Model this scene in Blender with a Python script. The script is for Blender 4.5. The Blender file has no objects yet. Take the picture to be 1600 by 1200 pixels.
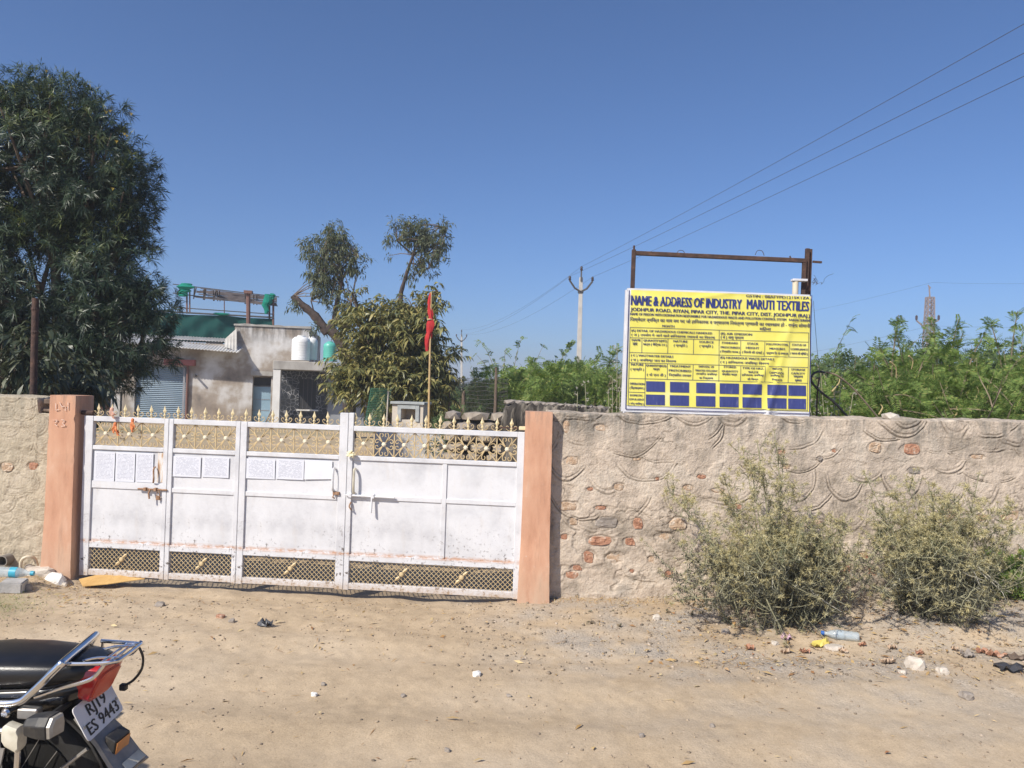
import bpy, bmesh, math, random
import numpy as np
from mathutils import Vector, Matrix

random.seed(7)
RNG = np.random.default_rng(11)
SC = bpy.context.scene
COL = SC.collection
R = math.radians

# ------------------------------------------------------------------ camera
F, H = 1200.0, 1.70                      # focal length in photo pixels, eye height
PITCH, ROLL = R(0.38), R(1.9)
_fw = np.array([0, math.cos(PITCH), math.sin(PITCH)])
_up = np.array([0, -math.sin(PITCH), math.cos(PITCH)])
_rt = np.array([1.0, 0, 0])
_r2 = math.cos(ROLL) * _rt + math.sin(ROLL) * _up
_u2 = -math.sin(ROLL) * _rt + math.cos(ROLL) * _up
CAM = np.array([0, 0, H])
cam_d = bpy.data.cameras.new('camera')
cam = bpy.data.objects.new('camera', cam_d)
COL.objects.link(cam)
cam.matrix_world = Matrix([[_r2[0], _u2[0], -_fw[0], 0], [_r2[1], _u2[1], -_fw[1], 0], [_r2[2], _u2[2], -_fw[2], H], [0, 0, 0, 1]])
cam_d.sensor_width = 36
cam_d.lens = F / 1600 * 36
cam_d.clip_end = 4000
cam_d.clip_start = 0.05
SC.camera = cam

# ------------------------------------------------------------------ sky, sun, exposure
SUN = Vector((0.50, 0.56, -0.66)).normalized()       # direction the light travels
EL = math.asin(-SUN.z)
world = bpy.data.worlds.new('World')
SC.world = world
world.use_nodes = True
wn = world.node_tree
wn.nodes.clear()
sky = wn.nodes.new('ShaderNodeTexSky')
sky.sky_type = 'NISHITA'
sky.sun_disc = False
sky.sun_elevation = EL
sky.sun_rotation = math.atan2(-SUN.x, -SUN.y)
sky.altitude = 200
sky.air_density = 0.78
sky.dust_density = 1.8
sky.ozone_density = 10.0
bg = wn.nodes.new('ShaderNodeBackground')
bg.inputs['Strength'].default_value = 0.12
wo = wn.nodes.new('ShaderNodeOutputWorld')
wn.links.new(sky.outputs[0], bg.inputs['Color'])
wn.links.new(bg.outputs[0], wo.inputs['Surface'])
sun_d = bpy.data.lights.new('sun', 'SUN')
sun_d.energy = 4.8
sun_d.angle = R(0.53)
sun_d.color = (1.0, 0.93, 0.82)
sun = bpy.data.objects.new('sun', sun_d)
COL.objects.link(sun)
sun.rotation_mode = 'QUATERNION'
sun.rotation_quaternion = SUN.to_track_quat('-Z', 'Y')
sun.location = (-20, -22, 26)
SC.view_settings.view_transform = 'Standard'
SC.view_settings.look = 'None'
SC.view_settings.gamma = 1.0
SC.view_settings.exposure = 0.25
SC.view_settings.use_curve_mapping = False
SC.cycles.max_bounces = 6
SC.cycles.transparent_max_bounces = 8


# ------------------------------------------------------------------ measuring the photograph
def ray(x, y):
    return _r2 * (x - 800) / F + _u2 * (600 - y) / F + _fw


def P(x, y, Y):
    d = ray(x, y)
    return Vector(CAM + d * (Y / d[1]))


def G(x, y, z=0.0):
    d = ray(x, y)
    return Vector(CAM + d * ((z - H) / d[2]))


class Plane:
    """an upright plane through a ground point, turned by ang; uz() reads a pixel as (along, height) on it"""
    def __init__(s, o, ang):
        s.o = np.array([o[0], o[1], 0.0]); s.ang = ang
        s.e = np.array([math.cos(ang), math.sin(ang), 0]); s.n = np.array([-s.e[1], s.e[0], 0])

    def uz(s, x, y, w=0.0):
        d = ray(x, y); o = s.o + s.n * w
        q = CAM + d * (((o - CAM) @ s.n) / (d @ s.n))
        return float((q - o) @ s.e), float(q[2])


# ------------------------------------------------------------------ object helpers
def tag(o, label=None, cat=None, group=None, kind=None):
    if label: o['label'] = label
    if cat: o['category'] = cat
    if group: o['group'] = group
    if kind: o['kind'] = kind
    return o


def thing(name, label, cat, loc=(0, 0, 0), rz=0.0, group=None):
    o = bpy.data.objects.new(name, None)
    COL.objects.link(o)
    o.empty_display_size = 0.1
    o.location = loc
    o.rotation_euler = (0, 0, rz)
    return tag(o, label, cat, group)


def put(name, me, mat=None, parent=None, loc=None):
    o = bpy.data.objects.new(name, me)
    COL.objects.link(o)
    if mat is not None and not me.materials:
        me.materials.append(mat)
    if name in STUFF_PARTS: o['kind'] = 'stuff'
    if parent is not None: o.parent = parent
    if loc is not None: o.location = loc
    return o


STUFF_PARTS = {'crown', 'foliage', 'stems', 'twigs', 'seed_heads', 'spiny_leaves', 'shaded_leaves', 'flower_heads', 'dead_stems', 'loose_wire', 'spokes', 'branch'}


def copy_tree(o, parent=None):
    c = o.copy()
    COL.objects.link(c)
    c.parent = parent
    for ch in list(o.children):
        copy_tree(ch, c)
    return c


def mesh_np(name, V, Fa, smooth=False, attrs=None):
    """V (n,3); Fa (m,k) all faces with k corners"""
    V = np.asarray(V, dtype=np.float32); Fa = np.asarray(Fa, dtype=np.int32)
    me = bpy.data.meshes.new(name)
    m, k = Fa.shape
    me.vertices.add(len(V)); me.vertices.foreach_set('co', V.ravel())
    me.loops.add(m * k); me.loops.foreach_set('vertex_index', Fa.ravel())
    me.polygons.add(m)
    me.polygons.foreach_set('loop_start', np.arange(0, m * k, k, dtype=np.int32))
    if smooth:
        me.polygons.foreach_set('use_smooth', np.ones(m, dtype=bool))
    me.update(calc_edges=True)
    for an, av in (attrs or {}).items():
        a = me.attributes.new(an, 'FLOAT', 'POINT')
        a.data.foreach_set('value', np.asarray(av, dtype=np.float32).ravel())
    return me


class MB:
    def __init__(s):
        s.v = []; s.f = []

    def add(s, vs, fs):
        b = len(s.v)
        s.v += [tuple(map(float, q)) for q in vs]
        s.f += [tuple(b + i for i in f) for f in fs]
        return s

    def box(s, x0, y0, z0, x1, y1, z1):
        if x0 > x1: x0, x1 = x1, x0
        if y0 > y1: y0, y1 = y1, y0
        if z0 > z1: z0, z1 = z1, z0
        v = [(x0, y0, z0), (x1, y0, z0), (x1, y1, z0), (x0, y1, z0), (x0, y0, z1), (x1, y0, z1), (x1, y1, z1), (x0, y1, z1)]
        return s.add(v, [(0, 3, 2, 1), (4, 5, 6, 7), (0, 1, 5, 4), (1, 2, 6, 5), (2, 3, 7, 6), (3, 0, 4, 7)])

    def hexa(s, v):      # 8 corners: 4 bottom, 4 top
        return s.add(v, [(0, 3, 2, 1), (4, 5, 6, 7), (0, 1, 5, 4), (1, 2, 6, 5), (2, 3, 7, 6), (3, 0, 4, 7)])

    def loft(s, rings, cap=True, closed=True):
        n = len(rings[0]); b = len(s.v)
        for r in rings: s.v += [tuple(map(float, q)) for q in r]
        for i in range(len(rings) - 1):
            for j in range(n if closed else n - 1):
                k = (j + 1) % n
                s.f.append((b + i * n + j, b + i * n + k, b + (i + 1) * n + k, b + (i + 1) * n + j))
        if cap:
            s.f.append(tuple(b + j for j in reversed(range(n))))
            s.f.append(tuple(b + (len(rings) - 1) * n + j for j in range(n)))
        return s

    def tube(s, pts, r, n=6, cap=True, flat=None):
        pts = [Vector(p) for p in pts]
        rs = r if isinstance(r, (list, tuple)) else [r] * len(pts)
        rings = []; prev = None
        for i, p in enumerate(pts):
            t = (pts[min(i + 1, len(pts) - 1)] - pts[max(i - 1, 0)])
            if t.length < 1e-9: t = Vector((0, 0, 1))
            t.normalize()
            if prev is None:
                a = Vector((0, 0, 1)) if abs(t.z) < 0.9 else Vector((1, 0, 0))
                u = t.cross(a).normalized()
            else:
                u = (prev - t * prev.dot(t))
                u = u.normalized() if u.length > 1e-6 else t.orthogonal().normalized()
            prev = u
            w = t.cross(u)
            q = flat or (1, 1)
            rings.append([p + (u * math.cos(2 * math.pi * (k + .5) / n) * q[0] + w * math.sin(2 * math.pi * (k + .5) / n) * q[1]) * rs[i] for k in range(n)])
        return s.loft(rings, cap)

    def bar(s, p0, p1, w, h):
        return s.tube([p0, p1], math.sqrt(.5), 4, True, flat=(w, h))

    def lathe(s, prof, n=16, c=(0, 0, 0), axis='z'):
        rings = []
        for r, z in prof:
            ring = []
            for k in range(n):
                a = 2 * math.pi * k / n
                x, y = r * math.cos(a), r * math.sin(a)
                q = {'z': (x, y, z), 'y': (x, -z, y) if False else (y, z, x), 'x': (z, x, y)}[axis]
                ring.append((c[0] + q[0], c[1] + q[1], c[2] + q[2]))
            rings.append(ring)
        return s.loft(rings)

    def mesh(s, name, smooth=False, bevel=0.0, seg=1):
        me = bpy.data.meshes.new(name)
        me.from_pydata(s.v, [], s.f)
        bm = bmesh.new(); bm.from_mesh(me)
        bmesh.ops.recalc_face_normals(bm, faces=bm.faces)
        if bevel:
            ed = [e for e in bm.edges if len(e.link_faces) == 2 and e.calc_face_angle(0) > 0.6]
            bmesh.ops.bevel(bm, geom=ed, offset=bevel, segments=seg, affect='EDGES', clamp_overlap=True)
        bm.to_mesh(me); bm.free()
        if smooth:
            me.polygons.foreach_set('use_smooth', np.ones(len(me.polygons), dtype=bool))
            try: me.set_sharp_from_angle(angle=R(40))
            except Exception: pass
        me.update()
        return me

    def build(s, name, mat, parent=None, smooth=False, bevel=0.0, seg=1, loc=None):
        return put(name, s.mesh(name, smooth, bevel, seg), mat, parent, loc)


def spline(pts, per=6):
    """Catmull-Rom through points"""
    pts = [Vector(p) for p in pts]
    out = []
    for i in range(len(pts) - 1):
        p0, p1, p2, p3 = pts[max(i - 1, 0)], pts[i], pts[i + 1], pts[min(i + 2, len(pts) - 1)]
        for k in range(per):
            t = k / per
            out.append(0.5 * ((2 * p1) + (p2 - p0) * t + (2 * p0 - 5 * p1 + 4 * p2 - p3) * t * t + (3 * p1 - p0 - 3 * p2 + p3) * t ** 3))
    out.append(pts[-1])
    return out


# ------------------------------------------------------------------ noise
_LAT = np.random.default_rng(5).random((256, 256))


def vnoise(x, y):
    xi = np.floor(x).astype(int); yi = np.floor(y).astype(int)
    fx = x - xi; fy = y - yi
    fx = fx * fx * (3 - 2 * fx); fy = fy * fy * (3 - 2 * fy)
    a = _LAT[xi % 256, yi % 256]; b = _LAT[(xi + 1) % 256, yi % 256]
    c = _LAT[xi % 256, (yi + 1) % 256]; d = _LAT[(xi + 1) % 256, (yi + 1) % 256]
    return (a * (1 - fx) + b * fx) * (1 - fy) + (c * (1 - fx) + d * fx) * fy


def fbm(x, y, o=4):
    s = 0; a = 0.5; x = np.asarray(x, float); y = np.asarray(y, float)
    for i in range(o):
        s = s + a * (vnoise(x + 17.3 * i, y - 9.1 * i) - .5); x = x * 2.03; y = y * 2.03; a *= .5
    return s * 2


def sstep(a, b, x):
    t = np.clip((x - a) / (b - a), 0, 1)
    return t * t * (3 - 2 * t)


# ------------------------------------------------------------------ materials
def _m(name):
    m = bpy.data.materials.new(name)
    m.use_nodes = True
    nt = m.node_tree
    b = nt.nodes['Principled BSDF']
    return m, nt, b


def _noise(nt, scale, detail=4, coords='Object', rough=.55, stretch=None):
    tc = nt.nodes.new('ShaderNodeTexCoord')
    n = nt.nodes.new('ShaderNodeTexNoise')
    n.inputs['Scale'].default_value = scale
    n.inputs['Detail'].default_value = detail
    n.inputs['Roughness'].default_value = rough
    if stretch:
        mp = nt.nodes.new('ShaderNodeMapping')
        mp.inputs['Scale'].default_value = stretch
        nt.links.new(tc.outputs[coords], mp.inputs[0]); nt.links.new(mp.outputs[0], n.inputs['Vector'])
    else:
        nt.links.new(tc.outputs[coords], n.inputs['Vector'])
    return n


def _ramp(nt, src, stops):
    r = nt.nodes.new('ShaderNodeValToRGB')
    e = r.color_ramp.elements
    while len(e) < len(stops): e.new(0.5)
    for i, (p, c) in enumerate(stops):
        e[i].position = p
        e[i].color = (*c, 1) if not isinstance(c, (int, float)) else (c, c, c, 1)
    nt.links.new(src, r.inputs[0])
    return r


def _mix(nt, a, b, fac, mode='MIX'):
    x = nt.nodes.new('ShaderNodeMix')
    x.data_type = 'RGBA'; x.blend_type = mode
    for s, v in ((6, a), (7, b), (0, fac)):
        if hasattr(v, 'links') or hasattr(v, 'is_output'): nt.links.new(v, x.inputs[s])
        elif isinstance(v, (int, float)): x.inputs[s].default_value = v
        else: x.inputs[s].default_value = (*v, 1)
    return x.outputs[2]


def _math(nt, op, a, b=None, clamp=False):
    x = nt.nodes.new('ShaderNodeMath'); x.operation = op; x.use_clamp = clamp
    for i, v in enumerate((a, b)):
        if v is None: continue
        if isinstance(v, (int, float)): x.inputs[i].default_value = v
        else: nt.links.new(v, x.inputs[i])
    return x.outputs[0]


def _bump(nt, b, src, strength, dist=0.01):
    bp = nt.nodes.new('ShaderNodeBump')
    bp.inputs['Strength'].default_value = strength
    bp.inputs['Distance'].default_value = dist
    nt.links.new(src, bp.inputs['Height'])
    nt.links.new(bp.outputs[0], b.inputs['Normal'])
    return bp


def mat(name, stops, scale=8, detail=5, rough=.8, metal=0.0, bump=0.0, bscale=60, stretch=None, spec=None, coat=0.0):
    """a mottled surface: noise through a colour ramp, fine bump"""
    m, nt, b = _m(name)
    if len(stops) == 3 and isinstance(stops[0], (int, float)):
        c = stops; stops = [(0.3, tuple(q * .86 for q in c)), (0.7, tuple(min(1, q * 1.1) for q in c))]
    n = _noise(nt, scale, detail, stretch=stretch)
    r = _ramp(nt, n.outputs['Fac'], stops)
    nt.links.new(r.outputs[0], b.inputs['Base Color'])
    b.inputs['Roughness'].default_value = rough
    b.inputs['Metallic'].default_value = metal
    if spec is not None: b.inputs['Specular IOR Level'].default_value = spec
    if coat: b.inputs['Coat Weight'].default_value = coat
    if bump:
        n2 = _noise(nt, bscale, 6)
        _bump(nt, b, n2.outputs['Fac'], bump)
    return m


def leaf_mat(name, stops, rough=.5, trans=.25, spec=.5):
    m, nt, b = _m(name)
    g = nt.nodes.new('ShaderNodeNewGeometry')
    r = _ramp(nt, g.outputs['Random Per Island'], stops)
    nt.links.new(r.outputs[0], b.inputs['Base Color'])
    b.inputs['Roughness'].default_value = rough
    b.inputs['Specular IOR Level'].default_value = spec
    t = nt.nodes.new('ShaderNodeBsdfTranslucent')
    hs = nt.nodes.new('ShaderNodeHueSaturation')
    hs.inputs['Saturation'].default_value = 1.2; hs.inputs['Value'].default_value = 1.3
    nt.links.new(r.outputs[0], hs.inputs['Color']); nt.links.new(hs.outputs[0], t.inputs[0])
    mx = nt.nodes.new('ShaderNodeMixShader'); mx.inputs[0].default_value = trans
    out = nt.nodes['Material Output']
    nt.links.new(b.outputs[0], mx.inputs[1]); nt.links.new(t.outputs[0], mx.inputs[2]); nt.links.new(mx.outputs[0], out.inputs['Surface'])
    return m


def ground_mat():
    m, nt, b = _m('sandy_ground')
    n1 = _noise(nt, .55, 5); n2 = _noise(nt, 9, 8, rough=.72); n3 = _noise(nt, 70, 4)
    c1 = _ramp(nt, n1.outputs['Fac'], [(.32, (.42, .322, .212)), (.5, (.475, .368, .247)), (.68, (.53, .43, .31))]).outputs[0]
    c2 = _ramp(nt, n2.outputs['Fac'], [(.3, (.78, .77, .76)), (.6, (1.0, 1.0, 1.0)), (.8, (1.1, 1.09, 1.06))]).outputs[0]
    c = _mix(nt, c1, c2, 1.0, 'MULTIPLY')
    n7 = _noise(nt, 130, 4, rough=.7)
    c = _mix(nt, c, _ramp(nt, n7.outputs['Fac'], [(.3, (.58, .56, .54)), (.44, (.95, .95, .95)), (.6, (1.04, 1.04, 1.04)), (.75, (1.26, 1.25, 1.22))]).outputs[0], 1.0, 'MULTIPLY')
    tk = nt.nodes.new('ShaderNodeAttribute'); tk.attribute_name = 'track'
    c = _mix(nt, c, (.565, .455, .325), _math(nt, 'MULTIPLY', tk.outputs['Fac'], _ramp(nt, n1.outputs['Fac'], [(.38, .08), (.6, .38)]).outputs[0]))
    # gravelly grey bank beside the wall
    at = nt.nodes.new('ShaderNodeAttribute'); at.attribute_name = 'gravel'
    vo = nt.nodes.new('ShaderNodeTexVoronoi'); vo.inputs['Scale'].default_value = 95
    tc = nt.nodes.new('ShaderNodeTexCoord'); nt.links.new(tc.outputs['Object'], vo.inputs['Vector'])
    gr = _ramp(nt, vo.outputs['Color'], [(.0, (.23, .21, .19)), (.5, (.37, .32, .26)), (1, (.46, .40, .33))]).outputs[0]
    nm = _noise(nt, 2.2, 5)
    f = _math(nt, 'MULTIPLY', at.outputs['Fac'], _ramp(nt, nm.outputs['Fac'], [(.40, 0.0), (.62, 1.0)]).outputs[0])
    c = _mix(nt, c, gr, f)
    # small dark grit everywhere, uneven
    v2 = nt.nodes.new('ShaderNodeTexVoronoi'); v2.inputs['Scale'].default_value = 55; nt.links.new(tc.outputs['Object'], v2.inputs['Vector'])
    sp = _ramp(nt, v2.outputs['Distance'], [(.05, 1.0), (.12, 0.0)]).outputs[0]
    v2n = _noise(nt, 3.1, 4)
    sp = _math(nt, 'MULTIPLY', sp, _ramp(nt, v2n.outputs['Fac'], [(.40, 0.0), (.60, .85)]).outputs[0])
    c = _mix(nt, c, (.20, .16, .12), sp)
    # straw and dung dust
    n5 = _noise(nt, 26, 3, stretch=(1, 3.5, 1))
    c = _mix(nt, c, (.30, .21, .12), _ramp(nt, n5.outputs['Fac'], [(.64, 0.0), (.74, .55)]).outputs[0])
    ga = nt.nodes.new('ShaderNodeAttribute'); ga.attribute_name = 'scrub'
    n6 = _noise(nt, .35, 6)
    c = _mix(nt, c, (.10, .13, .05), _math(nt, 'MULTIPLY', ga.outputs['Fac'], _ramp(nt, n6.outputs['Fac'], [(.4, 0.0), (.6, .9)]).outputs[0]))
    nt.links.new(c, b.inputs['Base Color'])
    b.inputs['Roughness'].default_value = .95
    b.inputs['Specular IOR Level'].default_value = .2
    h = _math(nt, 'ADD', n2.outputs['Fac'], _math(nt, 'MULTIPLY', n3.outputs['Fac'], .35))
    h = _math(nt, 'ADD', h, _math(nt, 'MULTIPLY', vo.outputs['Distance'], _math(nt, 'MULTIPLY', f, -.8)))
    _bump(nt, b, h, .5, .012)
    return m


def wall_mat(name, warm):
    m, nt, b = _m(name)
    n1 = _noise(nt, 2.6, 8, rough=.66); n2 = _noise(nt, 11, 8, rough=.75); n3 = _noise(nt, 60, 5)
    if warm:
        c = _ramp(nt, n1.outputs['Fac'], [(.30, (.30, .255, .20)), (.42, (.405, .34, .27)), (.50, (.535, .445, .355)), (.60, (.58, .495, .40)), (.68, (.46, .40, .33)), (.78, (.375, .335, .285))]).outputs[0]
    else:
        c = _ramp(nt, n1.outputs['Fac'], [(.3, (.37, .32, .235)), (.5, (.47, .405, .305)), (.7, (.53, .46, .36))]).outputs[0]
    c = _mix(nt, c, _ramp(nt, n2.outputs['Fac'], [(.3, (.66, .64, .61)), (.48, (1.0, 1.0, 1.0)), (.62, (1.06, 1.05, 1.03)), (.8, (1.2, 1.18, 1.15))]).outputs[0], 1.0, 'MULTIPLY')
    at = nt.nodes.new('ShaderNodeAttribute'); at.attribute_name = 'damp'      # grey weathering below the coping
    n4 = _noise(nt, 4.0, 8, rough=.7, stretch=(1.7, 1, .45))
    f = _math(nt, 'MULTIPLY', at.outputs['Fac'], _ramp(nt, n4.outputs['Fac'], [(.46, 0.0), (.62, .95)]).outputs[0])
    c = _mix(nt, c, (.20, .185, .16) if warm else (.30, .27, .21), f)
    gr = nt.nodes.new('ShaderNodeAttribute'); gr.attribute_name = 'groove'    # darker along the scored lines, cracks, stone rims and lip
    c = _mix(nt, c, (.15, .12, .09), _math(nt, 'MULTIPLY', gr.outputs['Fac'], .85 if warm else .40))
    nt.links.new(c, b.inputs['Base Color'])
    b.inputs['Roughness'].default_value = .93
    b.inputs['Specular IOR Level'].default_value = .2
    _bump(nt, b, _math(nt, 'ADD', n2.outputs['Fac'], _math(nt, 'MULTIPLY', n3.outputs['Fac'], .6)), .8, .016)
    return m


def gate_paint():
    m, nt, b = _m('white_gate_paint')
    n1 = _noise(nt, 3.1, 7, rough=.65); n2 = _noise(nt, 34, 5, rough=.7); n3 = _noise(nt, 7, 5, stretch=(2.5, 1, .5))
    c = _ramp(nt, n1.outputs['Fac'], [(.30, (.46, .46, .48)), (.44, (.57, .57, .585)), (.55, (.635, .635, .65)), (.7, (.66, .66, .67))]).outputs[0]
    c = _mix(nt, c, (.55, .50, .45), _ramp(nt, n3.outputs['Fac'], [(.56, 0.0), (.75, .35)]).outputs[0])
    tc = nt.nodes.new('ShaderNodeTexCoord'); sx = nt.nodes.new('ShaderNodeSeparateXYZ')
    nt.links.new(tc.outputs['Object'], sx.inputs[0])
    z = sx.outputs['Z']
    low = _math(nt, 'SUBTRACT', 1.0, _math(nt, 'DIVIDE', z, .62), clamp=True)        # chipped and rusted low down
    low = _math(nt, 'POWER', low, 1.2)
    chip = _ramp(nt, n2.outputs['Fac'], [(.57, 0.0), (.63, 1.0)]).outputs[0]
    patch = _ramp(nt, _noise(nt, 3.7, 4).outputs['Fac'], [(.40, 0.0), (.52, 1.0)]).outputs[0]
    k = _math(nt, 'MULTIPLY', chip, _math(nt, 'ADD', _math(nt, 'MULTIPLY', low, 1.5), .06))
    k = _math(nt, 'MULTIPLY', k, patch, clamp=True)
    c = _mix(nt, c, (.13, .11, .10), _math(nt, 'MULTIPLY', k, 1.6, clamp=True))
    # orange rust run along the bottom of the panels (z about 0.32)
    d = _math(nt, 'ABSOLUTE', _math(nt, 'SUBTRACT', z, .322))
    band = _math(nt, 'SUBTRACT', 1.0, _math(nt, 'DIVIDE', d, .024), clamp=True)
    rn = _ramp(nt, _noise(nt, 19, 8, rough=.75, stretch=(.6, 1, 1.6)).outputs['Fac'], [(.42, 0.0), (.54, 1.0)]).outputs[0]
    c = _mix(nt, c, (.42, .19, .07), _math(nt, 'MULTIPLY', band, _math(nt, 'MULTIPLY', rn, .85)))
    bot = _math(nt, 'SUBTRACT', 1.35, _math(nt, 'DIVIDE', z, .09), clamp=True)
    c = _mix(nt, c, (.42, .30, .19), _math(nt, 'MULTIPLY', bot, _math(nt, 'MULTIPLY', _ramp(nt, n2.outputs['Fac'], [(.35, .3), (.6, 1.0)]).outputs[0], .9)))
    nt.links.new(c, b.inputs['Base Color'])
    b.inputs['Roughness'].default_value = .5
    _bump(nt, b, _math(nt, 'ADD', n1.outputs['Fac'], _math(nt, 'MULTIPLY', n2.outputs['Fac'], .05)), .25, .02)
    return m


def sheet_mat():
    """printed notice: rows of grey text made of broken lines"""
    m, nt, b = _m('printed_paper')
    tc = nt.nodes.new('ShaderNodeTexCoord'); sx = nt.nodes.new('ShaderNodeSeparateXYZ')
    nt.links.new(tc.outputs['Generated'], sx.inputs[0])
    x, z = sx.outputs['X'], sx.outputs['Z']
    rows = _math(nt, 'FRACT', _math(nt, 'MULTIPLY', z, 22.0))
    on = _math(nt, 'LESS_THAN', rows, .45)
    cmb = nt.nodes.new('ShaderNodeCombineXYZ')
    nt.links.new(_math(nt, 'MULTIPLY', x, 22.0), cmb.inputs[0])
    nt.links.new(_math(nt, 'MULTIPLY', _math(nt, 'FLOOR', _math(nt, 'MULTIPLY', z, 22.0)), 7.7), cmb.inputs[1])
    oi = nt.nodes.new('ShaderNodeObjectInfo')
    nt.links.new(_math(nt, 'MULTIPLY', oi.outputs['Random'], 50.0), cmb.inputs[2])
    n = nt.nodes.new('ShaderNodeTexNoise'); n.inputs['Scale'].default_value = 1.0; n.inputs['Detail'].default_value = 1
    nt.links.new(cmb.outputs[0], n.inputs['Vector'])
    words = _math(nt, 'GREATER_THAN', n.outputs['Fac'], .45)
    mx = _math(nt, 'MULTIPLY', _math(nt, 'GREATER_THAN', x, .09), _math(nt, 'LESS_THAN', x, .93))
    mz = _math(nt, 'MULTIPLY', _math(nt, 'GREATER_THAN', z, .07), _math(nt, 'LESS_THAN', z, .93))
    k = _math(nt, 'MULTIPLY', _math(nt, 'MULTIPLY', on, words), _math(nt, 'MULTIPLY', mx, mz))
    c = _mix(nt, (.64, .65, .70), (.28, .29, .36), _math(nt, 'MULTIPLY', k, .7))
    nt.links.new(c, b.inputs['Base Color']); b.inputs['Roughness'].default_value = .6
    return m


def glassy(name, col, alpha):
    m, nt, b = _m(name)
    b.inputs['Base Color'].default_value = (*col, 1); b.inputs['Roughness'].default_value = .15
    t = nt.nodes.new('ShaderNodeBsdfTransparent'); t.inputs[0].default_value = (.93, .96, .97, 1)
    mx = nt.nodes.new('ShaderNodeMixShader'); mx.inputs[0].default_value = alpha
    out = nt.nodes['Material Output']
    nt.links.new(t.outputs[0], mx.inputs[1]); nt.links.new(b.outputs[0], mx.inputs[2]); nt.links.new(mx.outputs[0], out.inputs['Surface'])
    return m


def clad_mat():
    m, nt, b = _m('black_cladding')
    tc = nt.nodes.new('ShaderNodeTexCoord')
    v = nt.nodes.new('ShaderNodeTexVoronoi'); v.feature = 'DISTANCE_TO_EDGE'; v.inputs['Scale'].default_value = 6.0
    nt.links.new(tc.outputs['Object'], v.inputs['Vector'])
    e = _ramp(nt, v.outputs['Distance'], [(.02, 1.0), (.05, 0.0)]).outputs[0]
    n = _noise(nt, 1.4, 4)
    e = _math(nt, 'MULTIPLY', e, _ramp(nt, n.outputs['Fac'], [(.4, .15), (.6, 1.0)]).outputs[0])
    nt.links.new(_mix(nt, (.022, .024, .028), (.33, .33, .34), e), b.inputs['Base Color'])
    b.inputs['Roughness'].default_value = .45
    return m


M = {}
M['ground'] = ground_mat()
M['wall_warm'] = wall_mat('weathered_plaster_warm', True)
M['wall_pale'] = wall_mat('weathered_plaster_pale', False)
M['stone_red'] = mat('red_sandstone', [(.3, (.27, .125, .08)), (.5, (.40, .20, .12)), (.6, (.45, .27, .18)), (.68, (.52, .44, .36))], 24, 7, bump=.8, bscale=60)
M['stone_tan'] = mat('tan_sandstone', [(.3, (.32, .22, .14)), (.46, (.46, .32, .21)), (.56, (.52, .40, .29)), (.66, (.56, .48, .39))], 24, 7, bump=.8, bscale=60)
M['stone_grey'] = mat('grey_stone', [(.3, (.21, .18, .155)), (.7, (.33, .285, .24))], 14, bump=.5, bscale=40)
M['stone_wall'] = mat('walling_stone', [(.3, (.20, .165, .13)), (.6, (.33, .28, .22)), (.8, (.40, .35, .29))], 9, bump=.6, bscale=30)
M['stone_pale'] = mat('pale_stone', [(.3, (.47, .41, .34)), (.7, (.60, .54, .46))], 14, bump=.5, bscale=40)
M['stone_white'] = mat('white_stone', [(.3, (.68, .66, .62)), (.7, (.8, .78, .74))], 20, bump=.4)
def pillar_mat():
    m, nt, b = _m('salmon_paint')
    n1 = _noise(nt, 3.4, 8, rough=.62, stretch=(2.2, 2.2, .6)); n2 = _noise(nt, 28, 6, rough=.7); n3 = _noise(nt, 6, 7, rough=.7, stretch=(3, 3, .35))
    c = _ramp(nt, n1.outputs['Fac'], [(.28, (.42, .215, .13)), (.45, (.53, .285, .18)), (.58, (.57, .325, .21)), (.75, (.63, .41, .29))]).outputs[0]
    c = _mix(nt, c, (.33, .19, .125), _ramp(nt, n3.outputs['Fac'], [(.56, 0.0), (.70, .5)]).outputs[0])                 # drip streaks
    c = _mix(nt, c, (.62, .53, .45), _ramp(nt, n2.outputs['Fac'], [(.66, 0.0), (.72, .7)]).outputs[0])                   # chips down to plaster
    tc = nt.nodes.new('ShaderNodeTexCoord'); sx = nt.nodes.new('ShaderNodeSeparateXYZ'); nt.links.new(tc.outputs['Object'], sx.inputs[0])
    foot = _math(nt, 'SUBTRACT', 1.0, _math(nt, 'DIVIDE', sx.outputs['Z'], .34), clamp=True)
    foot = _math(nt, 'MULTIPLY', foot, _ramp(nt, n1.outputs['Fac'], [(.35, .25), (.6, 1.0)]).outputs[0])
    c = _mix(nt, c, (.50, .38, .27), _math(nt, 'MULTIPLY', foot, .8))                                                    # splashed dust
    top = _math(nt, 'DIVIDE', _math(nt, 'SUBTRACT', sx.outputs['Z'], 1.38), .15, clamp=True)
    c = _mix(nt, c, (.26, .19, .15), _math(nt, 'MULTIPLY', top, _ramp(nt, n3.outputs['Fac'], [(.45, 0.0), (.62, .75)]).outputs[0]))
    nt.links.new(c, b.inputs['Base Color']); b.inputs['Roughness'].default_value = .85
    _bump(nt, b, _math(nt, 'ADD', n1.outputs['Fac'], _math(nt, 'MULTIPLY', n2.outputs['Fac'], .4)), .45, .012)
    return m


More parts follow.
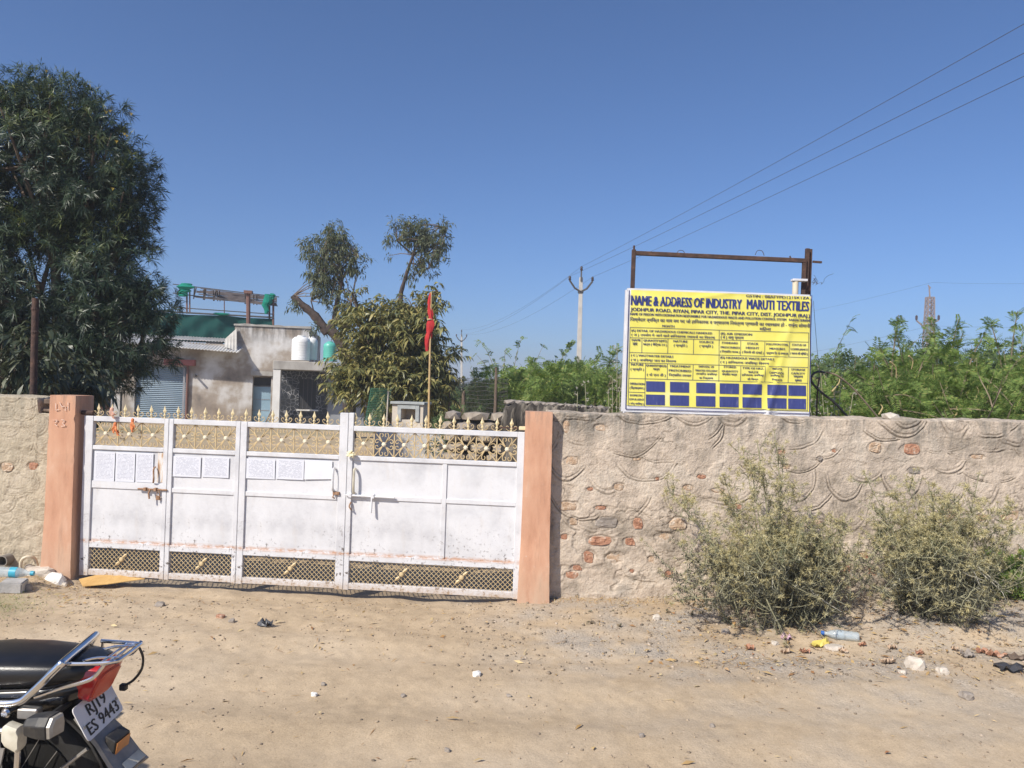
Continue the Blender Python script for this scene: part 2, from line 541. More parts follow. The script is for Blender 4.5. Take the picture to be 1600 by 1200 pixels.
M['pillar'] = pillar_mat()
M['chalk'] = mat('chalk', [(.4, (.60, .36, .25)), (.55, (.72, .58, .50))], 60, rough=.95)
M['gate'] = gate_paint()
M['gold'] = mat('faded_gold_paint', [(.3, (.42, .30, .15)), (.6, (.58, .45, .25)), (.8, (.66, .56, .36))], 25, rough=.5, bump=.2)
M['spike'] = mat('spike_gold', [(.3, (.58, .46, .24)), (.6, (.72, .61, .38)), (.8, (.80, .72, .52))], 25, rough=.4, bump=.15)
M['rosette'] = mat('cream_rosette', [(.3, (.66, .56, .36)), (.7, (.80, .74, .60))], 30, rough=.5)
M['rust'] = mat('rusty_iron', [(.3, (.040, .024, .020)), (.55, (.070, .038, .028)), (.75, (.14, .075, .05))], 22, rough=.85, bump=.5, bscale=70)
M['latch'] = mat('rusted_latch', [(.3, (.20, .10, .05)), (.6, (.34, .20, .12)), (.8, (.50, .42, .36))], 30, rough=.8, bump=.4)
M['rust_white'] = mat('rust_stained_paint', [(.34, (.30, .15, .07)), (.46, (.52, .38, .26)), (.56, (.64, .61, .58)), (.8, (.68, .67, .67))], 16, 6, rough=.7, stretch=(2, 1, .5))
M['paper'] = sheet_mat()
M['paper_blank'] = mat('blank_paper', [(.3, (.64, .65, .69)), (.7, (.69, .70, .73))], 5, rough=.6)
M['orange_cloth'] = mat('orange_cloth', [(.3, (.62, .17, .06)), (.7, (.78, .30, .12))], 20, rough=.9)
M['pink_cloth'] = mat('faded_pink_cloth', [(.3, (.66, .36, .25)), (.7, (.78, .50, .38))], 20, rough=.9)
M['red_cloth'] = mat('red_flag_cloth', [(.3, (.34, .012, .018)), (.7, (.52, .03, .03))], 9, rough=.85)
M['flower_cream'] = mat('cream_flower', [(.3, (.72, .62, .36)), (.7, (.82, .76, .55))], 40, rough=.9)
M['cardboard'] = mat('cardboard', [(.3, (.46, .27, .09)), (.7, (.60, .38, .14))], 9, rough=.85)
M['concrete'] = mat('concrete', [(.3, (.30, .29, .27)), (.55, (.42, .40, .38)), (.75, (.50, .48, .45))], 8, bump=.4)
M['concrete_pole'] = mat('pole_concrete', [(.3, (.40, .38, .35)), (.7, (.52, .49, .45))], 3, bump=.2)
M['pvc'] = mat('cream_pvc', (.62, .54, .40), 12, rough=.5)
M['pipe_dark'] = mat('grey_pipe', (.22, .20, .18), 12, rough=.7)
M['black_hose'] = mat('black_hose', (.02, .02, .02), 12, rough=.5)
M['bark'] = mat('brown_bark', [(.3, (.10, .07, .05)), (.6, (.18, .13, .095)), (.8, (.26, .20, .15))], 14, bump=.7, bscale=30, stretch=(1, 1, .3))
M['bark_red'] = mat('cut_bark', [(.3, (.028, .02, .017)), (.55, (.055, .036, .028)), (.8, (.12, .07, .05))], 8, bump=.7, bscale=30)
M['bamboo'] = mat('bamboo', [(.3, (.42, .28, .12)), (.7, (.56, .40, .20))], 12, rough=.6)
M['oleander'] = leaf_mat('oleander_leaf', [(0, (.022, .040, .024)), (.5, (.035, .060, .034)), (.85, (.055, .082, .045)), (1, (.10, .13, .06))], rough=.42, trans=.14, spec=.45)
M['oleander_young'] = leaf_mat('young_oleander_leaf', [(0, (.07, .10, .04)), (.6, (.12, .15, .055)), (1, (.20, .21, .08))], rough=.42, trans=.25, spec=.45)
M['mango'] = leaf_mat('broad_leaf', [(0, (.075, .09, .040)), (.3, (.15, .16, .065)), (.65, (.26, .25, .09)), (1, (.42, .35, .13))], rough=.40, trans=.25, spec=.5)
M['sapling'] = leaf_mat('sapling_leaf', [(0, (.032, .046, .026)), (1, (.085, .095, .05))], rough=.42, trans=.15)
M['neem'] = leaf_mat('sparse_leaf', [(0, (.060, .075, .034)), (.6, (.095, .115, .052)), (1, (.17, .175, .09))], rough=.6, trans=.25)
M['prosopis'] = leaf_mat('feathery_leaf', [(0, (.095, .150, .038)), (.5, (.155, .235, .058)), (.85, (.22, .29, .075)), (1, (.34, .34, .11))], rough=.6, trans=.3, spec=.25)
M['prosopis_far'] = leaf_mat('far_leaf', [(0, (.065, .100, .040)), (.6, (.095, .145, .055)), (1, (.15, .18, .08))], rough=.7, trans=.25, spec=.2)
M['twig'] = mat('grey_twig', [(.3, (.16, .12, .08)), (.7, (.27, .21, .14))], 20)
M['twig_yellow'] = mat('yellow_twig', [(.3, (.36, .27, .12)), (.7, (.46, .36, .18))], 20)
M['thistle_stem'] = mat('pale_thistle_stem', [(.3, (.22, .21, .125)), (.7, (.36, .34, .21))], 15, rough=.8)
M['thistle_leaf'] = leaf_mat('thistle_leaf', [(0, (.085, .10, .055)), (.4, (.15, .165, .09)), (.75, (.25, .25, .145)), (1, (.46, .43, .29))], rough=.7, trans=.2, spec=.2)
M['thistle_shaded'] = leaf_mat('shaded_thistle_leaf', [(0, (.035, .038, .028)), (.55, (.070, .072, .050)), (.86, (.14, .135, .095)), (1, (.34, .33, .27))], rough=.7, trans=.1, spec=.2)  # darker leaf colour that paints the shade inside the bush
M['thistle_head'] = leaf_mat('thistle_head', [(0, (.36, .32, .15)), (.6, (.52, .46, .25)), (1, (.62, .57, .36))], rough=.8, trans=.2, spec=.2)
M['white_seed'] = leaf_mat('white_seed', [(0, (.32, .30, .23)), (1, (.52, .49, .42))], rough=.8, trans=.2, spec=.2)
M['straw'] = leaf_mat('straw', [(0, (.26, .13, .06)), (.25, (.38, .24, .10)), (.6, (.50, .36, .17)), (.85, (.58, .47, .27)), (1, (.34, .14, .06))], rough=.8, trans=.05, spec=.2)
M['pebble'] = leaf_mat('pebble_stone', [(0, (.14, .115, .09)), (.3, (.26, .205, .15)), (.8, (.38, .30, .21)), (1, (.46, .38, .30))], rough=.9, trans=.0, spec=.2)
M['sign_yellow'] = mat('yellow_banner', [(.3, (.69, .62, .11)), (.5, (.75, .69, .14)), (.62, (.77, .715, .19)), (.75, (.77, .73, .34))], 4.5, 8, rough=.38, stretch=(1, 1, .5))
M['sign_white'] = mat('white_banner_edge', (.66, .66, .68), 5, rough=.5)
M['ink_blue'] = mat('blue_ink', (.025, .04, .19), 6, rough=.5)
M['ink_navy'] = mat('navy_ink', (.03, .035, .13), 6, rough=.5)
M['blue_block'] = mat('worn_blue_print', [(.3, (.030, .042, .17)), (.60, (.042, .055, .20)), (.76, (.17, .18, .30))], 16, 6, rough=.5, stretch=(3, 1, .5))
M['insul'] = mat('insulator', (.05, .03, .03), 10, rough=.3)
M['steel_dark'] = mat('dark_steel', (.07, .065, .065), 10, rough=.6)
M['wire'] = mat('wire', (.05, .05, .06), 10, rough=.5)
M['tower'] = mat('tower_steel', (.26, .20, .18), 2, rough=.7)
M['plaster_bld'] = mat('stained_plaster', [(.30, (.11, .10, .09)), (.39, (.24, .20, .165)), (.47, (.34, .29, .24)), (.54, (.50, .475, .45)), (.62, (.60, .585, .57)), (.72, (.42, .36, .29))], .8, 9, rough=.95, bump=.4, bscale=6)
_nt = M['plaster_bld'].node_tree; _b = _nt.nodes['Principled BSDF']                      # black weathering that runs down from the parapet and up from the plinth
_tc = _nt.nodes.new('ShaderNodeTexCoord'); _sx = _nt.nodes.new('ShaderNodeSeparateXYZ'); _nt.links.new(_tc.outputs['Object'], _sx.inputs[0])
_st = _ramp(_nt, _noise(_nt, 1.6, 8, rough=.7, stretch=(2.2, 1, .5)).outputs['Fac'], [(.42, 0.0), (.60, 1.0)]).outputs[0]
_hi = _math(_nt, 'MULTIPLY', _math(_nt, 'DIVIDE', _math(_nt, 'SUBTRACT', _sx.outputs['Z'], 3.0), .9, clamp=True), _st)
_lo = _math(_nt, 'MULTIPLY', _math(_nt, 'SUBTRACT', 1.0, _math(_nt, 'DIVIDE', _sx.outputs['Z'], .9), clamp=True), _st)
_src = _b.inputs['Base Color'].links[0].from_socket
_c = _mix(_nt, _src, (.075, .07, .062), _math(_nt, 'MULTIPLY', _hi, .85)); _c = _mix(_nt, _c, (.27, .21, .15), _math(_nt, 'MULTIPLY', _lo, .8))
_nt.links.new(_c, _b.inputs['Base Color'])
M['plaster_white'] = mat('whitewash', [(.3, (.58, .56, .53)), (.7, (.74, .73, .70))], 2, 6, rough=.9)
M['slab'] = mat('slab_concrete', [(.3, (.24, .22, .20)), (.5, (.36, .34, .31)), (.7, (.46, .44, .41))], 2.2, 6, rough=.95, stretch=(1, 1, .5))
M['slab_pale'] = mat('pale_sheet', [(.3, (.34, .32, .29)), (.7, (.52, .50, .46))], 3, 6, rough=.9)
M['shutter'] = mat('blue_grey_shutter', [(.3, (.20, .275, .34)), (.7, (.27, .345, .41))], 2, rough=.5)
M['door_blue'] = mat('blue_door', [(.3, (.20, .31, .39)), (.7, (.27, .39, .47))], 2, rough=.6)
M['brown_paint'] = mat('brown_paint', (.17, .085, .065), 4, rough=.7)
M['red_paint'] = mat('faded_red_paint', (.32, .10, .085), 4, rough=.7)
M['asbestos'] = mat('asbestos_sheet', [(.3, (.46, .45, .43)), (.7, (.66, .65, .63))], 3, rough=.9)
M['clad'] = clad_mat()
M['dark'] = mat('dark_opening', (.02, .02, .022), 3, rough=.7)
M['grey_paint'] = mat('grey_paint', [(.3, (.22, .23, .25)), (.7, (.30, .31, .33))], 2, rough=.6)
M['net_green'] = leaf_mat('green_shade_net', [(0, (.014, .070, .060)), (1, (.020, .09, .078))], rough=.8, trans=.35, spec=.1)
M['net_bright'] = leaf_mat('bright_green_cloth', [(0, (.01, .20, .14)), (1, (.02, .28, .20))], rough=.8, trans=.2, spec=.1)
M['wire_green'] = mat('green_mesh_wire', (.05, .17, .10), 4, rough=.6)
M['thatch'] = mat('thatch_stick', [(.3, (.075, .06, .06)), (.7, (.17, .145, .14))], 3, rough=.95)
M['tank_white'] = mat('white_tank', (.76, .76, .74), 3, rough=.4)
M['tank_green'] = mat('green_tank', (.10, .42, .34), 3, rough=.4)
M['granite'] = mat('grey_tile', [(.3, (.27, .29, .29)), (.7, (.42, .44, .43))], 10, rough=.5)
M['cream'] = mat('cream_render', [(.3, (.50, .44, .36)), (.7, (.60, .54, .46))], 3, rough=.9)
M['streaked'] = mat('black_streaked_stone', [(.36, (.022, .019, .017)), (.49, (.055, .047, .04)), (.57, (.15, .13, .105)), (.70, (.30, .26, .21))], 5.5, 8, rough=.95, bump=.6, bscale=25, stretch=(2.2, 2.2, .45))
M['black_paint'] = mat('black_gloss_paint', [(.45, (.010, .010, .012)), (.65, (.022, .020, .018)), (.78, (.06, .052, .042))], 12, 9, rough=.25, coat=.4)
M['vinyl'] = mat('black_vinyl', [(.45, (.009, .009, .010)), (.62, (.016, .015, .015)), (.75, (.045, .040, .034))], 7, 9, rough=.33, bump=.10, bscale=250)
M['black_plastic'] = mat('black_plastic', [(.42, (.016, .016, .017)), (.6, (.035, .032, .028)), (.75, (.085, .074, .06))], 22, 8, rough=.55, bump=.08)
M['chrome'] = mat('worn_chrome', [(.3, (.62, .62, .63)), (.7, (.75, .75, .76))], 12, rough=.16, metal=1.0)
M['grey_plastic'] = mat('dusty_grey_plastic', [(.3, (.12, .115, .11)), (.5, (.20, .19, .175)), (.7, (.30, .27, .235))], 14, 8, rough=.6)
M['red_lens'] = mat('red_lens', [(.4, (.38, .012, .012)), (.65, (.44, .03, .025)), (.8, (.46, .16, .12))], 16, 8, rough=.2, coat=.5)
M['orange_lens'] = mat('orange_red_lens', [(.4, (.50, .055, .025)), (.62, (.56, .10, .05)), (.8, (.56, .26, .17))], 18, 8, rough=.4)
M['amber'] = mat('amber_reflector', (.55, .22, .06), 20, rough=.35)
M['clear_lens'] = mat('clear_lens', [(.3, (.24, .215, .18)), (.7, (.36, .33, .28))], 20, 7, rough=.25)
M['plate'] = mat('white_plate', [(.3, (.62, .62, .63)), (.7, (.72, .72, .72))], 9, rough=.45)
M['ink_black'] = mat('black_ink', (.02, .02, .022), 9, rough=.5)
M['rubber'] = mat('tyre_rubber', (.018, .017, .016), 20, rough=.85, bump=.2)
M['alloy'] = mat('dusty_aluminium', [(.3, (.34, .33, .31)), (.7, (.48, .46, .43))], 14, rough=.4, metal=.7)
M['cream_plastic'] = mat('cream_rubber', [(.3, (.38, .34, .25)), (.55, (.56, .52, .41)), (.7, (.64, .60, .49))], 20, rough=.6)
M['bottle'] = glassy('clear_bottle', (.55, .62, .66), .45)
M['cyan'] = mat('cyan_label', (.05, .34, .46), 10, rough=.4)
M['cap_blue'] = mat('blue_cap', (.03, .12, .40), 10, rough=.4)
M['yellow_litter'] = mat('yellow_wrapper', (.62, .50, .12), 12, rough=.4)
M['black_bag'] = mat('dark_plastic_bag', (.05, .05, .055), 12, rough=.35)
M['pink_litter'] = mat('pink_wrapper', (.62, .40, .48), 12, rough=.4)

# ------------------------------------------------------------------ ground
WALL_R = Plane((0.33, 6.20), R(2.8))
GATE_O = P(128, 780, 6.43)
GATE = Plane(GATE_O, math.atan2(6.13 - 6.43, .11 + 3.563))


TRACKS = ((3.55, .05, .16), (5.0, .04, .14), (2.75, .03, .15), (4.25, .05, .17))       # wheel ruts: distance, slope, half width


def gz(x, y):
    x = np.asarray(x, float); y = np.asarray(y, float)
    near = 1 - sstep(7.6, 9.5, y)
    z = .20 * sstep(.4, 4.6, x) * sstep(4.5, 6.1, y) * near
    z = z + .035 * sstep(-.1, .6, x) * sstep(5.2, 6.0, y) * near
    z = z + .05 * sstep(-3.4, -3.9, x) * sstep(5.4, 6.3, y) * near
    z = z - .045 * sstep(-3.75, -3.2, x) * (1 - sstep(-.4, .15, x)) * sstep(5.7, 6.15, y) * near
    for yc, sl, w in TRACKS:          # shallow wheel ruts along the road
        d = (y - yc - sl * x - .10 * np.sin(x * .7 + yc)) / w
        z = z - .013 * np.exp(-d * d) + .007 * np.exp(-(np.abs(d) - 1.7) ** 2 * 3)
        z = z + .0035 * np.exp(-d * d * 1.5) * np.sin((x * .8 + np.abs(d) * .12) * 70) * sstep(-.1, .25, fbm(x * .8 + yc, y * .8, 2))
    lump = .007 + .019 * sstep(4.4, 5.4, y)
    z = z + (fbm(x * .9, y * .9, 3) * .022 + fbm(x * 4.5 + 9, y * 5.5, 4) * lump * .8 + fbm(x * 15, y * 15 + 4, 3) * .007) * near
    return z


def axis(a, b, step, out, g=1.28):
    mid = list(np.arange(a, b + 1e-6, step))
    lo, hi = [], []
    p, s = mid[0], step
    while p > -out:
        s *= g; p -= s; lo.append(p)
    p, s = mid[-1], step
    while p < out:
        s *= g; p += s; hi.append(p)
    return np.array(lo[::-1] + mid + hi)


gx = axis(-4.8, 6.2, .028, 640); gy = axis(1.9, 7.4, .026, 640)
XX, YY = np.meshgrid(gx, gy, indexing='ij')
ZZ = gz(XX, YY)
nx, ny = len(gx), len(gy)
idx = np.arange(nx * ny).reshape(nx, ny)
quads = np.stack([idx[:-1, :-1], idx[1:, :-1], idx[1:, 1:], idx[:-1, 1:]], -1).reshape(-1, 4)
grav = sstep(-.6, .6, XX) * sstep(4.2, 5.2, YY) * (1 - sstep(7, 8, YY)) + .5 * (1 - sstep(.0, 1.6, np.abs(YY - 3.9 - .15 * XX))) * sstep(-1, 2, XX)
scrub = sstep(14, 40, np.hypot(XX, YY)) * .9 + (1 - sstep(.15, .7, np.hypot(XX + 3.95, (YY - 5.55) * 1.3))) * .8
track = sum(np.exp(-((YY - yc - sl * XX - .10 * np.sin(XX * .7 + yc)) / (w * 1.3)) ** 2) for yc, sl, w in TRACKS) * (np.hypot(XX, YY) < 60)
tag(put('ground', mesh_np('ground', np.stack([XX, YY, ZZ], -1).reshape(-1, 3), quads, True, {'gravel': np.clip(grav, 0, 1), 'scrub': np.clip(scrub, 0, 1), 'track': track}), M['ground']), kind='structure')


def on_ground(px, py, sink=0.0):
    q = G(px, py, 0)
    for _ in range(6):
        q = G(px, py, float(gz(q.x, q.y)))
    q.z -= sink
    return q


# ------------------------------------------------------------------ stones
def _ico():
    bm = bmesh.new(); bmesh.ops.create_icosphere(bm, subdivisions=1, radius=1)
    v = np.array([q.co[:] for q in bm.verts]); f = np.array([[q.index for q in fa.verts] for fa in bm.faces]); bm.free()
    return v, f


ICO_V, ICO_F = _ico()


def stone_mesh(name, sx, sy, sz, seed, rough=.22, sub=1):
    rg = np.random.default_rng(seed)
    bm = bmesh.new(); bmesh.ops.create_icosphere(bm, subdivisions=sub, radius=1)
    ph = rg.random(3) * 9
    for v in bm.verts:
        c = np.array(v.co[:])
        k = 1 + rough * (rg.random() - .5) + rough * .8 * math.sin(3 * c[0] + ph[0]) * math.cos(2.6 * c[1] + ph[1])
        c = np.sign(c) * np.abs(c) ** .72 * k
        v.co = (c[0] * sx, c[1] * sy, c[2] * sz)
    me = bpy.data.meshes.new(name); bm.to_mesh(me); bm.free()
    return me


# ------------------------------------------------------------------ plastered rubble walls
def plaster_wall(name, label, plane, u0, u1, zb, top, thick, res, scales, stones, m, cat='wall', amp=.013, domeh=.0006, tilt=-.45, arc=(-.05, .5), mask=.07):
    """scales: (u, z, a, b, strength); stones: (u, z, w, h, kind, proud)"""
    root = thing(name, label, cat, (plane.o[0], plane.o[1], 0), plane.ang)
    nu = int((u1 - u0) / res) + 1
    nv = int(1.62 / res)
    us = np.linspace(u0, u1, nu)
    tops = top(us)
    bots = zb(us)
    t = np.linspace(0, 1, nv)
    U = np.repeat(us[:, None], nv, 1); Z = bots[:, None] + (tops - bots)[:, None] * t[None]
    h = fbm(U * 1.3, Z * 1.6 + 3, 3) * amp + fbm(U * 7 + 30, Z * 7, 4) * .007 + fbm(U * 28, Z * 28, 3) * .005 * sstep(1.15, .35, Z) + fbm(U * 30, Z * 30, 2) * .002
    hs = np.zeros_like(h); gr = np.zeros_like(h)
    for (cu, cz, a, b, s) in scales:
        i0, i1 = np.searchsorted(us, [cu - a * 1.1, cu + a * 1.1])
        if i1 - i0 < 2: continue
        uu = U[i0:i1]; zz = Z[i0:i1]
        wob = 1 + fbm(uu * 4 + cu * 7, zz * 4, 3) * .20
        brk = sstep(-.34, .0, fbm(uu * 7 + cz * 9, zz * 7 + cu, 3))
        r = np.hypot((uu - cu) / a, (zz - cz) / b) * wob
        ang = np.arctan2(zz - cz, uu - cu)
        low = brk * sstep(arc[0], arc[1], -np.sin(ang + tilt + .5 * math.sin(cu * 9 + cz * 5)))                # rim drawn on the lower, right side
        inside = r < 1.0
        e1 = np.exp(-((r - .95) * a / .0048) ** 2); e2 = np.exp(-((r - .95 + .024 / a) * a / .0042) ** 2)
        dome = domeh * (1 - np.clip(r, 0, 1) ** 2) - .0062 * e1 * low - .0050 * e2 * low + .0015 * np.exp(-((r - .95 + .012 / a) * a / .007) ** 2) * low
        k = s * sstep(-.12, .25, fbm(uu * 2.3 + cu * 3, zz * 2.3 + 8 + cz, 3) + mask)
        hs[i0:i1] = np.where(inside, dome * k, hs[i0:i1])
        gr[i0:i1] = np.where(inside, (e1 * .9 + e2 * .6) * low * k, gr[i0:i1])
    h += hs
    flake = fbm(U * 2.1 + 40, Z * 3.0 + 11, 5)                       # a second coat that has come away in patches
    low_z = sstep(1.35, .5, Z)
    h += .0065 * sstep(-.02, .02, flake) * low_z + .004 * sstep(-.015, .015, fbm(U * 4.5 + 7, Z * 5.5 + 31, 4) - .10)
    gr += .55 * np.exp(-((flake + .015) / .016) ** 2) * low_z
    crk = fbm(U * 1.6 + 60, Z * 3.4 + 5, 5)
    cm_ = sstep(-.05, .2, fbm(U * .9 + 3, Z * 1.1 + 70, 3))
    gr += .9 * np.exp(-(crk / .008) ** 2) * cm_; h -= .004 * np.exp(-(crk / .008) ** 2) * cm_
    for (su, sz, w, hh, kind, proud) in stones:
        r = np.hypot((U - su) / (w * .62), (Z - sz) / (hh * .62))
        edge = r + fbm(U * 22, Z * 22, 2) * .25
        h -= .009 * (1 - sstep(.8, 1.12, edge))
        gr *= np.where(r < 1, .2, 1)
        gr += .45 * np.exp(-((edge - 1.02) / .07) ** 2)
    # plaster lip above the footing
    lip = bots[:, None] + .06 + fbm(U * 4, U * 0 + 2.2, 3) * .03
    h -= .022 * (1 - sstep(-.008, .008, Z - lip))
    gr += .9 * np.exp(-((Z - lip) / .007) ** 2)
    damp = sstep(.55, .02, (tops[:, None] - Z) / .75) + .5 * sstep(.25, .0, Z - bots[:, None])
    # coping and back as further columns of the same sheet
    nt_ = 9
    V = [np.stack([U, -h, Z], -1)]
    for j in range(1, nt_ + 1):
        yy = thick * j / nt_
        zz = tops + fbm(us * 5, us * 0 + j * 1.7, 3) * .022 + .012 * math.sin(math.pi * j / nt_)
        V.append(np.stack([us, us * 0 + yy, zz], -1)[:, None])
    V.append(np.stack([us, us * 0 + thick, bots - .1], -1)[:, None])
    V = np.concatenate(V, 1)
    n2 = V.shape[1]
    idx = np.arange(nu * n2).reshape(nu, n2)
    q = np.stack([idx[:-1, :-1], idx[1:, :-1], idx[1:, 1:], idx[:-1, 1:]], -1).reshape(-1, 4)
    ends = []
    for row in (idx[0], idx[-1]):                                 # close both ends
        for k in range(0, nv - 1, 1):
            f0 = nv - 1 + nt_ + 1
            ends.append([row[k], row[k + 1], row[f0] if k < nv // 2 else row[nv + nt_ - 1], row[f0] if k < nv // 2 else row[nv + nt_ - 1]])
    pad = lambda A, v: np.concatenate([A, np.full((nu, n2 - nv), v)], 1)
    me = mesh_np('plaster', V.reshape(-1, 3), q, True, {'groove': np.clip(pad(gr, 0.1), 0, 1), 'damp': np.clip(pad(damp, .8), 0, 1)})
    put('plaster_face', me, M[m], root)
    for side, row in ((0, 0), (1, -1)):
        prof = [V[row, k] for k in range(0, nv, 12)] + [V[row, k] for k in range(nv, n2)]
        e = MB(); e.add(prof, [tuple(range(len(prof)))])
        e.build('wall_end', M[m], root)
    for i, (su, sz, w, hh, kind, proud) in enumerate(stones):
        rg = np.random.default_rng(900 + i + int(su * 10))
        n = 13
        k0 = int(np.clip(np.searchsorted(us, su), 0, nu - 1)); k1 = int(np.clip((sz - bots[k0]) / max(.01, tops[k0] - bots[k0]) * nv, 0, nv - 1))
        base = -h[k0, k1]
        rad = np.convolve(np.tile(.62 + .72 * rg.random(n), 3), [.25, .5, .25], 'same')[n:2 * n]; a0 = rg.random() * 6
        ca = [(math.copysign(abs(math.cos(2 * math.pi * j / n)) ** .6, math.cos(2 * math.pi * j / n)), math.copysign(abs(math.sin(2 * math.pi * j / n)) ** .6, math.sin(2 * math.pi * j / n))) for j in range(n)]
        outer = [(su + ca[j][0] * w * .5 * rad[j], base + .008, sz + ca[j][1] * hh * .5 * rad[j]) for j in range(n)]
        mid = [(su + ca[j][0] * w * .43 * rad[j], base - proud * (.2 + .6 * rg.random()), sz + ca[j][1] * hh * .45 * rad[j] + (rg.random() - .5) * .006) for j in range(n)]
        inn = [(su + ca[j][0] * w * .22 * rad[j], base - proud * (.3 + .6 * rg.random()), sz + ca[j][1] * hh * .22 * rad[j]) for j in range(n)]
        b = MB(); b.loft([outer, mid, inn])
        b.build('exposed_stone', M[{'r': 'stone_red', 't': 'stone_tan', 'g': 'stone_grey'}[kind]], root)
    return root


def scale_rows(u0, u1, z0, z1, du, dz, a, b, s, jit, seed, fade=None):
    rg = np.random.default_rng(seed); out = []; k = 0; z = z0
    while z < z1:
        u = u0 + (k % 2) * du * .5
        while u < u1:
            st = s if fade is None else s * fade(z) * (.55 + .7 * rg.random())
            out.append((u + jit * du * (rg.random() - .5), z + jit * dz * (rg.random() - .5), a * (.62 + .75 * rg.random()), b * (.62 + .7 * rg.random()), st))
            u += du
        z += dz; k += 1
    return out


# right wall: stones read from the photograph (pixel centre, pixel width and height)
def zoom_r(zx, zy, w, h, kind, proud=.012):          # measured on an enlargement of the wall
    k = 380 / 1471
    return (860 + zx * k, 630 + zy * k, w * k, h * k, kind, proud)


sr = [zoom_r(95, 145, 40, 75, 't'), zoom_r(300, 150, 70, 40, 't', .006), zoom_r(130, 350, 80, 50, 't', .006), zoom_r(525, 338, 50, 20, 't'),
      zoom_r(415, 508, 62, 42, 't'), zoom_r(240, 520, 40, 22, 'r'), zoom_r(835, 510, 60, 32, 't'), zoom_r(915, 445, 50, 25, 'r'), zoom_r(645, 458, 24, 20, 'r'),
      zoom_r(110, 622, 110, 56, 't', .008), zoom_r(305, 632, 75, 22, 'r', .006), zoom_r(140, 718, 60, 48, 't'), zoom_r(345, 725, 145, 62, 'g', .016), zoom_r(530, 728, 62, 62, 'r', .016),
      zoom_r(770, 733, 100, 75, 't', .014), zoom_r(300, 832, 135, 58, 'r', .018), zoom_r(478, 840, 78, 52, 'r', .016), zoom_r(85, 808, 48, 32, 'r', .006), zoom_r(235, 930, 66, 72, 'r', .012),
      zoom_r(390, 935, 100, 72, 't', .010), zoom_r(160, 998, 70, 36, 'r', .012), zoom_r(130, 1040, 80, 40, 'r', .008), zoom_r(720, 1035, 56, 42, 'r', .01), zoom_r(690, 815, 100, 60, 't', .006),
      zoom_r(610, 945, 36, 40, 't', .006), zoom_r(1398, 296, 56, 30, 'r', .012), zoom_r(1430, 385, 48, 26, 't'), zoom_r(1135, 625, 50, 26, 'r', .006), zoom_r(490, 1015, 28, 22, 'r')]
k2 = 620 / 1600
for (zx, zy, w, h, kd, pr) in [(1000, 128, 60, 48, 't', .012), (1146, 136, 76, 46, 'r', .014), (1415, 165, 56, 18, 't', .01), (1165, 222, 56, 26, 'g', .014), (778, 175, 24, 22, 'g', .02), (755, 438, 105, 42, 't', .006),
                               (1305, 396, 66, 46, 't', .012), (1428, 410, 42, 22, 'r', .008), (1545, 400, 84, 54, 't', .014), (880, 616, 56, 32, 'r', .01), (990, 625, 46, 30, 'r', .01), (832, 140, 22, 14, 'r', .006),
                               (365, 302, 60, 20, 't', .01), (880, 700, 60, 34, 't', .01), (1110, 520, 60, 30, 't', .008), (950, 560, 40, 26, 'r', .008)]:
    sr.append((980 + zx * k2, 650 + zy * k2, w * k2, h * k2, kd, pr))
stones_r = []
for (px, py, w, h, kd, pr) in sr:
    u, z = WALL_R.uz(px, py); d = 6.25 / F
    stones_r.append((u, z, w * d, h * d, kd, pr))
scales_r = scale_rows(.1, 7.4, .30, 1.85, .36, .135, .26, .25, 1.15, 1.1, 3, fade=lambda z: .22 + 1.05 * float(sstep(.6, 1.15, z)))
plaster_wall('boundary_wall', 'long weathered plaster wall with scored scallops and exposed red stones right of the gate', WALL_R, -.02, 7.2,
             lambda u: .0 - .06 + .20 * sstep(.3, 4.2, u), lambda u: 1.515 + .012 * u + fbm(u * 2.2, u * 0 + .5, 4) * .02 + fbm(u * 14, u * 0 + 6.5, 3) * .008, .34, .0065, scales_r, stones_r, 'wall_warm', mask=.34)

WALL_L = Plane(P(74, 780, 6.50), R(-1.0))
stones_l = []
for (px, py, w, h, kd) in [(12, 730, 20, 15, 't'), (52, 729, 18, 13, 'r')]:
    u, z = WALL_L.uz(px, py); stones_l.append((u, z, w * 6.5 / F, h * 6.5 / F, kd, .012))
scales_l = scale_rows(-3.2, .1, .12, 1.62, .20, .125, .125, .098, .75, .75, 8)
wl = plaster_wall('boundary_wall', 'short pale plaster wall with rounded cobble scoring left of the gate', WALL_L, -3.0, .07,
                  lambda u: u * 0 - .08, lambda u: 1.495 + fbm(u * 2.5, u * 0 + 3.5, 4) * .014 - .13 * sstep(-.125, -.095, u), .30, .007, scales_l, stones_l, 'wall_pale', amp=.010, domeh=.0022, arc=(-1.3, -.5), mask=.5)
u, z = WALL_L.uz(66, 632)
nb = MB().box(-.10, .03, 1.375, .018, .22, 1.40); nb.box(-.095, .05, 1.44, .018, .25, 1.485)
nb.build('coping_plank', M['bark'], wl, bevel=.006)


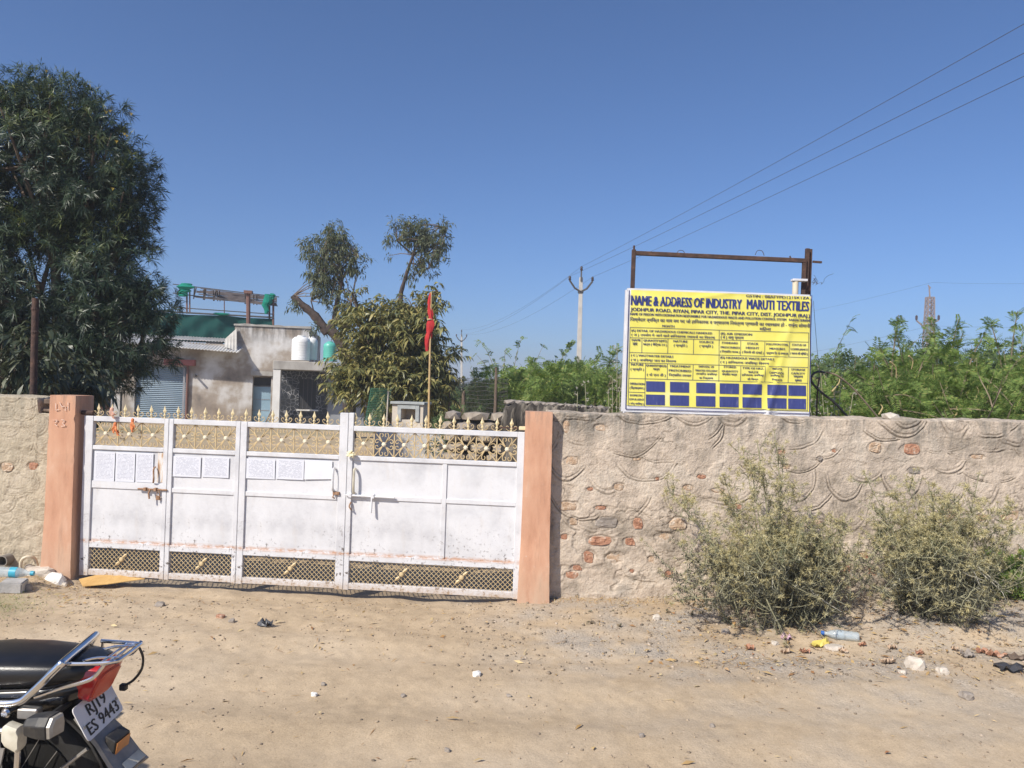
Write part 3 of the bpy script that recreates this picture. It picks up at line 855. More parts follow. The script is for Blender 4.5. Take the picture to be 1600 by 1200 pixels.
# ------------------------------------------------------------------ gate pillars
def pillar(label, x0, x1, y0, y1, zt, marks=False):
    cx, cy = (x0 + x1) / 2, (y0 + y1) / 2
    root = thing('gate_pillar', label, 'pillar', (cx, cy, 0))
    b = MB(); n = 44; rings = []
    rg = np.random.default_rng(int(x1 * 10 + 60))
    for k in range(n + 1):
        z = -.15 + (zt + .15) * k / n
        j = lambda: (rg.random() - .5) * .004 + (.012 * rg.random() if rg.random() < .10 else 0)
        fl = .010 * max(0, 1 - max(0, z) / .5) + .012 * (1 - k / n)
        xa, xb, ya, yb = x0 - cx - fl, x1 - cx + fl, y0 - cy - fl, y1 - cy + fl; e = .022
        ring = []
        for (qx, qy, dx, dy) in ((xa, ya, 0, 1), (xb, ya, -1, 0), (xb, yb, 0, -1), (xa, yb, 1, 0)):      # each corner: a point either side, the arris itself worn
            sx_, sy_ = (1 if qx == xa else -1), (1 if qy == ya else -1)
            w1, w2 = abs(j()), abs(j())
            before = (qx, qy + sy_ * e) if dx == 0 else (qx + sx_ * e, qy)
            after = (qx + sx_ * e, qy) if dx == 0 else (qx, qy + sy_ * e)
            ring += [(*before, z), (qx + sx_ * w1, qy + sy_ * w2, z), (*after, z)]
        rings.append(ring)
    b.loft(rings)
    b.build('shaft', M['pillar'], root, smooth=True)
    if marks:
        c = MB()
        def st(pts, w=.005):
            for p, q in zip(pts[:-1], pts[1:]):
                c.bar((p[0], y0 - cy - .0100, p[1]), (q[0], y0 - cy - .0100, q[1]), .002, w)
        z0 = 1.40
        st([(-.05, z0 + .06), (-.05, z0), (-.02, z0 + .01)]); st([(-.02, z0 + .07), (.0, z0 + .03), (.03, z0 + .04), (.03, z0)]); st([(.05, z0 + .075), (.05, z0 + .01)])
        z0 = 1.27
        st([(-.07, z0 + .05), (-.03, z0 + .05), (-.055, z0 + .02), (-.03, z0)]); st([(.0, z0 + .055), (.03, z0 + .05), (.01, z0 + .025), (.035, z0 + .005), (.0, z0)])
        c.build('chalk_mark', M['chalk'], root)
    return root


pillar('salmon painted gate pillar with faint chalk marks, left of the white gate', -3.815, -3.60, 6.35, 6.63, 1.525, True)
pillar('salmon painted gate pillar between the white gate and the long right wall', .118, .332, 6.10, 6.34, 1.526)
# hinge stub by the left pillar, lintel bits by the right pillar belong to the gate leaves below


# ------------------------------------------------------------------ gate
GE, GN = GATE.e, GATE.n


def gpos(u):
    q = GATE.o + GE * u
    return (float(q[0]), float(q[1]), 0.0)


def gu(px, py=780):
    return GATE.uz(px, py)[0]


def wobbly_sheet(u0, u1, z0, z1, y, seed, amp=.0075, thick=.003, n=14):
    vs = []; fs = []
    for i in range(n + 1):
        for j in range(n + 1):
            a, c = i / n, j / n
            e = min(a, 1 - a, c, 1 - c) * 4
            w = float(fbm(np.array(u0 + (u1 - u0) * a) * 3 + seed, np.array(z0 + (z1 - z0) * c) * 3, 3)) * amp * min(1, e)
            vs.append((u0 + (u1 - u0) * a, y + w, z0 + (z1 - z0) * c))
    k = lambda i, j: i * (n + 1) + j
    for i in range(n):
        for j in range(n):
            fs.append((k(i, j), k(i + 1, j), k(i + 1, j + 1), k(i, j + 1)))
    b = MB(); b.add(vs, fs)
    b.add([(p[0], p[1] + thick, p[2]) for p in vs], [tuple(reversed(f)) for f in fs])
    return b


def spike_mesh():
    b = MB()
    b.lathe([(.0, .0), (.007, .001), (.007, .018), (.013, .022), (.013, .030), (.007, .034), (.006, .044)], 6)
    b.loft([[(0.006, 0, .042), (0, .005, .042), (-.006, 0, .042), (0, -.005, .042)], [(.0165, 0, .062), (0, .008, .062), (-.0165, 0, .062), (0, -.008, .062)], [(.007, 0, .085), (0, .004, .085), (-.007, 0, .085), (0, -.004, .085)], [(.0008, 0, .108), (0, .0008, .108), (-.0008, 0, .108), (0, -.0008, .108)]])
    return b.mesh('spike')


def spike_scroll_mesh():
    b = MB()
    for s in (-1, 1):
        pts = [(s * .004, 0, .004), (s * .022, 0, .006), (s * .040, 0, .020), (s * .043, 0, .036), (s * .033, 0, .044), (s * .024, 0, .038), (s * .028, 0, .031)]
        b.tube(spline(pts, 3), .0032, 4)
    return b.mesh('spike_scroll')


SPIKE, SCROLL = spike_mesh(), spike_scroll_mesh()


def scroll_cell(w, h):
    """one ornamental square: crossed rods and four pairs of scrolls"""
    b = MB(); r = .0050
    b.tube([(-w / 2, 0, -h / 2), (w / 2, 0, h / 2)], r, 4); b.tube([(-w / 2, 0.003, h / 2), (w / 2, .003, -h / 2)], r, 4)
    for s in (-1, 1):
        for q in (-1, 1):
            pts = [(.10 * w * s, 0, .12 * h * q), (.22 * w * s, 0, .30 * h * q), (.20 * w * s, 0, .43 * h * q), (.09 * w * s, 0, .45 * h * q), (.05 * w * s, 0, .36 * h * q), (.10 * w * s, 0, .31 * h * q)]
            b.tube([(p[0], -.004, p[2]) for p in spline(pts, 3)], r * .85, 4)
            pts = [(.12 * w * s, 0, .10 * h * q), (.30 * w * s, 0, .20 * h * q), (.43 * w * s, 0, .17 * h * q), (.45 * w * s, 0, .08 * h * q), (.36 * w * s, 0, .05 * h * q), (.31 * w * s, 0, .10 * h * q)]
            b.tube([(p[0], .004, p[2]) for p in spline(pts, 3)], r * .85, 4)
    return b.mesh('scrollwork')


def rosette_mesh(r):
    b = MB(); n = 8; ring = []; rin = []
    for k in range(n * 2):
        a = math.pi * k / n; q = r * (1 if k % 2 == 0 else .78)
        ring.append((math.cos(a) * q, 0, math.sin(a) * q)); rin.append((math.cos(a) * q * .45, -.007, math.sin(a) * q * .45))
    b.loft([[(p[0], .004, p[2]) for p in ring], ring, rin])
    return b.mesh('rosette')


ROS = rosette_mesh(.0205)


def boss_mesh():
    b = MB()
    b.lathe([(.0, -.010), (.013, -.008), (.021, -.001), (.021, .004)], 10, axis='y')
    for s in (-1, 1):
        b.loft([[(s * .015 + .008, 0, s * .02 - .006), (s * .015, -.006, s * .02), (s * .015 - .008, 0, s * .02 + .006), (s * .015, .004, s * .02)],
                [(s * .034 + .011, 0, s * .036 - .009), (s * .034, -.007, s * .036), (s * .034 - .011, 0, s * .036 + .009), (s * .034, .004, s * .036)],
                [(s * .050 + .002, 0, s * .054), (s * .050, -.002, s * .054), (s * .050 - .002, 0, s * .054), (s * .050, .002, s * .054)]])
    return b.mesh('boss')


BOSS = boss_mesh()
RAILS = dict(top=(1.318, 1.360), second=(1.082, 1.117), low=(.266, .318), bottom=(.036, .086))


def gate_leaf(label, ul, ur, stiles, mid, cells, bosses, tall=None, top_mul=0.0, mullion=None):
    root = thing('gate_leaf', label, 'gate', gpos(ul), GATE.ang, 'leaves of the white gate')
    L = lambda u: u - ul
    y0, y1 = -.013, .027
    for (a, b, zt) in stiles:
        MB().box(L(a), y0 - .003, .030, L(b), y1 + .003, zt).build('stile', M['gate'], root, bevel=.003)
    ia, ib = L(stiles[0][1]), L(stiles[-1][0])
    for k, (z0, z1) in RAILS.items():
        MB().box(ia, y0, z0, ib, y1, z1).build('rail', M['gate'], root, bevel=.003)
    seams = [(ia, ib)] if mullion is None else [(ia, L(mullion[0])), (L(mullion[1]), ib)]
    if mullion: MB().box(L(mullion[0]), y0 + .004, .318, L(mullion[1]), y1, 1.082).build('mullion', M['gate'], root, bevel=.003)
    for i, (a, b) in enumerate(seams):
        MB().box(a, y0 + .004, mid[0], b, y1, mid[1]).build('mid_rail', M['gate'], root, bevel=.003)
        wobbly_sheet(a, b, .318, mid[0], .001, 3 + i + ul).build('panel', M['gate'], root, smooth=True)
        wobbly_sheet(a, b, mid[1], 1.082, .001, 13 + i + ul).build('panel', M['gate'], root, smooth=True)
    # ornamental band
    za, zb_ = RAILS['second'][1], RAILS['top'][0]
    w = (ib - ia) / cells
    cm = scroll_cell(w - .006, zb_ - za)
    bar_m = MB().box(-.004, -.004, za, .004, .004, zb_).mesh('divider')
    for i in range(cells):
        c = put('scrollwork', cm, M['gold'], root, (ia + w * (i + .5), .007, (za + zb_) / 2))
        put('rosette', ROS, M['rosette'], c, (0, -.010, 0))
        if i: put('divider', bar_m, M['gold'], root, (ia + w * i, .007, 0))
    # lattice at the foot
    z0, z1 = RAILS['bottom'][1], RAILS['low'][0]
    hgt = z1 - z0; st = .0385
    full = {}
    for s in (-1, 1):
        full[s] = MB().bar((0 if s > 0 else hgt, 0, 0), (hgt if s > 0 else 0, 0, hgt), .0048, .0038).mesh('lattice_bar')
        o = ia - hgt + st * .4
        while o < ib:
            a, b = max(o, ia), min(o + hgt, ib)
            if b - a > .008:
                yy = .006 + (.005 if s > 0 else -.003)
                if a == o and b == o + hgt:
                    put('lattice_bar', full[s], M['gold'], root, (o, yy, z0))
                else:
                    if s > 0: p, q = (0, 0, a - o), (b - a, 0, b - o)
                    else: p, q = (0, 0, hgt - (a - o)), (b - a, 0, hgt - (b - o))
                    MB().bar(p, q, .0048, .0038).build('lattice_bar', M['gold'], root, loc=(a, yy, z0))
            o += st
    for px in bosses:
        put('boss', BOSS, M['gold'], root, (L(gu(px, 878)), -.006, (z0 + z1) / 2))
    # spikes
    step = .1155
    k0 = math.ceil((ul + .004) / step); 
    while k0 * step < ur - .003:
        uu = k0 * step
        if not (tall and abs(uu - tall) < .05):
            sp = put('spike', SPIKE, M['spike'], root, (L(uu), .007, 1.3595))
            sp.rotation_euler = (0, random.uniform(-.05, .05), random.uniform(-.2, .2))
            put('spike_scroll', SCROLL, M['gold'], root, (L(uu), .007, 1.3600))
        k0 += 1
    return root


def pull_handle(root, u, z0, z1, m):
    b = MB()
    b.tube(spline([(u, -.012, z0), (u, -.045, z0 + .012), (u, -.052, (z0 + z1) / 2), (u, -.045, z1 - .012), (u, -.012, z1)], 4), .010, 6)
    b.build('pull_handle', m, root, smooth=True)


u = gu
ZT = 1.360
lw = gate_leaf('narrow wicket leaf of the white gate beside the left pillar, with rusty bolt and pins', u(129), u(261), [(u(129), u(143), ZT), (u(254), u(261), ZT)], (.762, .822), 3, [190])
ln = gate_leaf('narrow white gate leaf with two printed sheets, right of the wicket', u(261.6), u(373), [(u(261.6), u(268.5), ZT), (u(366), u(373), ZT)], (.752, .790), 3, [315])
lb = gate_leaf('middle white gate leaf ending at the tall centre post, three paper sheets on it', u(373.6), u(541), [(u(373.6), u(383.5), ZT), (u(528), u(541), 1.462)], (.752, .790), 4, [454], tall=u(541))
lc = gate_leaf('widest white gate leaf beside the right pillar, blank panels and long sliding bolt', u(541.6), u(817), [(u(541.6), u(549.5), 1.464), (u(806), u(817), ZT)], (.765, .803), 8, [628, 722], tall=u(541), mullion=(u(690), u(697.5)))
# wicket fittings: plate, bolt and hasp, all rusty
q = lambda px, py, lf0: (gu(px, py) - lf0, GATE.uz(px, py)[1])
b = MB()
a, z = q(218, 763, u(129)); c, _ = q(258, 763, u(129))
b.tube([(a, -.026, z), (c + .03, -.026, z)], .008, 6)
for px in (230, 246): 
    s, _ = q(px, 763, u(129)); b.box(s - .012, -.042, z - .014, s + .012, -.013, z + .014)
s, _ = q(238, 763, u(129)); b.tube([(s, -.03, z), (s, -.055, z - .03), (s + .006, -.05, z - .075)], .008, 6)
b.build('slide_bolt', M['latch'], lw, bevel=.002)
s, zt = q(244, 735, u(129)); b = MB(); b.tube(spline([(s, -.014, zt + .03), (s, -.04, zt + .01), (s + .004, -.04, zt - .07), (s - .012, -.018, zt - .10)], 4), .007, 6); b.build('pull_handle', M['latch'], lw, smooth=True)
s, zz = q(250, 772, u(129)); b = MB(); b.box(s - .016, -.036, zz - .045, s + .016, -.018, zz - .01); b.tube(spline([(s - .01, -.027, zz - .01), (s - .01, -.027, zz + .018), (s + .01, -.027, zz + .018), (s + .01, -.027, zz - .01)], 4), .004, 5); b.build('padlock', M['latch'], lw, bevel=.003)
MB().box(u(245) - u(129), -.0045, .83, u(254) - u(129) - .001, .0, 1.075).build('rusty_strip', M['rust_white'], lw)
b = MB(); b.tube([(-.03, .0, 1.385), (.07, .0, 1.385)], .020, 8); b.build('hinge_pin', M['rust'], lw)
# pull handles and hasp either side of the centre post
s, zt = q(523.5, 733, u(373.6)); s2, zb2 = q(523.5, 762, u(373.6)); pull_handle(lb, s, zb2 - .02, zt + .01, M['gate'])
s, zt = q(556, 733, u(541.6)); s2, zb2 = q(556, 766, u(541.6)); pull_handle(lc, s, zb2 - .02, zt + .005, M['cream_plastic'])
a, z = q(546, 773, u(541.6)); c, _ = q(618, 778, u(541.6))
b = MB(); b.tube([(a - .02, -.030, z), (c, -.030, z - .004)], .0095, 7)
for px in (549, 584):
    s, _ = q(px, 774, u(541.6)); b.box(s - .013, -.045, z - .017, s + .013, -.009, z + .017)
s, zz = q(582, 800, u(541.6)); b.bar((s, -.034, z), (s, -.048, zz), .020, .012)
b.build('slide_bolt', M['gate'], lc, bevel=.002)
s, zz = q(549, 790, u(541.6)); b = MB(); b.tube(spline([(s, -.014, zz + .03), (s - .006, -.04, zz), (s + .006, -.04, zz - .02), (s + .002, -.016, zz - .03)], 4), .006, 5); b.build('hasp', M['latch'], lc)
s, zz = q(526, 770, u(373.6)); b = MB(); b.box(s - .022, -.034, zz - .012, s + .03, -.010, zz + .012); b.tube(spline([(s - .01, -.02, zz), (s - .016, -.045, zz - .03), (s - .004, -.03, zz - .04)], 4), .006, 5); b.build('hasp', M['latch'], lb, bevel=.002)
# hinge lug at the right pillar
MB().box(u(817) - u(541.6) - .05, -.004, 1.375, u(817) - u(541.6) + .02, .03, 1.405).build('hinge_lug', M['spike'], lc, bevel=.004)
b = MB(); b.box(u(817) - u(541.6) - .22, .0, 1.386, u(817) - u(541.6) - .05, .012, 1.396); b.build('hinge_strap', M['rust'], lc)


# paper notices, cloth and flower on the gate
def sheet(label, px0, py0, px1, py1, blank=False, group='printed notices on the gate', dz1=0.0, tilt=0.0):
    a, zt = GATE.uz(px0, py0); b_, _ = GATE.uz(px1, py0); _, zb_ = GATE.uz(px0, py1)
    w, h = b_ - a, zt - zb_
    zc = zb_
    root_loc = GATE.o + GE * a - GN * .0085
    vs = []; fs = []; n = 8
    for i in range(n + 1):
        for j in range(n + 1):
            uu = w * i / n; vv = h * j / n - dz1 * (i / n) * (1 - j / n)
            vs.append((uu, float(-.0012 + fbm(np.array(uu * 14 + px0), np.array(vv * 14), 2) * .0022), vv))
    k = lambda i, j: i * (n + 1) + j
    for i in range(n):
        for j in range(n): fs.append((k(i, j), k(i + 1, j), k(i + 1, j + 1), k(i, j + 1)))
    o = MB().add(vs, fs).add([(v[0], v[1] + .0008, v[2]) for v in vs], [tuple(reversed(f)) for f in fs]).build('paper_notice', M['paper_blank' if blank else 'paper'], None, smooth=True)
    o.location = (root_loc[0], root_loc[1], zc); o.rotation_euler = (0, tilt, GATE.ang)
    tag(o, label, 'paper', group)
    return o


sheet('printed sheet nearest the left pillar, first of three on the wicket', 149, 705, 181, 751)
sheet('printed sheet in the middle of the three on the wicket', 182.5, 706, 212.5, 752)
sheet('printed sheet beside the rusty bolt strip, last of three on the wicket', 214, 707, 241, 753)
sheet('printed sheet nearer the wicket of the two on the narrow gate leaf', 272, 712, 315, 744)
sheet('shorter printed sheet right of the other on the narrow gate leaf', 317.5, 713, 359, 745)
sheet('printed sheet on the left of the middle gate leaf', 386, 716, 431, 747)
sheet('printed sheet in the centre of the three on the middle gate leaf', 432.5, 717, 476, 748)
sheet('blank crumpled white sheet next to the handle on the middle gate leaf', 477, 718, 520, 749, blank=True, dz1=-.012)


def rag(label, px, py, w, h, m, seed, cat='cloth'):
    uu, z = GATE.uz(px, py)
    q = GATE.o + GE * uu - GN * .03
    rg = np.random.default_rng(seed); b = MB()
    for k in range(4):                                   # a knot with loose ends
        dx, sw = (rg.random() - .5) * w * 1.6, (rg.random() - .3) * w
        top_ = h * (.5 - .25 * rg.random()); L_ = h * (.45 + .5 * rg.random()); rings = []
        for i in range(7):
            t = i / 6; ww = w * (.22 + .30 * math.sin(2.6 * t)) * (.8 + .5 * rg.random()); a = .8 * math.sin(t * 4 + k)
            c = Vector((dx * t + sw * t * t, -.010 - .014 * math.sin(t * 3) + .004 * k, top_ - L_ * t))
            d = Vector((math.cos(a) * ww, math.sin(a) * ww, 0)); n_ = Vector((-math.sin(a), math.cos(a), 0)) * .0035
            rings.append([c - d - n_, c + d - n_, c + d + n_, c - d + n_])
        b.loft(rings)
    b.lathe([(0, -.020), (w * .45, -.012), (w * .55, 0), (w * .4, .012), (0, .018)], 8, c=(0, -.008, h * .36))
    o = b.build('cloth_rag', m, None)
    o.location = (q[0], q[1], z); o.rotation_euler = (0, 0, GATE.ang)
    return tag(o, label, cat, 'cloths tied along the wicket top')


rag('faded pink rag knotted on a spike above the wicket grille', 179, 645, .030, .085, M['pink_cloth'], 1)
rag('bright orange rag tied lower on the wicket grille, largest of the three', 184, 670, .026, .11, M['orange_cloth'], 2)
rag('small orange rag tied on the top rail nearer the gate centre', 211, 663, .024, .10, M['orange_cloth'], 4)
uu, z = GATE.uz(551, 709)
qf = GATE.o + GE * uu - GN * .03
fl = thing('flower', 'small cream flower head tucked in the grille by the centre post', 'flower', (qf[0], qf[1], z), GATE.ang)
for i in range(14):
    a = 2.4 * i; rr = .008 + .0022 * i ** .8
    b = MB().lathe([(0, -.004), (.012, .0), (.013, .006), (0, .014)], 6)
    o = b.build('petal', M['flower_cream'], fl, loc=(rr * math.cos(a) * 1.2, -.012 - .006 * (i % 3), rr * math.sin(a)))
    o.rotation_euler = (random.uniform(-1, 1), random.uniform(-1, 1), a)

# ------------------------------------------------------------------ lettering
def text_mesh(body, bold=0.0):
    cu = bpy.data.curves.new('lettering', 'FONT')
    cu.body = body; cu.size = 1.0; cu.resolution_u = 2; cu.offset = bold; cu.fill_mode = 'FRONT'
    o = bpy.data.objects.new('lettering', cu); COL.objects.link(o)
    dg = bpy.context.evaluated_depsgraph_get(); dg.update()
    me = bpy.data.meshes.new_from_object(o.evaluated_get(dg))
    bpy.data.objects.remove(o); bpy.data.curves.remove(cu)
    return me


def letters(body, u0, u1, z0, z1, y, m, parent, bold=.012, slope=0.0, xform=None, caps=True, fwd=None):
    """fit the words between u0..u1 and z0..z1 (capital height)"""
    me = text_mesh(body, 0.0)
    n = len(me.vertices)
    if n == 0: return None
    co = np.empty(n * 3, np.float32); me.vertices.foreach_get('co', co); co = co.reshape(-1, 3)
    x0, x1 = co[:, 0].min(), co[:, 0].max()
    ylo, yhi = (0.0, .70) if caps else (co[:, 1].min(), co[:, 1].max())
    X = u0 + (co[:, 0] - x0) / (x1 - x0) * (u1 - u0)
    Zc = z0 + (co[:, 1] - ylo) / (yhi - ylo) * (z1 - z0) + slope * (X - u0)
    out = np.stack([X, np.full(n, y), Zc], -1) if xform is None else xform(X, Zc)
    me.vertices.foreach_set('co', out.astype(np.float32).ravel()); me.update()
    me.materials.clear()
    if bold > 0:                                     # heavier strokes: the same letters again, shifted a hair sideways and forward
        d = np.array((out[np.argmax(X)] - out[np.argmin(X)])); d = d / np.linalg.norm(d) * (z1 - z0) * bold * 3.2
        nrm = np.array([0, -.0004, 0]) if xform is None or fwd is None else np.array(fwd) * .0004
        bm = bmesh.new(); bm.from_mesh(me)
        for k in (1, 2):
            g = bmesh.ops.duplicate(bm, geom=[f for f in bm.faces][:len(me.polygons)])
            for v in [e for e in g['geom'] if isinstance(e, bmesh.types.BMVert)]: v.co += Vector(d * (k / 2.0) + nrm * k)
        bm.to_mesh(me); bm.free()
    return put('lettering', me, m, parent)


# ------------------------------------------------------------------ sign board on the wall
SO = P(974, 642, 6.36)
SIGN = Plane(SO, R(2.2))
sg = thing('sign_board', 'yellow industry notice board with blue lettering standing on the right wall', 'sign', (SO.x, SO.y, SO.z), SIGN.ang)


def s_uz(px, py):
    a, z = SIGN.uz(px, py); return a, z - SO.z


def sz(zx, zy): return s_uz(960 + zx / 4, 370 + zy / 4)     # read on a 4x enlargement


c00, c10, c11, c01 = s_uz(974, 643), s_uz(1264, 653), s_uz(1266.5, 463), s_uz(981, 452.5)
# the board: white sheet with wavy front, wrapped on a thin frame
def bil(a, c):
    return tuple((c00[i] * (1 - a) + c10[i] * a) * (1 - c) + (c01[i] * (1 - a) + c11[i] * a) * c for i in (0, 1))


def crease(a, c):
    k = -.016 * math.exp(-((a - .93 + .16 * (1 - c)) / .02) ** 2) * (1 - c) - .013 * math.exp(-((a - .80 + .35 * (.5 - c)) / .025) ** 2) * max(0, 1 - abs(c - .35) * 2)
    k += -.006 * math.exp(-((c - .97 + .05 * math.sin(a * 7)) / .02) ** 2)
    return k + float(fbm(np.array(a * 5), np.array(c * 3), 3)) * .011


def sheet_grid(a0, a1, c0, c1, off, nx_=130, ny_=80):
    vs = []; fs = []
    for i in range(nx_ + 1):
        for j in range(ny_ + 1):
            a = a0 + (a1 - a0) * i / nx_; c = c0 + (c1 - c0) * j / ny_
            p = bil(a, c); vs.append((p[0], crease(a, c) + off, p[1]))
    k = lambda i, j: i * (ny_ + 1) + j
    for i in range(nx_):
        for j in range(ny_): fs.append((k(i, j), k(i + 1, j), k(i + 1, j + 1), k(i, j + 1)))
    return MB().add(vs, fs)


sheet_grid(0, 1, 0, 1, 0).build('backing_sheet', M['sign_white'], sg, smooth=True)
sheet_grid(.017, .998, .052, .998, -.0035).build('printed_sheet', M['sign_yellow'], sg, smooth=True)
fr = MB()
for (p, q_) in ((c00, c10), (c10, c11), (c11, c01), (c01, c00)):
    fr.bar((p[0], .028, p[1]), (q_[0], .028, q_[1]), .028, .030)
fr.build('board_frame', M['sign_white'], sg)
INV = np.linalg.inv(np.array([[c10[0] - c00[0], c01[0] - c00[0]], [c10[1] - c00[1], c01[1] - c00[1]]]))


def surf(X, Z, off):
    """lay flat marks on the creased sheet"""
    ac = INV @ np.stack([X - c00[0], Z - c00[1]])
    y = np.array([crease(float(a), float(c)) for a, c in zip(*ac)]) + off
    return np.stack([X, y, Z], -1)


def stxt(body, zx0, zx1, zyt, h, m='ink_navy', bold=.012, caps=True):
    """words from zx0 to zx1, top of the first letter at zyt, capital height h (enlarged pixels)"""
    a0, zt = sz(zx0, zyt); _, zb_ = sz(zx0, zyt + h); a1, _ = sz(zx1, zyt + .0375 * (zx1 - zx0))
    zt2 = sz(zx1, zyt + .0375 * (zx1 - zx0))[1]
    return letters(body, a0, a1, zb_, zt, 0, M[m], sg, bold, (zt2 - zt) / (a1 - a0), lambda X, Z: surf(X, Z, -.0078), caps)


def strip(p, q_, w, m, name='table_rule'):
    n = 24; vs = []; fs = []
    d = np.array(q_) - np.array(p); L_ = np.linalg.norm(d); nn = np.array([-d[1], d[0]]) / L_ * w / 2
    for i in range(n + 1):
        c = np.array(p) + d * i / n
        for s in (-1, 1): vs.append((c + nn * s))
    vs = np.array(vs); S3 = surf(vs[:, 0], vs[:, 1], -.0072)
    for i in range(n): fs.append((2 * i, 2 * i + 2, 2 * i + 3, 2 * i + 1))
    return S3, fs


rules = MB()
def rule(zx0, zy0, zx1, zy1, w=.0035):
    v, f = strip(sz(zx0, zy0), sz(zx1, zy1), w, None); rules.add(v, f)


stxt('NAME & ADDRESS OF INDUSTRY', 102, 790, 367, 60, 'ink_blue', .030, caps=False)
stxt('MARUTI TEXTILES', 825, 1210, 391, 60, 'ink_blue', .030, caps=False)
stxt('GSTIN : 08AFYPD1215K1ZA', 820, 1215, 361, 16, 'ink_navy', .030)
stxt('JODHPUR ROAD, RIYAN, PIPAR CITY, THE. PIPAR CITY, DIST. JODHPUR (RAJ.)', 100, 1218, 442, 21, 'ink_navy', .036)
stxt('NAME OF PERSON WITH DESIGNATION RESPONSIBLE FOR HAZARDDOUS WASTE AND POLLUTION CONTROL SYSTEM   RAKESH SERIANI', 97, 1218, 474, 15, 'ink_navy', .030)
stxt('िजम्मेदार व्यिक्त का नाम मय पद जो हािनकारक व पर्यावरण िनयंत्रण प्रणाली का रखरखाव हो - राकेश सोमानी', 97, 1221, 500, 33, 'ink_navy', .010, caps=False)
stxt('MONTH', 297, 372, 550, 15, 'ink_navy', .02); stxt('मिहना', 905, 975, 562, 26, 'ink_navy', .018, caps=False)
T = lambda b_, x0, x1, y, h=13: stxt(b_, x0, x1, y, h, 'ink_navy', .036)
D = lambda b_, x0, x1, y, h=22: stxt(b_, x0, x1, y, h, 'ink_navy', .018, caps=False)
T('(A) DETAIL OF HAZARDOUS CHEMICALS HANDLED', 105, 608, 578); D('( अ ) उपयोग मे आने वाले हािनकारक रसायनो का िववरण', 105, 625, 600)
T('(B) AIR EMISSION', 663, 858, 597); D('( ब ) वायु प्रदाय', 663, 806, 618)
T('NAME', 107, 162, 637); D('नाम', 112, 142, 660, 18)
T('QUANTITY(MT)', 180, 325, 640); D('मात्रा ( मैिट्रक टन )', 178, 325, 660)
T('NATURE', 367, 455, 645); D('( प्रकृित )', 369, 453, 667)
T('SOURCE', 528, 618, 649); D('( प्रकृित )', 530, 614, 671)
T('STANDARD', 670, 770, 655, 12); T('PRESCRIBED', 663, 782, 683, 12); D('( िनर्धािरत मानक )', 660, 782, 706, 20)
T('STACK', 828, 898, 660); T('HEIGHT', 820, 902, 686); D('( िचमनी की ऊंचाई )', 797, 930, 710, 20)
T('POLUTION CON.', 947, 1082, 664, 12); T('MEASURES', 967, 1062, 692, 12); D('प्रदूषण िन. के उपकरण', 948, 1082, 716, 20)
T('STATUS OF', 1107, 1196, 668, 12); T('COMPLIANCE', 1098, 1206, 695, 12); D('( पालना की स्िथित )', 1097, 1205, 718, 20)
T('( C ) WASTWATER DETAILS', 103, 366, 733); D('( स ) अपिशष्ट जल का िववरण', 103, 383, 757)
T('(D) HAZARDOUS WASTE DETAILS', 660, 993, 747); D('( द ) हािनकारक अपिशष्ट िववरण', 660, 962, 771)
T('NATURE', 103, 180, 790); D('( प्रकृित )', 100, 183, 815)
T('QUANTITY(KLD)', 197, 322, 796); D('मात्रा', 240, 280, 820, 18); D('( के एल डी )', 202, 318, 850)
T('TREATMENT', 342, 475, 800); T('PRESCRIBED', 338, 478, 827); D('िनर्धािरत उपचार', 338, 478, 852)
T('DISPOSAL OF', 525, 620, 804, 11); T('TREATED EFFLUENT', 502, 642, 828, 11); D('उपचािरत अपिशष्ट', 507, 640, 846, 18); D('का िनस्तारण', 528, 614, 872, 18)
T('STORED', 680, 757, 806, 12); T('QUANTITY', 668, 768, 832, 12); D('संग्रिहत मात्रा', 670, 762, 848, 20)
T('TYPE OF HAZ.', 797, 930, 813, 12); T('WASTE', 832, 897, 838, 12); D('हािनकारक अपिशष्ट', 793, 930, 853, 18); D('की िकस्म', 828, 895, 880, 18)
T('WASTE', 982, 1043, 818, 12); T('DISPOSAL', 967, 1057, 842, 12); D('अपिशष्ट का', 972, 1054, 858, 18); D('िनस्तारण', 982, 1045, 884, 18)
T('STORAGE', 1103, 1190, 822, 12); T('CAPICITY', 1103, 1188, 846, 12); D('भण्डारण', 1118, 1176, 866, 18); D('क्षमता', 1126, 1168, 890, 18)
T('OPERATION', 96, 185, 910, 13); D('( िक्रयान्वयन )', 95, 184, 932)
T('DOMESTIC.', 97, 178, 983, 12); T('EFFULUENT', 93, 184, 1008, 12); D('( घरेलू अपिशष्ट )', 93, 182, 1032, 18)
for (xa, ya, xb, yb) in [(97, 566, 1213, 600), (96, 630, 1213, 658), (94, 722, 1211, 755), (92, 786, 1210, 817), (90, 884, 1208, 915), (86, 1056, 1204, 1086), (88, 970, 190, 973),
                         (97, 566, 85, 1056), (1213, 600, 1203, 1086), (654, 583, 650, 905),
                         (171, 632, 170, 724), (333, 637, 331, 728), (494, 641, 492, 734), (789, 650, 787, 743), (939, 655, 937, 748), (1091, 657, 1088, 752),
                         (194, 789, 187, 1058), (330, 793, 328, 890), (491, 797, 488, 895), (787, 808, 785, 904), (939, 812, 937, 908), (1086, 815, 1083, 912)]:
    rule(xa, ya, xb, yb)
rule(91, 334, 70, 1076, .007); rule(70, 1077, 1214, 1107, .007); rule(1231, 366, 1216, 1106, .007)
rules.build('table_rule', M['ink_navy'], sg)
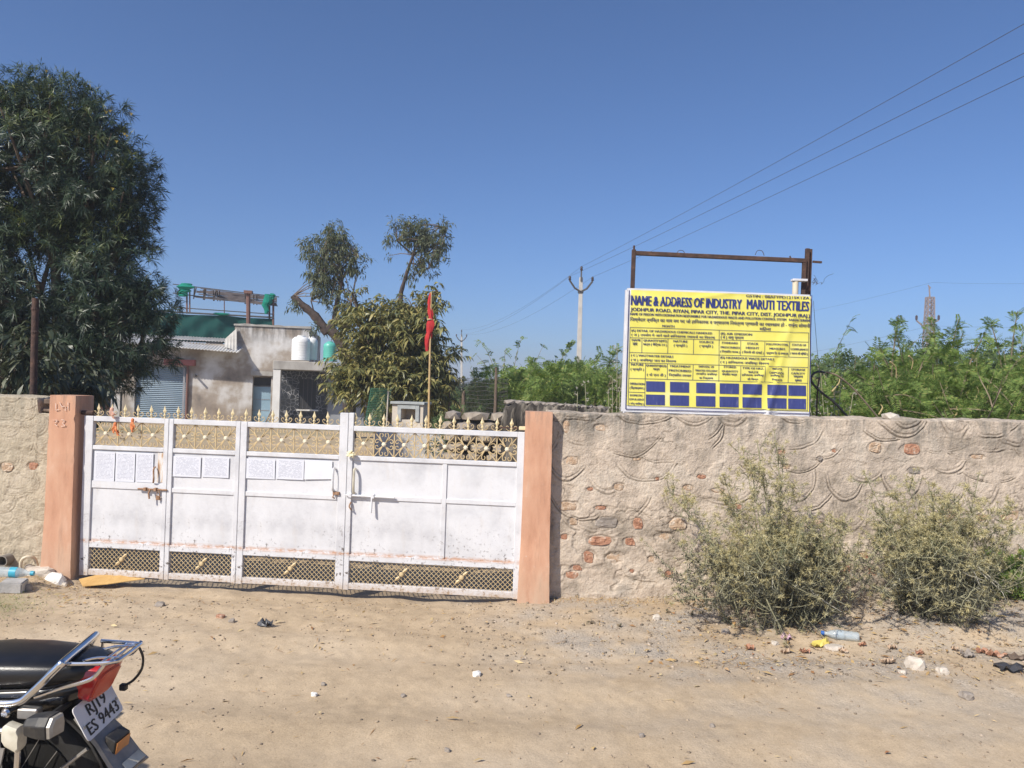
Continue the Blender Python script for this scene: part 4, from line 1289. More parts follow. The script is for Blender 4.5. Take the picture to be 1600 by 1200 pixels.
for i, (xa, xb) in enumerate([(197, 315), (346, 466), (510, 630), (656, 776), (800, 920), (955, 1075), (1085, 1196)]):
    for (yt, h) in ((902, 65), (985, 65)):
        dy = (xa - 197) * .0285
        n = 14; vs = []
        for r_ in range(n + 1):
            for s_ in range(n + 1):
                vs.append(sz(xa + (xb - xa) * r_ / n - (1.5 if yt > 950 else 0), yt + dy + .025 * (xb - xa) * r_ / n + h * s_ / n))
        vs = np.array(vs); S3 = surf(vs[:, 0], vs[:, 1], -.0072)
        fs = [(r_ * (n + 1) + s_, r_ * (n + 1) + s_ + 1, (r_ + 1) * (n + 1) + s_ + 1, (r_ + 1) * (n + 1) + s_) for r_ in range(n) for s_ in range(n)]
        MB().add(S3, fs).build('blue_panel', M['blue_block'], sg)

# rusty frame behind the board
FRY = 6.60
fp = P(988, 640, FRY)
ff = thing('iron_gantry', 'tall rusty iron frame with one crossbar rising behind the yellow board', 'gantry', (fp.x, fp.y, 1.35))
rel = lambda v: Vector(v) - Vector((fp.x, fp.y, 1.35))


def fpt(px, py, Y=FRY): return rel(P(px, py, Y))


a = fpt(990.5, 390); MB().bar((a.x - .01, 0, -.1), (a.x, 0, a.z), .034, .034).build('upright', M['rust'], ff, bevel=.003)
MB().tube([(a.x, 0, a.z - .01), (a.x, 0, a.z + .035)], .009, 5).build('bolt', M['rust'], ff)
b0, b1 = fpt(992, 395.5), fpt(1258, 407.5)
MB().bar(b0, b1, .034, .036).build('crossbar', M['rust'], ff, bevel=.003)
for px, w in ((1257, .026), (1263.5, .030), (1269.5, .022)):
    t_ = fpt(px, 390 if px < 1260 else 387.5); 
    if px < 1260: t_ = fpt(px, 404)
    MB().bar((t_.x - .015, .0 + (px - 1257) * .004, -.1), (t_.x, (px - 1257) * .004, t_.z), w, .034).build('upright', M['rust'], ff, bevel=.003)
s0, s1 = fpt(1272, 408), fpt(1286, 409)
MB().bar(s0 + Vector((0, .03, 0)), s1 + Vector((0, .03, 0)), .016, .018).build('stub', M['rust'], ff)
for px in (1064, 1187):
    p0, p1, p2 = fpt(px - 7, 398.5), fpt(px, 392), fpt(px + 7, 399.5)
    MB().tube(spline([p0, p1 + Vector((-.02, 0, 0)), p1 + Vector((.02, 0, 0)), p2], 4), .003, 4).build('wire_loop', M['rust'], ff)
p0, p1 = fpt(1236, 405), fpt(1234, 400)
MB().tube([p0, p1], .007, 5).build('hook', M['rust'], ff)
# white pipe with elbow and loose wire
pp = P(1243, 440, 6.56)
pv = thing('plastic_pipe', 'short cream plastic pipe with a flat white cap beside the rusty uprights', 'pipe', (pp.x, pp.y, 1.40))
zt = pp.z - 1.40
MB().tube([(0, 0, 0), (0, 0, zt)], .026, 10).build('pipe', M['pvc'], pv, smooth=True)
MB().box(-.032, -.03, zt + .0015, .095, .03, zt + .022).build('cap_plate', M['sign_white'], pv, bevel=.003)
b = MB(); rg = np.random.default_rng(4)
for k in range(5):
    c0 = P(1272 + rg.random() * 6, 440 + rg.random() * 6, 6.6) - Vector((pp.x, pp.y, 1.40)); pts = [c0]
    for j in range(7): pts.append(pts[-1] + Vector(((rg.random() - .45) * .06, (rg.random() - .5) * .03, (rg.random() - .45) * .06)))
    b.tube(spline(pts, 3), .0016, 3)
b.build('loose_wire', M['steel_dark'], pv)
c0, c1 = P(1271, 470, 6.56), P(1281, 590, 6.6)
o = MB().tube(spline([c0, P(1273, 500, 6.56), P(1277, 550, 6.58), c1, P(1280, 640, 6.6)], 5), .0022, 3).build('hanging_wire', M['wire'], None); tag(o, 'thin dark wire hanging down from the rusty uprights', 'wire')
# black hose and a bare stick behind the wall
hs = [P(1279, 650, 6.75), P(1268, 612, 6.75), P(1266, 592, 6.75), P(1273, 583, 6.75), P(1287, 581, 6.78), P(1291, 588, 6.8)]
o = MB().tube(spline([P(1332, 660, 6.8), P(1305, 630, 6.75), P(1282, 612, 6.75), P(1268, 596, 6.75), P(1270, 585, 6.75), P(1279, 581, 6.75), P(1288, 582, 6.78)], 5), .010, 7).build('hose', M['black_hose'], None, smooth=True); tag(o, 'black hose looping above the wall right of the board', 'hose')
o = MB().tube(spline([P(1290, 581, 6.8), P(1310, 588, 6.8), P(1336, 610, 6.85), P(1374, 655, 6.9)], 5), .008, 6).build('dry_stick', M['twig'], None, smooth=True); tag(o, 'bare grey stick arching down behind the wall beside the hose', 'stick')
o = MB().tube(spline([P(1276, 655, 6.8), P(1277, 615, 6.8), P(1280, 590, 6.82)], 4), .007, 6).build('iron_rod', M['rust'], None); tag(o, 'thin dark upright rod behind the wall next to the black hose', 'rod')
sp = P(1391, 651, 6.5); me = stone_mesh('coping_stone', .085, .07, .03, 21)
o = put('coping_stone', me, M['stone_pale'], None, (sp.x, sp.y, WALL_R.uz(1391, 651)[1])); tag(o, 'flat pale stone lying on top of the right wall', 'stone')


# ------------------------------------------------------------------ poles, wires, pylon
def utility_pole(label, px, ytop, Y, lean=0.0, h=None):
    tp = P(px, ytop, Y)
    root = thing('utility_pole', label, 'pole', (tp.x, tp.y, 0), 0, 'concrete power poles')
    zt = tp.z - .55
    b = MB(); b.loft([[(-.15 + lean, -.12, -.3), (.15 + lean, -.12, -.3), (.15 + lean, .12, -.3), (-.15 + lean, .12, -.3)], [(-.085, -.07, zt), (.085, -.07, zt), (.085, .07, zt), (-.085, .07, zt)]])
    b.build('shaft', M['concrete_pole'], root, bevel=.01)
    b = MB(); b.bar((0, -.09, zt - .2), (0, -.09, zt + .30), .07, .07); b.build('pole_top', M['steel_dark'], root)
    za = zt - .62
    for s in (-1, 1):
        MB().tube([(s * .02, -.10, za - .10), (s * .30, -.10, za + .06), (s * .56, -.10, za + .42)], .05, 5).build('cross_arm', M['steel_dark'], root)
    MB().box(-.13, -.11, za - .17, .13, .09, za - .06).build('clamp', M['steel_dark'], root)
    tips = []
    for (x, z) in ((0, zt + .30), (-.56, za + .42), (.56, za + .42)):
        b = MB(); b.lathe([(.02, 0), (.06, .03), (.075, .08), (.05, .12), (.07, .16), (.045, .22), (.0, .25)], 8, c=(x, -.09, z)); b.build('insulator', M['insul'], root, smooth=True)
        tips.append(Vector((tp.x + x, tp.y - .09, z + .22)))
    return tips


t1 = utility_pole('tall concrete pole with a dark V shaped arm, nearest of the power poles', 908.5, 416, 38, .05)
t2 = utility_pole('small far concrete pole with a V shaped arm near the horizon', 721.5, 515, 84, .25)
nxt = [Vector((12.2, -8, 8.5)), Vector((11.7, -8, 7.5)), Vector((12.75, -8, 7.85))]


def catenary(a, b_, sag, n=26):
    return [a.lerp(b_, i / n) - Vector((0, 0, sag * 4 * (i / n) * (1 - i / n))) for i in range(n + 1)]


for i, nm in enumerate(('topmost', 'left hand', 'right hand')):
    o = MB().tube(catenary(t1[i], nxt[i], .26), .0055, 4).build('power_line', M['wire'], None); tag(o, f'{nm} power line sweeping from the near pole to the upper right corner', 'power line', 'power lines')
    o = MB().tube(catenary(t2[i], t1[i], .8), .0055, 4).build('power_line', M['wire'], None); tag(o, f'{nm} power line sagging between the far pole and the near pole', 'power line', 'power lines')

PYY = 80
pb = P(1454, 436, PYY)
py_ = thing('lattice_pylon', 'slim rusty steel lattice tower rising behind the green scrub', 'pylon', (pb.x, pb.y, 0))
zt = pb.z - 1.9
hw = lambda z: .30 + .30 * (1 - z / zt)
for sx in (-1, 1):
    for sy in (-1, 1):
        MB().bar((sx * hw(0), sy * hw(0), 0), (sx * hw(zt), sy * hw(zt), zt), .09, .09).build('leg', M['tower'], py_)
z = 0; 
while z < zt - .2:
    z2 = min(zt, z + hw(z) * 1.7); a, c = hw(z), hw(z2)
    b = MB()
    for (p, q_) in (((-1, -1), (1, -1)), ((1, -1), (1, 1)), ((1, 1), (-1, 1)), ((-1, 1), (-1, -1))):
        b.bar((p[0] * a, p[1] * a, z), (q_[0] * c, q_[1] * c, z2), .05, .05); b.bar((q_[0] * a, q_[1] * a, z), (p[0] * c, p[1] * c, z2), .05, .05)
        b.bar((p[0] * c, p[1] * c, z2), (q_[0] * c, q_[1] * c, z2), .05, .05)
    b.build('brace', M['tower'], py_); z = z2
MB().bar((0, 0, zt - .2), (-.12, 0, zt + 1.1), .10, .10).build('mast', M['tower'], py_)
MB().bar((-.25, 0, zt + 1.25), (.05, 0, zt + .95), .09, .09).build('mast_head', M['tower'], py_)
for (s, z) in ((-1, zt - 3.4), (1, zt - 2.6)):
    MB().bar((s * .4, -.3, z), (s * 1.5 if s < 0 else .8, -.3, z + .9 if s < 0 else z + .2), .12, .12).build('arm', M['tower'], py_)
    MB().lathe([(.05, 0), (.13, .1), (.13, .45), (.03, .55)], 6, c=(s * 1.5 if s < 0 else .8, -.3, z + .9 if s < 0 else z + .2)).build('insulator', M['insul'], py_)
for (nm, za, xb, yb, zb_) in (('upper', pb.z - .4, 25, 88, 18.2), ('lower', zt - 3, 27, 95, 13.2)):
    for (sd, far) in (('left', Vector((xb - 10, 110, zb_ - 9))), ('right', Vector((xb + 60, 86, zb_ + .5)))):
        o = MB().tube(catenary(Vector((pb.x, pb.y - .3, za)), far, .9, 20), .009, 3).build('power_line', M['wire'], None); tag(o, f'{nm} faint line running {sd} from the lattice tower', 'power line', 'lines on the lattice tower')

# ------------------------------------------------------------------ the house in the compound
BO = P(368, 600, 31)
BLD = Plane(BO, R(10))
hs_ = thing('house', 'old flat roofed house with stained plaster, blue shutter and black clad porch', 'house', (BO.x, BO.y, 0), BLD.ang)
B = BLD.uz


def bx(name, m, px0, py0, px1, py1, w0, w1, zb=None, parent=None, bevel=0.0, zt=None):
    """a block whose front face (at depth w0) fills the given pixels"""
    x0, za = B(px0, py0, w0); x1, zc = B(px1, py1, w0)
    if zb is not None: zc = zb
    if zt is not None: za = zt
    return MB().box(x0, w0, zc, x1, w1, za).build(name, m, parent or hs_, bevel=bevel)


xs0, zsh = B(212, 571); xs1, _ = B(292, 571)
xd0, zd = B(395, 588); xd1, _ = B(424, 588)
xe = B(366, 540)[0]; xr = B(484, 540)[0]; xl = B(-90, 600)[0]
zt1 = B(330, 537)[1]; zt2 = B(420, 511)[1]
w = MB()
w.box(xl, 0, -.3, xs0, 6, zt1); w.box(xs0, .3, -.3, xs1, 6, zt1 - .01); w.box(xs0, 0, zsh, xs1, .3, zt1 - .01); w.box(xs1, 0, -.3, xe, 6, zt1)
w.box(xe, 0, -.3, xd0, 6, zt2); w.box(xd0, .35, -.3, xd1, 6, zt2 - .01); w.box(xd0, 0, zd, xd1, .35, zt2 - .01); w.box(xd1, 0, -.3, xr, 6, zt2)
w.build('wall', M['plaster_bld'], hs_)
# parapet cap of the tall block, uneven
b = MB(); rg = np.random.default_rng(3)
n = 14; rings = []
for k in range(n + 1):
    x = xe - .04 + (xr - xe + .08) * k / n; dz = (rg.random() - .5) * .05
    rings.append([(x, -.05, zt2 + .002), (x, .30, zt2 + .002), (x, .30, zt2 + .09 + dz), (x, -.05, zt2 + .09 + dz)])
b.loft(rings); b.build('parapet_cap', M['slab'], hs_)
# leaning corrugated sheet against the left of the tall block
c = [B(368, 512, -.35), B(370, 548, -.6), B(350, 542, -.6), B(350, 529, -.3)]
rings = []
for k in range(17):
    t = k / 16; o_ = .014 * math.sin(k * 1.57)
    top_ = (c[3][0] * (1 - t) + c[0][0] * t, c[3][1] * (1 - t) + c[0][1] * t); bo_ = (c[2][0] * (1 - t) + c[1][0] * t, c[2][1] * (1 - t) + c[1][1] * t)
    rings.append([(bo_[0], -.55 + o_, bo_[1]), (top_[0], -.08 + o_, top_[1]), (top_[0], -.05 + o_, top_[1]), (bo_[0], -.52 + o_, bo_[1])])
MB().loft(rings).build('leaning_sheet', M['slab_pale'], hs_)


def corrugated(name, px0, py0, px1, py1, w0, w1, rise, parent=hs_, pitch=.18):
    x0, z0 = B(px0, py0, w0); x1, z1 = B(px1, py1, w0)
    n = int((x1 - x0) / pitch * 6); rings = []
    for k in range(n + 1):
        t = k / n; x = x0 + (x1 - x0) * t; z = z0 + (z1 - z0) * t + .022 * math.sin(2 * math.pi * (x1 - x0) * t / pitch)
        rings.append([(x, w0, z), (x, w1, z + rise), (x, w1, z + rise + .03), (x, w0, z + .03)])
    return MB().loft(rings).build(name, M['asbestos'], parent)


corrugated('awning', 150, 532.5, 373, 551, -.85, .25, .26, pitch=.12)
corrugated('roof_sheet', 150, 524, 351, 534, .6, 3.4, .35, pitch=.12)
bx('roof_slab', M['slab'], 255, 537, 351, 542, .35, 3, parent=hs_)
for (p0, p1) in ((283, 296), (322, 347)): bx('recess_shade', M['dark'], p0, 533.6, p1, 541, .34, .5)  # near-black blocks paint the shade of the recess between the roof sheets
# shutter with its ribs, hood and pole
x0, z0 = xs0, .02
sh = MB().box(xs0, .17, -.1, xs1, .29, zsh).build('roller_shutter', M['shutter'], hs_)
n = 27
for i in range(n):
    za = .04 + (zsh - .06) * i / n; zb2 = .04 + (zsh - .06) * (i + 1) / n
    rm = MB().loft([[(x, .168, za), (x, .138, za + (zb2 - za) * .25), (x, .130, za + (zb2 - za) * .5), (x, .138, za + (zb2 - za) * .75), (x, .168, zb2 - .004)] for x in (xs0 + .02, xs1 - .02)])
    rm.build('shutter_slat', M['shutter'], sh, smooth=True)
bx('shutter_hood', M['red_paint'], 256, 560.5, 303.5, 571.5, -.28, -.002)
x, zt = B(293.5, 569, -.1); MB().tube([(x, -.08, -.1), (x, -.08, zt)], .05, 8).build('downpipe', M['brown_paint'], hs_)
x, zt = B(289, 571, -.02); MB().box(x - .05, -.04, -.1, x + .03, -.002, zt - .05).build('shutter_jamb', M['grey_paint'], hs_)
x, z = B(306, 587, 0); MB().tube([(x, 0, z), (x, -.35, z + .02)], .045, 8).build('spout', M['steel_dark'], hs_)
# door
x0, ztr = B(398, 601, .34)
bx('transom', M['dark'], 396.5, 590, 423, 603, .33, .40)
dr = bx('door', M['door_blue'], 396, 604, 422.5, 655, .26, .33, zb=-.05)
x0 = B(396, 604, .26)[0]; x1 = B(422.5, 604, .26)[0]
for py in (624, 641):
    z = B(410, py, .26)[1]; MB().box(x0 + .02, .245, z - .012, x1 - .02, .2595, z + .012).build('door_batten', M['grey_paint'], dr)
bx('lintel', M['slab'], 392, 579.5, 426, 587.5, -.10, -.002)
# porch: column, slab, black cladding, window, side door
zsl0 = 2.50; zsl1 = B(427, 577, -1.6)[1]
xp0 = B(426.5, 563, -1.6)[0]; xp1 = B(528, 563, -1.6)[0]
MB().box(xp0, -1.6, zsl1, xp1, .0 - .003, zsl0).build('porch_slab', M['slab'], hs_, bevel=.02)
xc1 = B(437.5, 600, -1.58)[0]
MB().box(xp0 + .02, -1.57, -.2, xc1, -1.25, zsl1 - .002).build('porch_column', M['plaster_white'], hs_)
xk0 = B(436, 600, -.03)[0]; xk1 = B(514, 600, -.03)[0]
xw0, zw1 = B(468, 592, -.03); xw1, zw0 = B(493, 640, -.03)
cl = MB(); cl.box(xk0, -.05, -.2, xw0, -.003, zsl1 - .003); cl.box(xw1, -.05, -.2, xk1, -.003, zsl1 - .003); cl.box(xw0, -.05, zw1, xw1, -.003, zsl1 - .003); cl.box(xw0, -.05, -.2, xw1, -.003, zw0)
cl.build('stone_cladding', M['clad'], hs_)
wd = MB().box(xw0, -.020, zw0, xw1, -.004, zw1).build('window', M['dark'], hs_)
for k in range(1, 4):
    xx = xw0 + (xw1 - xw0) * k / 4; MB().box(xx - .012, -.034, zw0, xx + .012, -.021, zw1).build('window_bar', M['steel_dark'], wd)
MB().box(xw0 - .06, -.22, zw0 - .06, xw1 + .12, -.052, zw0 - .004).build('window_sill', M['plaster_white'], hs_)
x0, zt = B(514, 566, -.3); x1, _ = B(552, 600, -.3)
MB().box(x0, -.3, -.2, x1 + .6, .2, zsl1 - .004).build('porch_side_wall', M['grey_paint'], hs_)
x0, zt = B(517, 634, -.34); x1, _ = B(550, 634, -.34)
MB().box(x0, -.36, -.1, x1, -.302, zt).build('side_gate', M['grey_paint'], hs_)
# terrace: net, frame, sticks, cloth
n0 = B(150, 482, 2.0); n1 = B(428.5, 497, 2.0)
vs = []; fs = []; NX, NY = 60, 8
for i in range(NX + 1):
    for j in range(NY + 1):
        t = i / NX; x = n0[0] + (n1[0] - n0[0]) * t; zt = n0[1] + (n1[1] - n0[1]) * t - .05 * abs(math.sin(t * 9))
        zb2 = B(290, 534, 2.0)[1]
        vs.append((x, 2.0 + .06 * math.sin(t * 40 + j) + .05 * math.sin(t * 90) * j / NY, zt + (zb2 - zt) * j / NY))
for i in range(NX):
    for j in range(NY):
        k = i * (NY + 1) + j; fs.append((k, k + 1, k + NY + 2, k + NY + 1))
MB().add(vs, fs).build('shade_net', M['net_green'], hs_, smooth=True)
MB().tube([(n0[0], 1.96, n0[1] + .03), (n1[0], 1.96, n1[1] + .02)], .035, 6).build('net_rail', M['steel_dark'], hs_)
pt = lambda px, py, w=2.0: (B(px, py, w)[0], w, B(px, py, w)[1])
for (px, yt, yb, r_) in ((427, 462, 512, .045), (292, 452, 490, .035), (296.5, 456, 490, .03), (421, 478, 498, .04), (350.5, 470, 492, .02)):
    MB().tube([pt(px, yt), pt(px, yb)], r_, 6).build('terrace_post', M['brown_paint'], hs_)
for (a, c) in (((270, 480), (428, 491)), ((270, 444), (436, 464)), ((270, 458), (434, 478))):
    MB().tube([pt(*a), pt(*c)], .022, 5).build('terrace_rail', M['steel_dark'], hs_)
a = pt(388, 459, .5); c = pt(388, 513, .5)
ch = MB().tube([c, a], .085, 8).build('flue_post', M['brown_paint'], hs_)
MB().box(a[0] - .16, a[1] - .16, a[2], a[0] + .16, a[1] + .16, a[2] + .12).build('post_cap', M['brown_paint'], ch)
th = MB(); rg = np.random.default_rng(12)
for k in range(64):
    t0 = rg.random() * .75; t1_ = min(1.02, t0 + .25 + rg.random() * .5); v = rg.random(); ww = 1.9 + 1.4 * v
    f = lambda t: pt(300 + 130 * t, (450 + 14.5 * t) + (15 - 3 * t) * (1 - v) + (rg.random() - .5) * 3, ww)
    th.tube([f(t0), f(t1_)], .014 + .014 * rg.random(), 4)
for k in range(16):
    t = rg.random(); p = pt(302 + 124 * t, 449 + 14.5 * t, 1.9); q_ = pt(300 + 126 * t + (rg.random() - .5) * 8, 466 + 12.5 * t, 3.2)
    th.tube([p, q_], .03, 4)
tag(th.build('thatch_sticks', M['thatch'], hs_), kind='stuff')
for (px, py, w_, h_, sd) in ((288, 453, .62, .55, 1), (417, 475, .38, .85, 2), (425, 463, .25, .25, 3), (345, 491, .6, .10, 4)):
    o_ = pt(px, py, 1.85); rg = np.random.default_rng(sd); rings = []
    for k in range(8):
        t = k / 7; rr = w_ * .5 * (.45 + .55 * math.sin(math.pi * min(1, t + .15))) * (.7 + .6 * rg.random()); ox = (rg.random() - .5) * w_ * .3
        rings.append([(o_[0] + ox + rr * math.cos(j * .63) * (.7 + .6 * rg.random()), o_[1] + rr * .6 * math.sin(j * .63), o_[2] + h_ * (.5 - t)) for j in range(10)])
    MB().loft(rings).build('green_cloth_bundle', M['net_bright'], hs_)


def water_tank(label, px0, px1, ytop, ybot, w, m):
    x0, zb2 = B(px0, ybot, w); x1, zt = B(px1, ytop, w)
    wp = BLD.o + BLD.e * ((x0 + x1) / 2) + BLD.n * w
    zb2 = max(zb2, zsl0) if zb2 > 1.5 else zb2
    r_ = (x1 - x0) / 2; h_ = zt - zb2
    root = thing('water_tank', label, 'water tank', (wp[0], wp[1], zb2), 0, 'water tanks on the porch roof')
    prof = [(0, 0), (r_, 0)]
    for k in range(7):
        z = h_ * (.06 + .72 * k / 7); prof += [(r_ * .985, z), (r_, z + h_ * .03), (r_, z + h_ * .065), (r_ * .985, z + h_ * .09)]
    prof += [(r_ * .96, h_ * .84), (r_ * .7, h_ * .93), (r_ * .42, h_ * .955)]
    MB().lathe(prof, 24).build('body', m, root, smooth=True)
    MB().lathe([(r_ * .44, h_ * .94), (r_ * .44, h_ * .99), (r_ * .38, h_), (0, h_)], 16).build('lid', m, root, smooth=True)


water_tank('big white ribbed water tank on the porch roof', 455, 485.5, 525, 562.5, -.75, M['tank_white'])
water_tank('pale ribbed water tank tucked behind the big white one', 476, 497, 526.5, 562, -.30, M['tank_white'])
water_tank('sea green water tank on the porch roof beside the drooping tree', 504.5, 527, 534, 564, -.75, M['tank_green'])

# things standing in front of the house
bp = BLD.o + BLD.e * B(166, 640, -2)[0] + BLD.n * -2
t_ = thing('cone_post', 'pale grey cone shaped post standing under the big dark tree', 'post', (bp[0], bp[1], 0))
zt = B(167, 620, -2)[1]
MB().lathe([(.22, 0), (.20, .1), (.12, zt * .6), (.02, zt)], 10).build('cone', M['concrete'], t_, smooth=True)
MB().box(-.24, -.24, 0, .24, .24, .06).build('foot', M['concrete'], t_)
bp = BLD.o + BLD.e * B(152, 640, -2.4)[0] + BLD.n * -2.4
t_ = thing('metal_stand', 'dark metal stand with a box under the big dark tree', 'stand', (bp[0], bp[1], 0))
zt = B(152, 614, -2.4)[1]
for x in (-.75, .7):
    for y in (-.3, .3): MB().box(x - .025, y - .025, 0, x + .025, y + .025, zt).build('leg', M['steel_dark'], t_)
MB().box(-.80, -.35, zt, .75, .35, zt + .05).build('top', M['steel_dark'], t_)
MB().box(-.6, -.28, zt * .45, .35, .28, zt * .85).build('box', M['brown_paint'], t_, bevel=.02)
bp = BLD.o + BLD.e * B(421, 650, -.35)[0] + BLD.n * -.35
t_ = thing('tool_bundle', 'bundle of long handled tools leaning beside the blue door', 'tools', (bp[0], bp[1], 0))
for i, (dx, tx, hh) in enumerate(((-.05, .32, 1.0), (.0, .38, 1.1), (.10, .40, 1.02), (.16, .28, .92))):
    h_ = MB().tube([(dx, -.4 - .03 * i, 0), (tx, -.08, hh)], .022, 6).build('handle', M['twig'] if i % 2 else M['steel_dark'], t_)
    MB().box(tx - .09, -.12, hh - .02, tx + .06, -.06, hh + .04).build('head', M['red_paint'] if i == 0 else M['steel_dark'], h_)

# shrine, flag, mesh roll, fences and stone walls inside the compound
q_ = P(637, 640, 15)
sx = 15 / F
sh = thing('shrine', 'small grey tiled shrine box with a dark niche, below the drooping tree', 'shrine', (q_.x, q_.y, 0), R(-8))
zt = P(637, 628, 15).z; hwid = 25 * sx
nz0, nz1 = P(640, 656, 15).z, P(640, 639, 15).z
MB().box(-hwid - .25, -.35, -.1, hwid + .55, .6, .78).build('plinth', M['concrete'], sh, bevel=.015)
mbs = MB(); nwid = 11.5 * sx; ox = .02
mbs.box(-hwid, 0, .78, -nwid + ox, .5, zt - .05); mbs.box(nwid + ox, 0, .78, hwid, .5, zt - .05); mbs.box(-nwid + ox, 0, nz1, nwid + ox, .5, zt - .05); mbs.box(-nwid + ox, .36, .78, nwid + ox, .5, nz1); mbs.box(-nwid + ox, 0, .78, nwid + ox, .36, nz0)
mbs.build('body', M['cream'], sh)
fm = MB(); t2_ = .075
fm.box(-nwid + ox - t2_, -.03, nz0 - .03, -nwid + ox, -.002, nz1 + t2_); fm.box(nwid + ox, -.03, nz0 - .03, nwid + ox + t2_, -.002, nz1 + t2_); fm.box(-nwid + ox, -.03, nz1, nwid + ox, -.002, nz1 + t2_)
fm.build('tile_frame', M['granite'], sh, bevel=.004)
MB().box(-hwid - .03, -.05, zt - .048, hwid + .03, .55, zt).build('top_slab', M['granite'], sh, bevel=.006)
fq = P(669, 655, 13.2)
fg = thing('flag_pole', 'thin bamboo pole carrying a furled red flag beside the shrine', 'flag', (fq.x, fq.y, 0))
zt = P(667.5, 456, 13.2).z
MB().tube([(.03, 0, 0), (.0, 0, zt * .5), (-.02, 0, zt)], [.022, .019, .014], 6).build('pole', M['bamboo'], fg, smooth=True)
zb2 = P(667, 547, 13.2).z; rings = []; rg = np.random.default_rng(5)
for k in range(18):
    t = k / 17; z = zt - .02 - (zt - zb2) * t
    rr = (.018 + .042 * min(1, t * 2.2) * (1 - .9 * max(0, t - .68) / .32)) * (.8 + .35 * rg.random())
    if .40 < t < .46: rr *= .75
    cx = -.025 - .02 * math.sin(t * 9) - .05 * max(0, t - .5)
    rings.append([(cx + rr * math.cos(j * math.pi / 5) * (.55 + .6 * ((j + k // 4) % 2)), .6 * rr * math.sin(j * math.pi / 5), z) for j in range(10)])
MB().loft(rings).build('flag_cloth', M['red_cloth'], fg, smooth=True)
z = P(667, 499, 13.2).z; MB().lathe([(.043, -.010), (.047, 0), (.043, .010)], 10, c=(-.03, 0, z)).build('gold_band', M['gold'], fg)

mq = P(590, 650, 16)
ms = thing('mesh_roll', 'green plastic mesh curled into an upright roll left of the shrine', 'mesh', (mq.x, mq.y, 0))
zt, zb2 = P(590, 607, 16).z, P(590, 652, 16).z - .3
b = MB(); rad = .22; NA, NZ = 22, 26
cp = lambda i, z: (rad * math.cos(-2.9 + 2.7 * i / NA) + (z - 1.2) * .14, rad * .8 * math.sin(-2.9 + 2.7 * i / NA), z)
for i in range(NA + 1): b.tube([cp(i, zb2 + (zt - zb2) * j / 4) for j in range(5)], .0035, 3)
for j in range(NZ + 1):
    z = zb2 + (zt - zb2) * j / NZ; b.tube([cp(i, z) for i in range(NA + 1)], .0035, 3)
tag(b.build('mesh_wires', M['wire_green'], ms), kind='stuff')
e0, e1 = P(604, 652, 15.9) - mq, P(606.5, 611, 15.9) - mq
MB().tube([(e0.x, e0.y, .2), (e1.x, e1.y, mq.z + e1.z)], .016, 6).build('stake', M['stone_pale'], ms)

fz = P(700, 650, 18); f1 = P(792, 650, 17)
wf = thing('wire_fence', 'square wire mesh fence with rough stakes in front of the scrub', 'fence', (fz.x, fz.y, 0))
b = MB(); W_ = f1.x - fz.x; zt = P(745, 592, 18).z
for i in range(45): b.tube([(W_ * i / 44, -1.0 * i / 44, .1), (W_ * i / 44, -1.0 * i / 44, zt + .02 * math.sin(i))], .0045, 3)
for j in range(20):
    z = .15 + (zt - .15) * j / 19; b.tube([(W_ * i / 8, -1.0 * i / 8, z + .015 * math.sin(i * 2.1 + j)) for i in range(9)], .0045, 3)
tag(b.build('fence_mesh', M['steel_dark'], wf), kind='stuff')
for (px, yt, r_) in ((724, 611, .05), (776, 575, .035), (701, 600, .03)):
    a = P(px, yt, 17.6); c = (a.x - fz.x) / W_
    MB().tube([(W_ * c - .02, -1.0 * c - .05, 0), (W_ * c + .01, -c - .05, a.z * .6), (W_ * c, -1.0 * c - .05, a.z)], [r_ * 1.15, r_, r_ * .7], 6).build('stake', M['bark'], wf)

rq = P(735, 650, 9.6)
rw = thing('rubble_wall', 'low dry wall of stacked sandstone blocks seen through the gate grille', 'wall', (rq.x, rq.y, 0))
MB().box(-.25, .12, 0, .95, .35, 1.30).build('wall_core', M['stone_grey'], rw)
rg = np.random.default_rng(41); z = .62; k = 0
while z < 1.38:
    hh = .10 + .06 * rg.random(); x = -.30 - .1 * rg.random()
    while x < .95:
        ww = .16 + .20 * rg.random()
        if not (z > 1.22 and rg.random() < .25):
            o = put('stone', stone_mesh('stone', ww / 2 * 1.02, .13, hh / 2 * 1.04, int(rg.integers(9999)), .16, 1), M[['stone_wall', 'stone_grey', 'stone_wall', 'stone_wall'][int(rg.integers(4))]], rw, (x + ww / 2, .03 * rg.random(), z + hh / 2))
        x += ww
    z += hh
o0 = P(786, 650, 8.3)
ow = thing('old_stone_wall', 'black streaked old wall with a rounded corner just behind the right pillar', 'wall', (o0.x, o0.y, 0))
zt = P(800, 630, 8.3).z; rings = []; L_ = 1.15; n = 40
for k in range(n + 1):
    t = k / n; x = L_ * t; zz = zt - .10 * max(0, 1 - t * 9) ** 2 - .04 * t + .018 * math.sin(k * 1.9)
    ring = []
    for j in range(15):
        s_ = j / 14; z = zz * s_ * 1.0; yy = .02 * math.sin(j * 1.3 + k * .7) + .015 * math.sin(j * 3.1 + k * 2.3)
        if j == 14: yy += .03
        ring.append((x + .03 * math.sin(j * .9), yy, z))
    ring += [(x, .25, zz + .03), (x, .45, zz + .01), (x, .5, 0)]
    rings.append(ring)
MB().loft(rings).build('masonry', M['streaked'], ow, smooth=True)
rg = np.random.default_rng(77)
for k in range(12):
    o = put('capstone', stone_mesh('capstone', .05 + .05 * rg.random(), .07, .02 + .015 * rg.random(), 300 + k, .2), M['stone_grey'], ow, (.08 + k * .09, .12 + .05 * rg.random(), zt + .012 - .04 * k / 12))
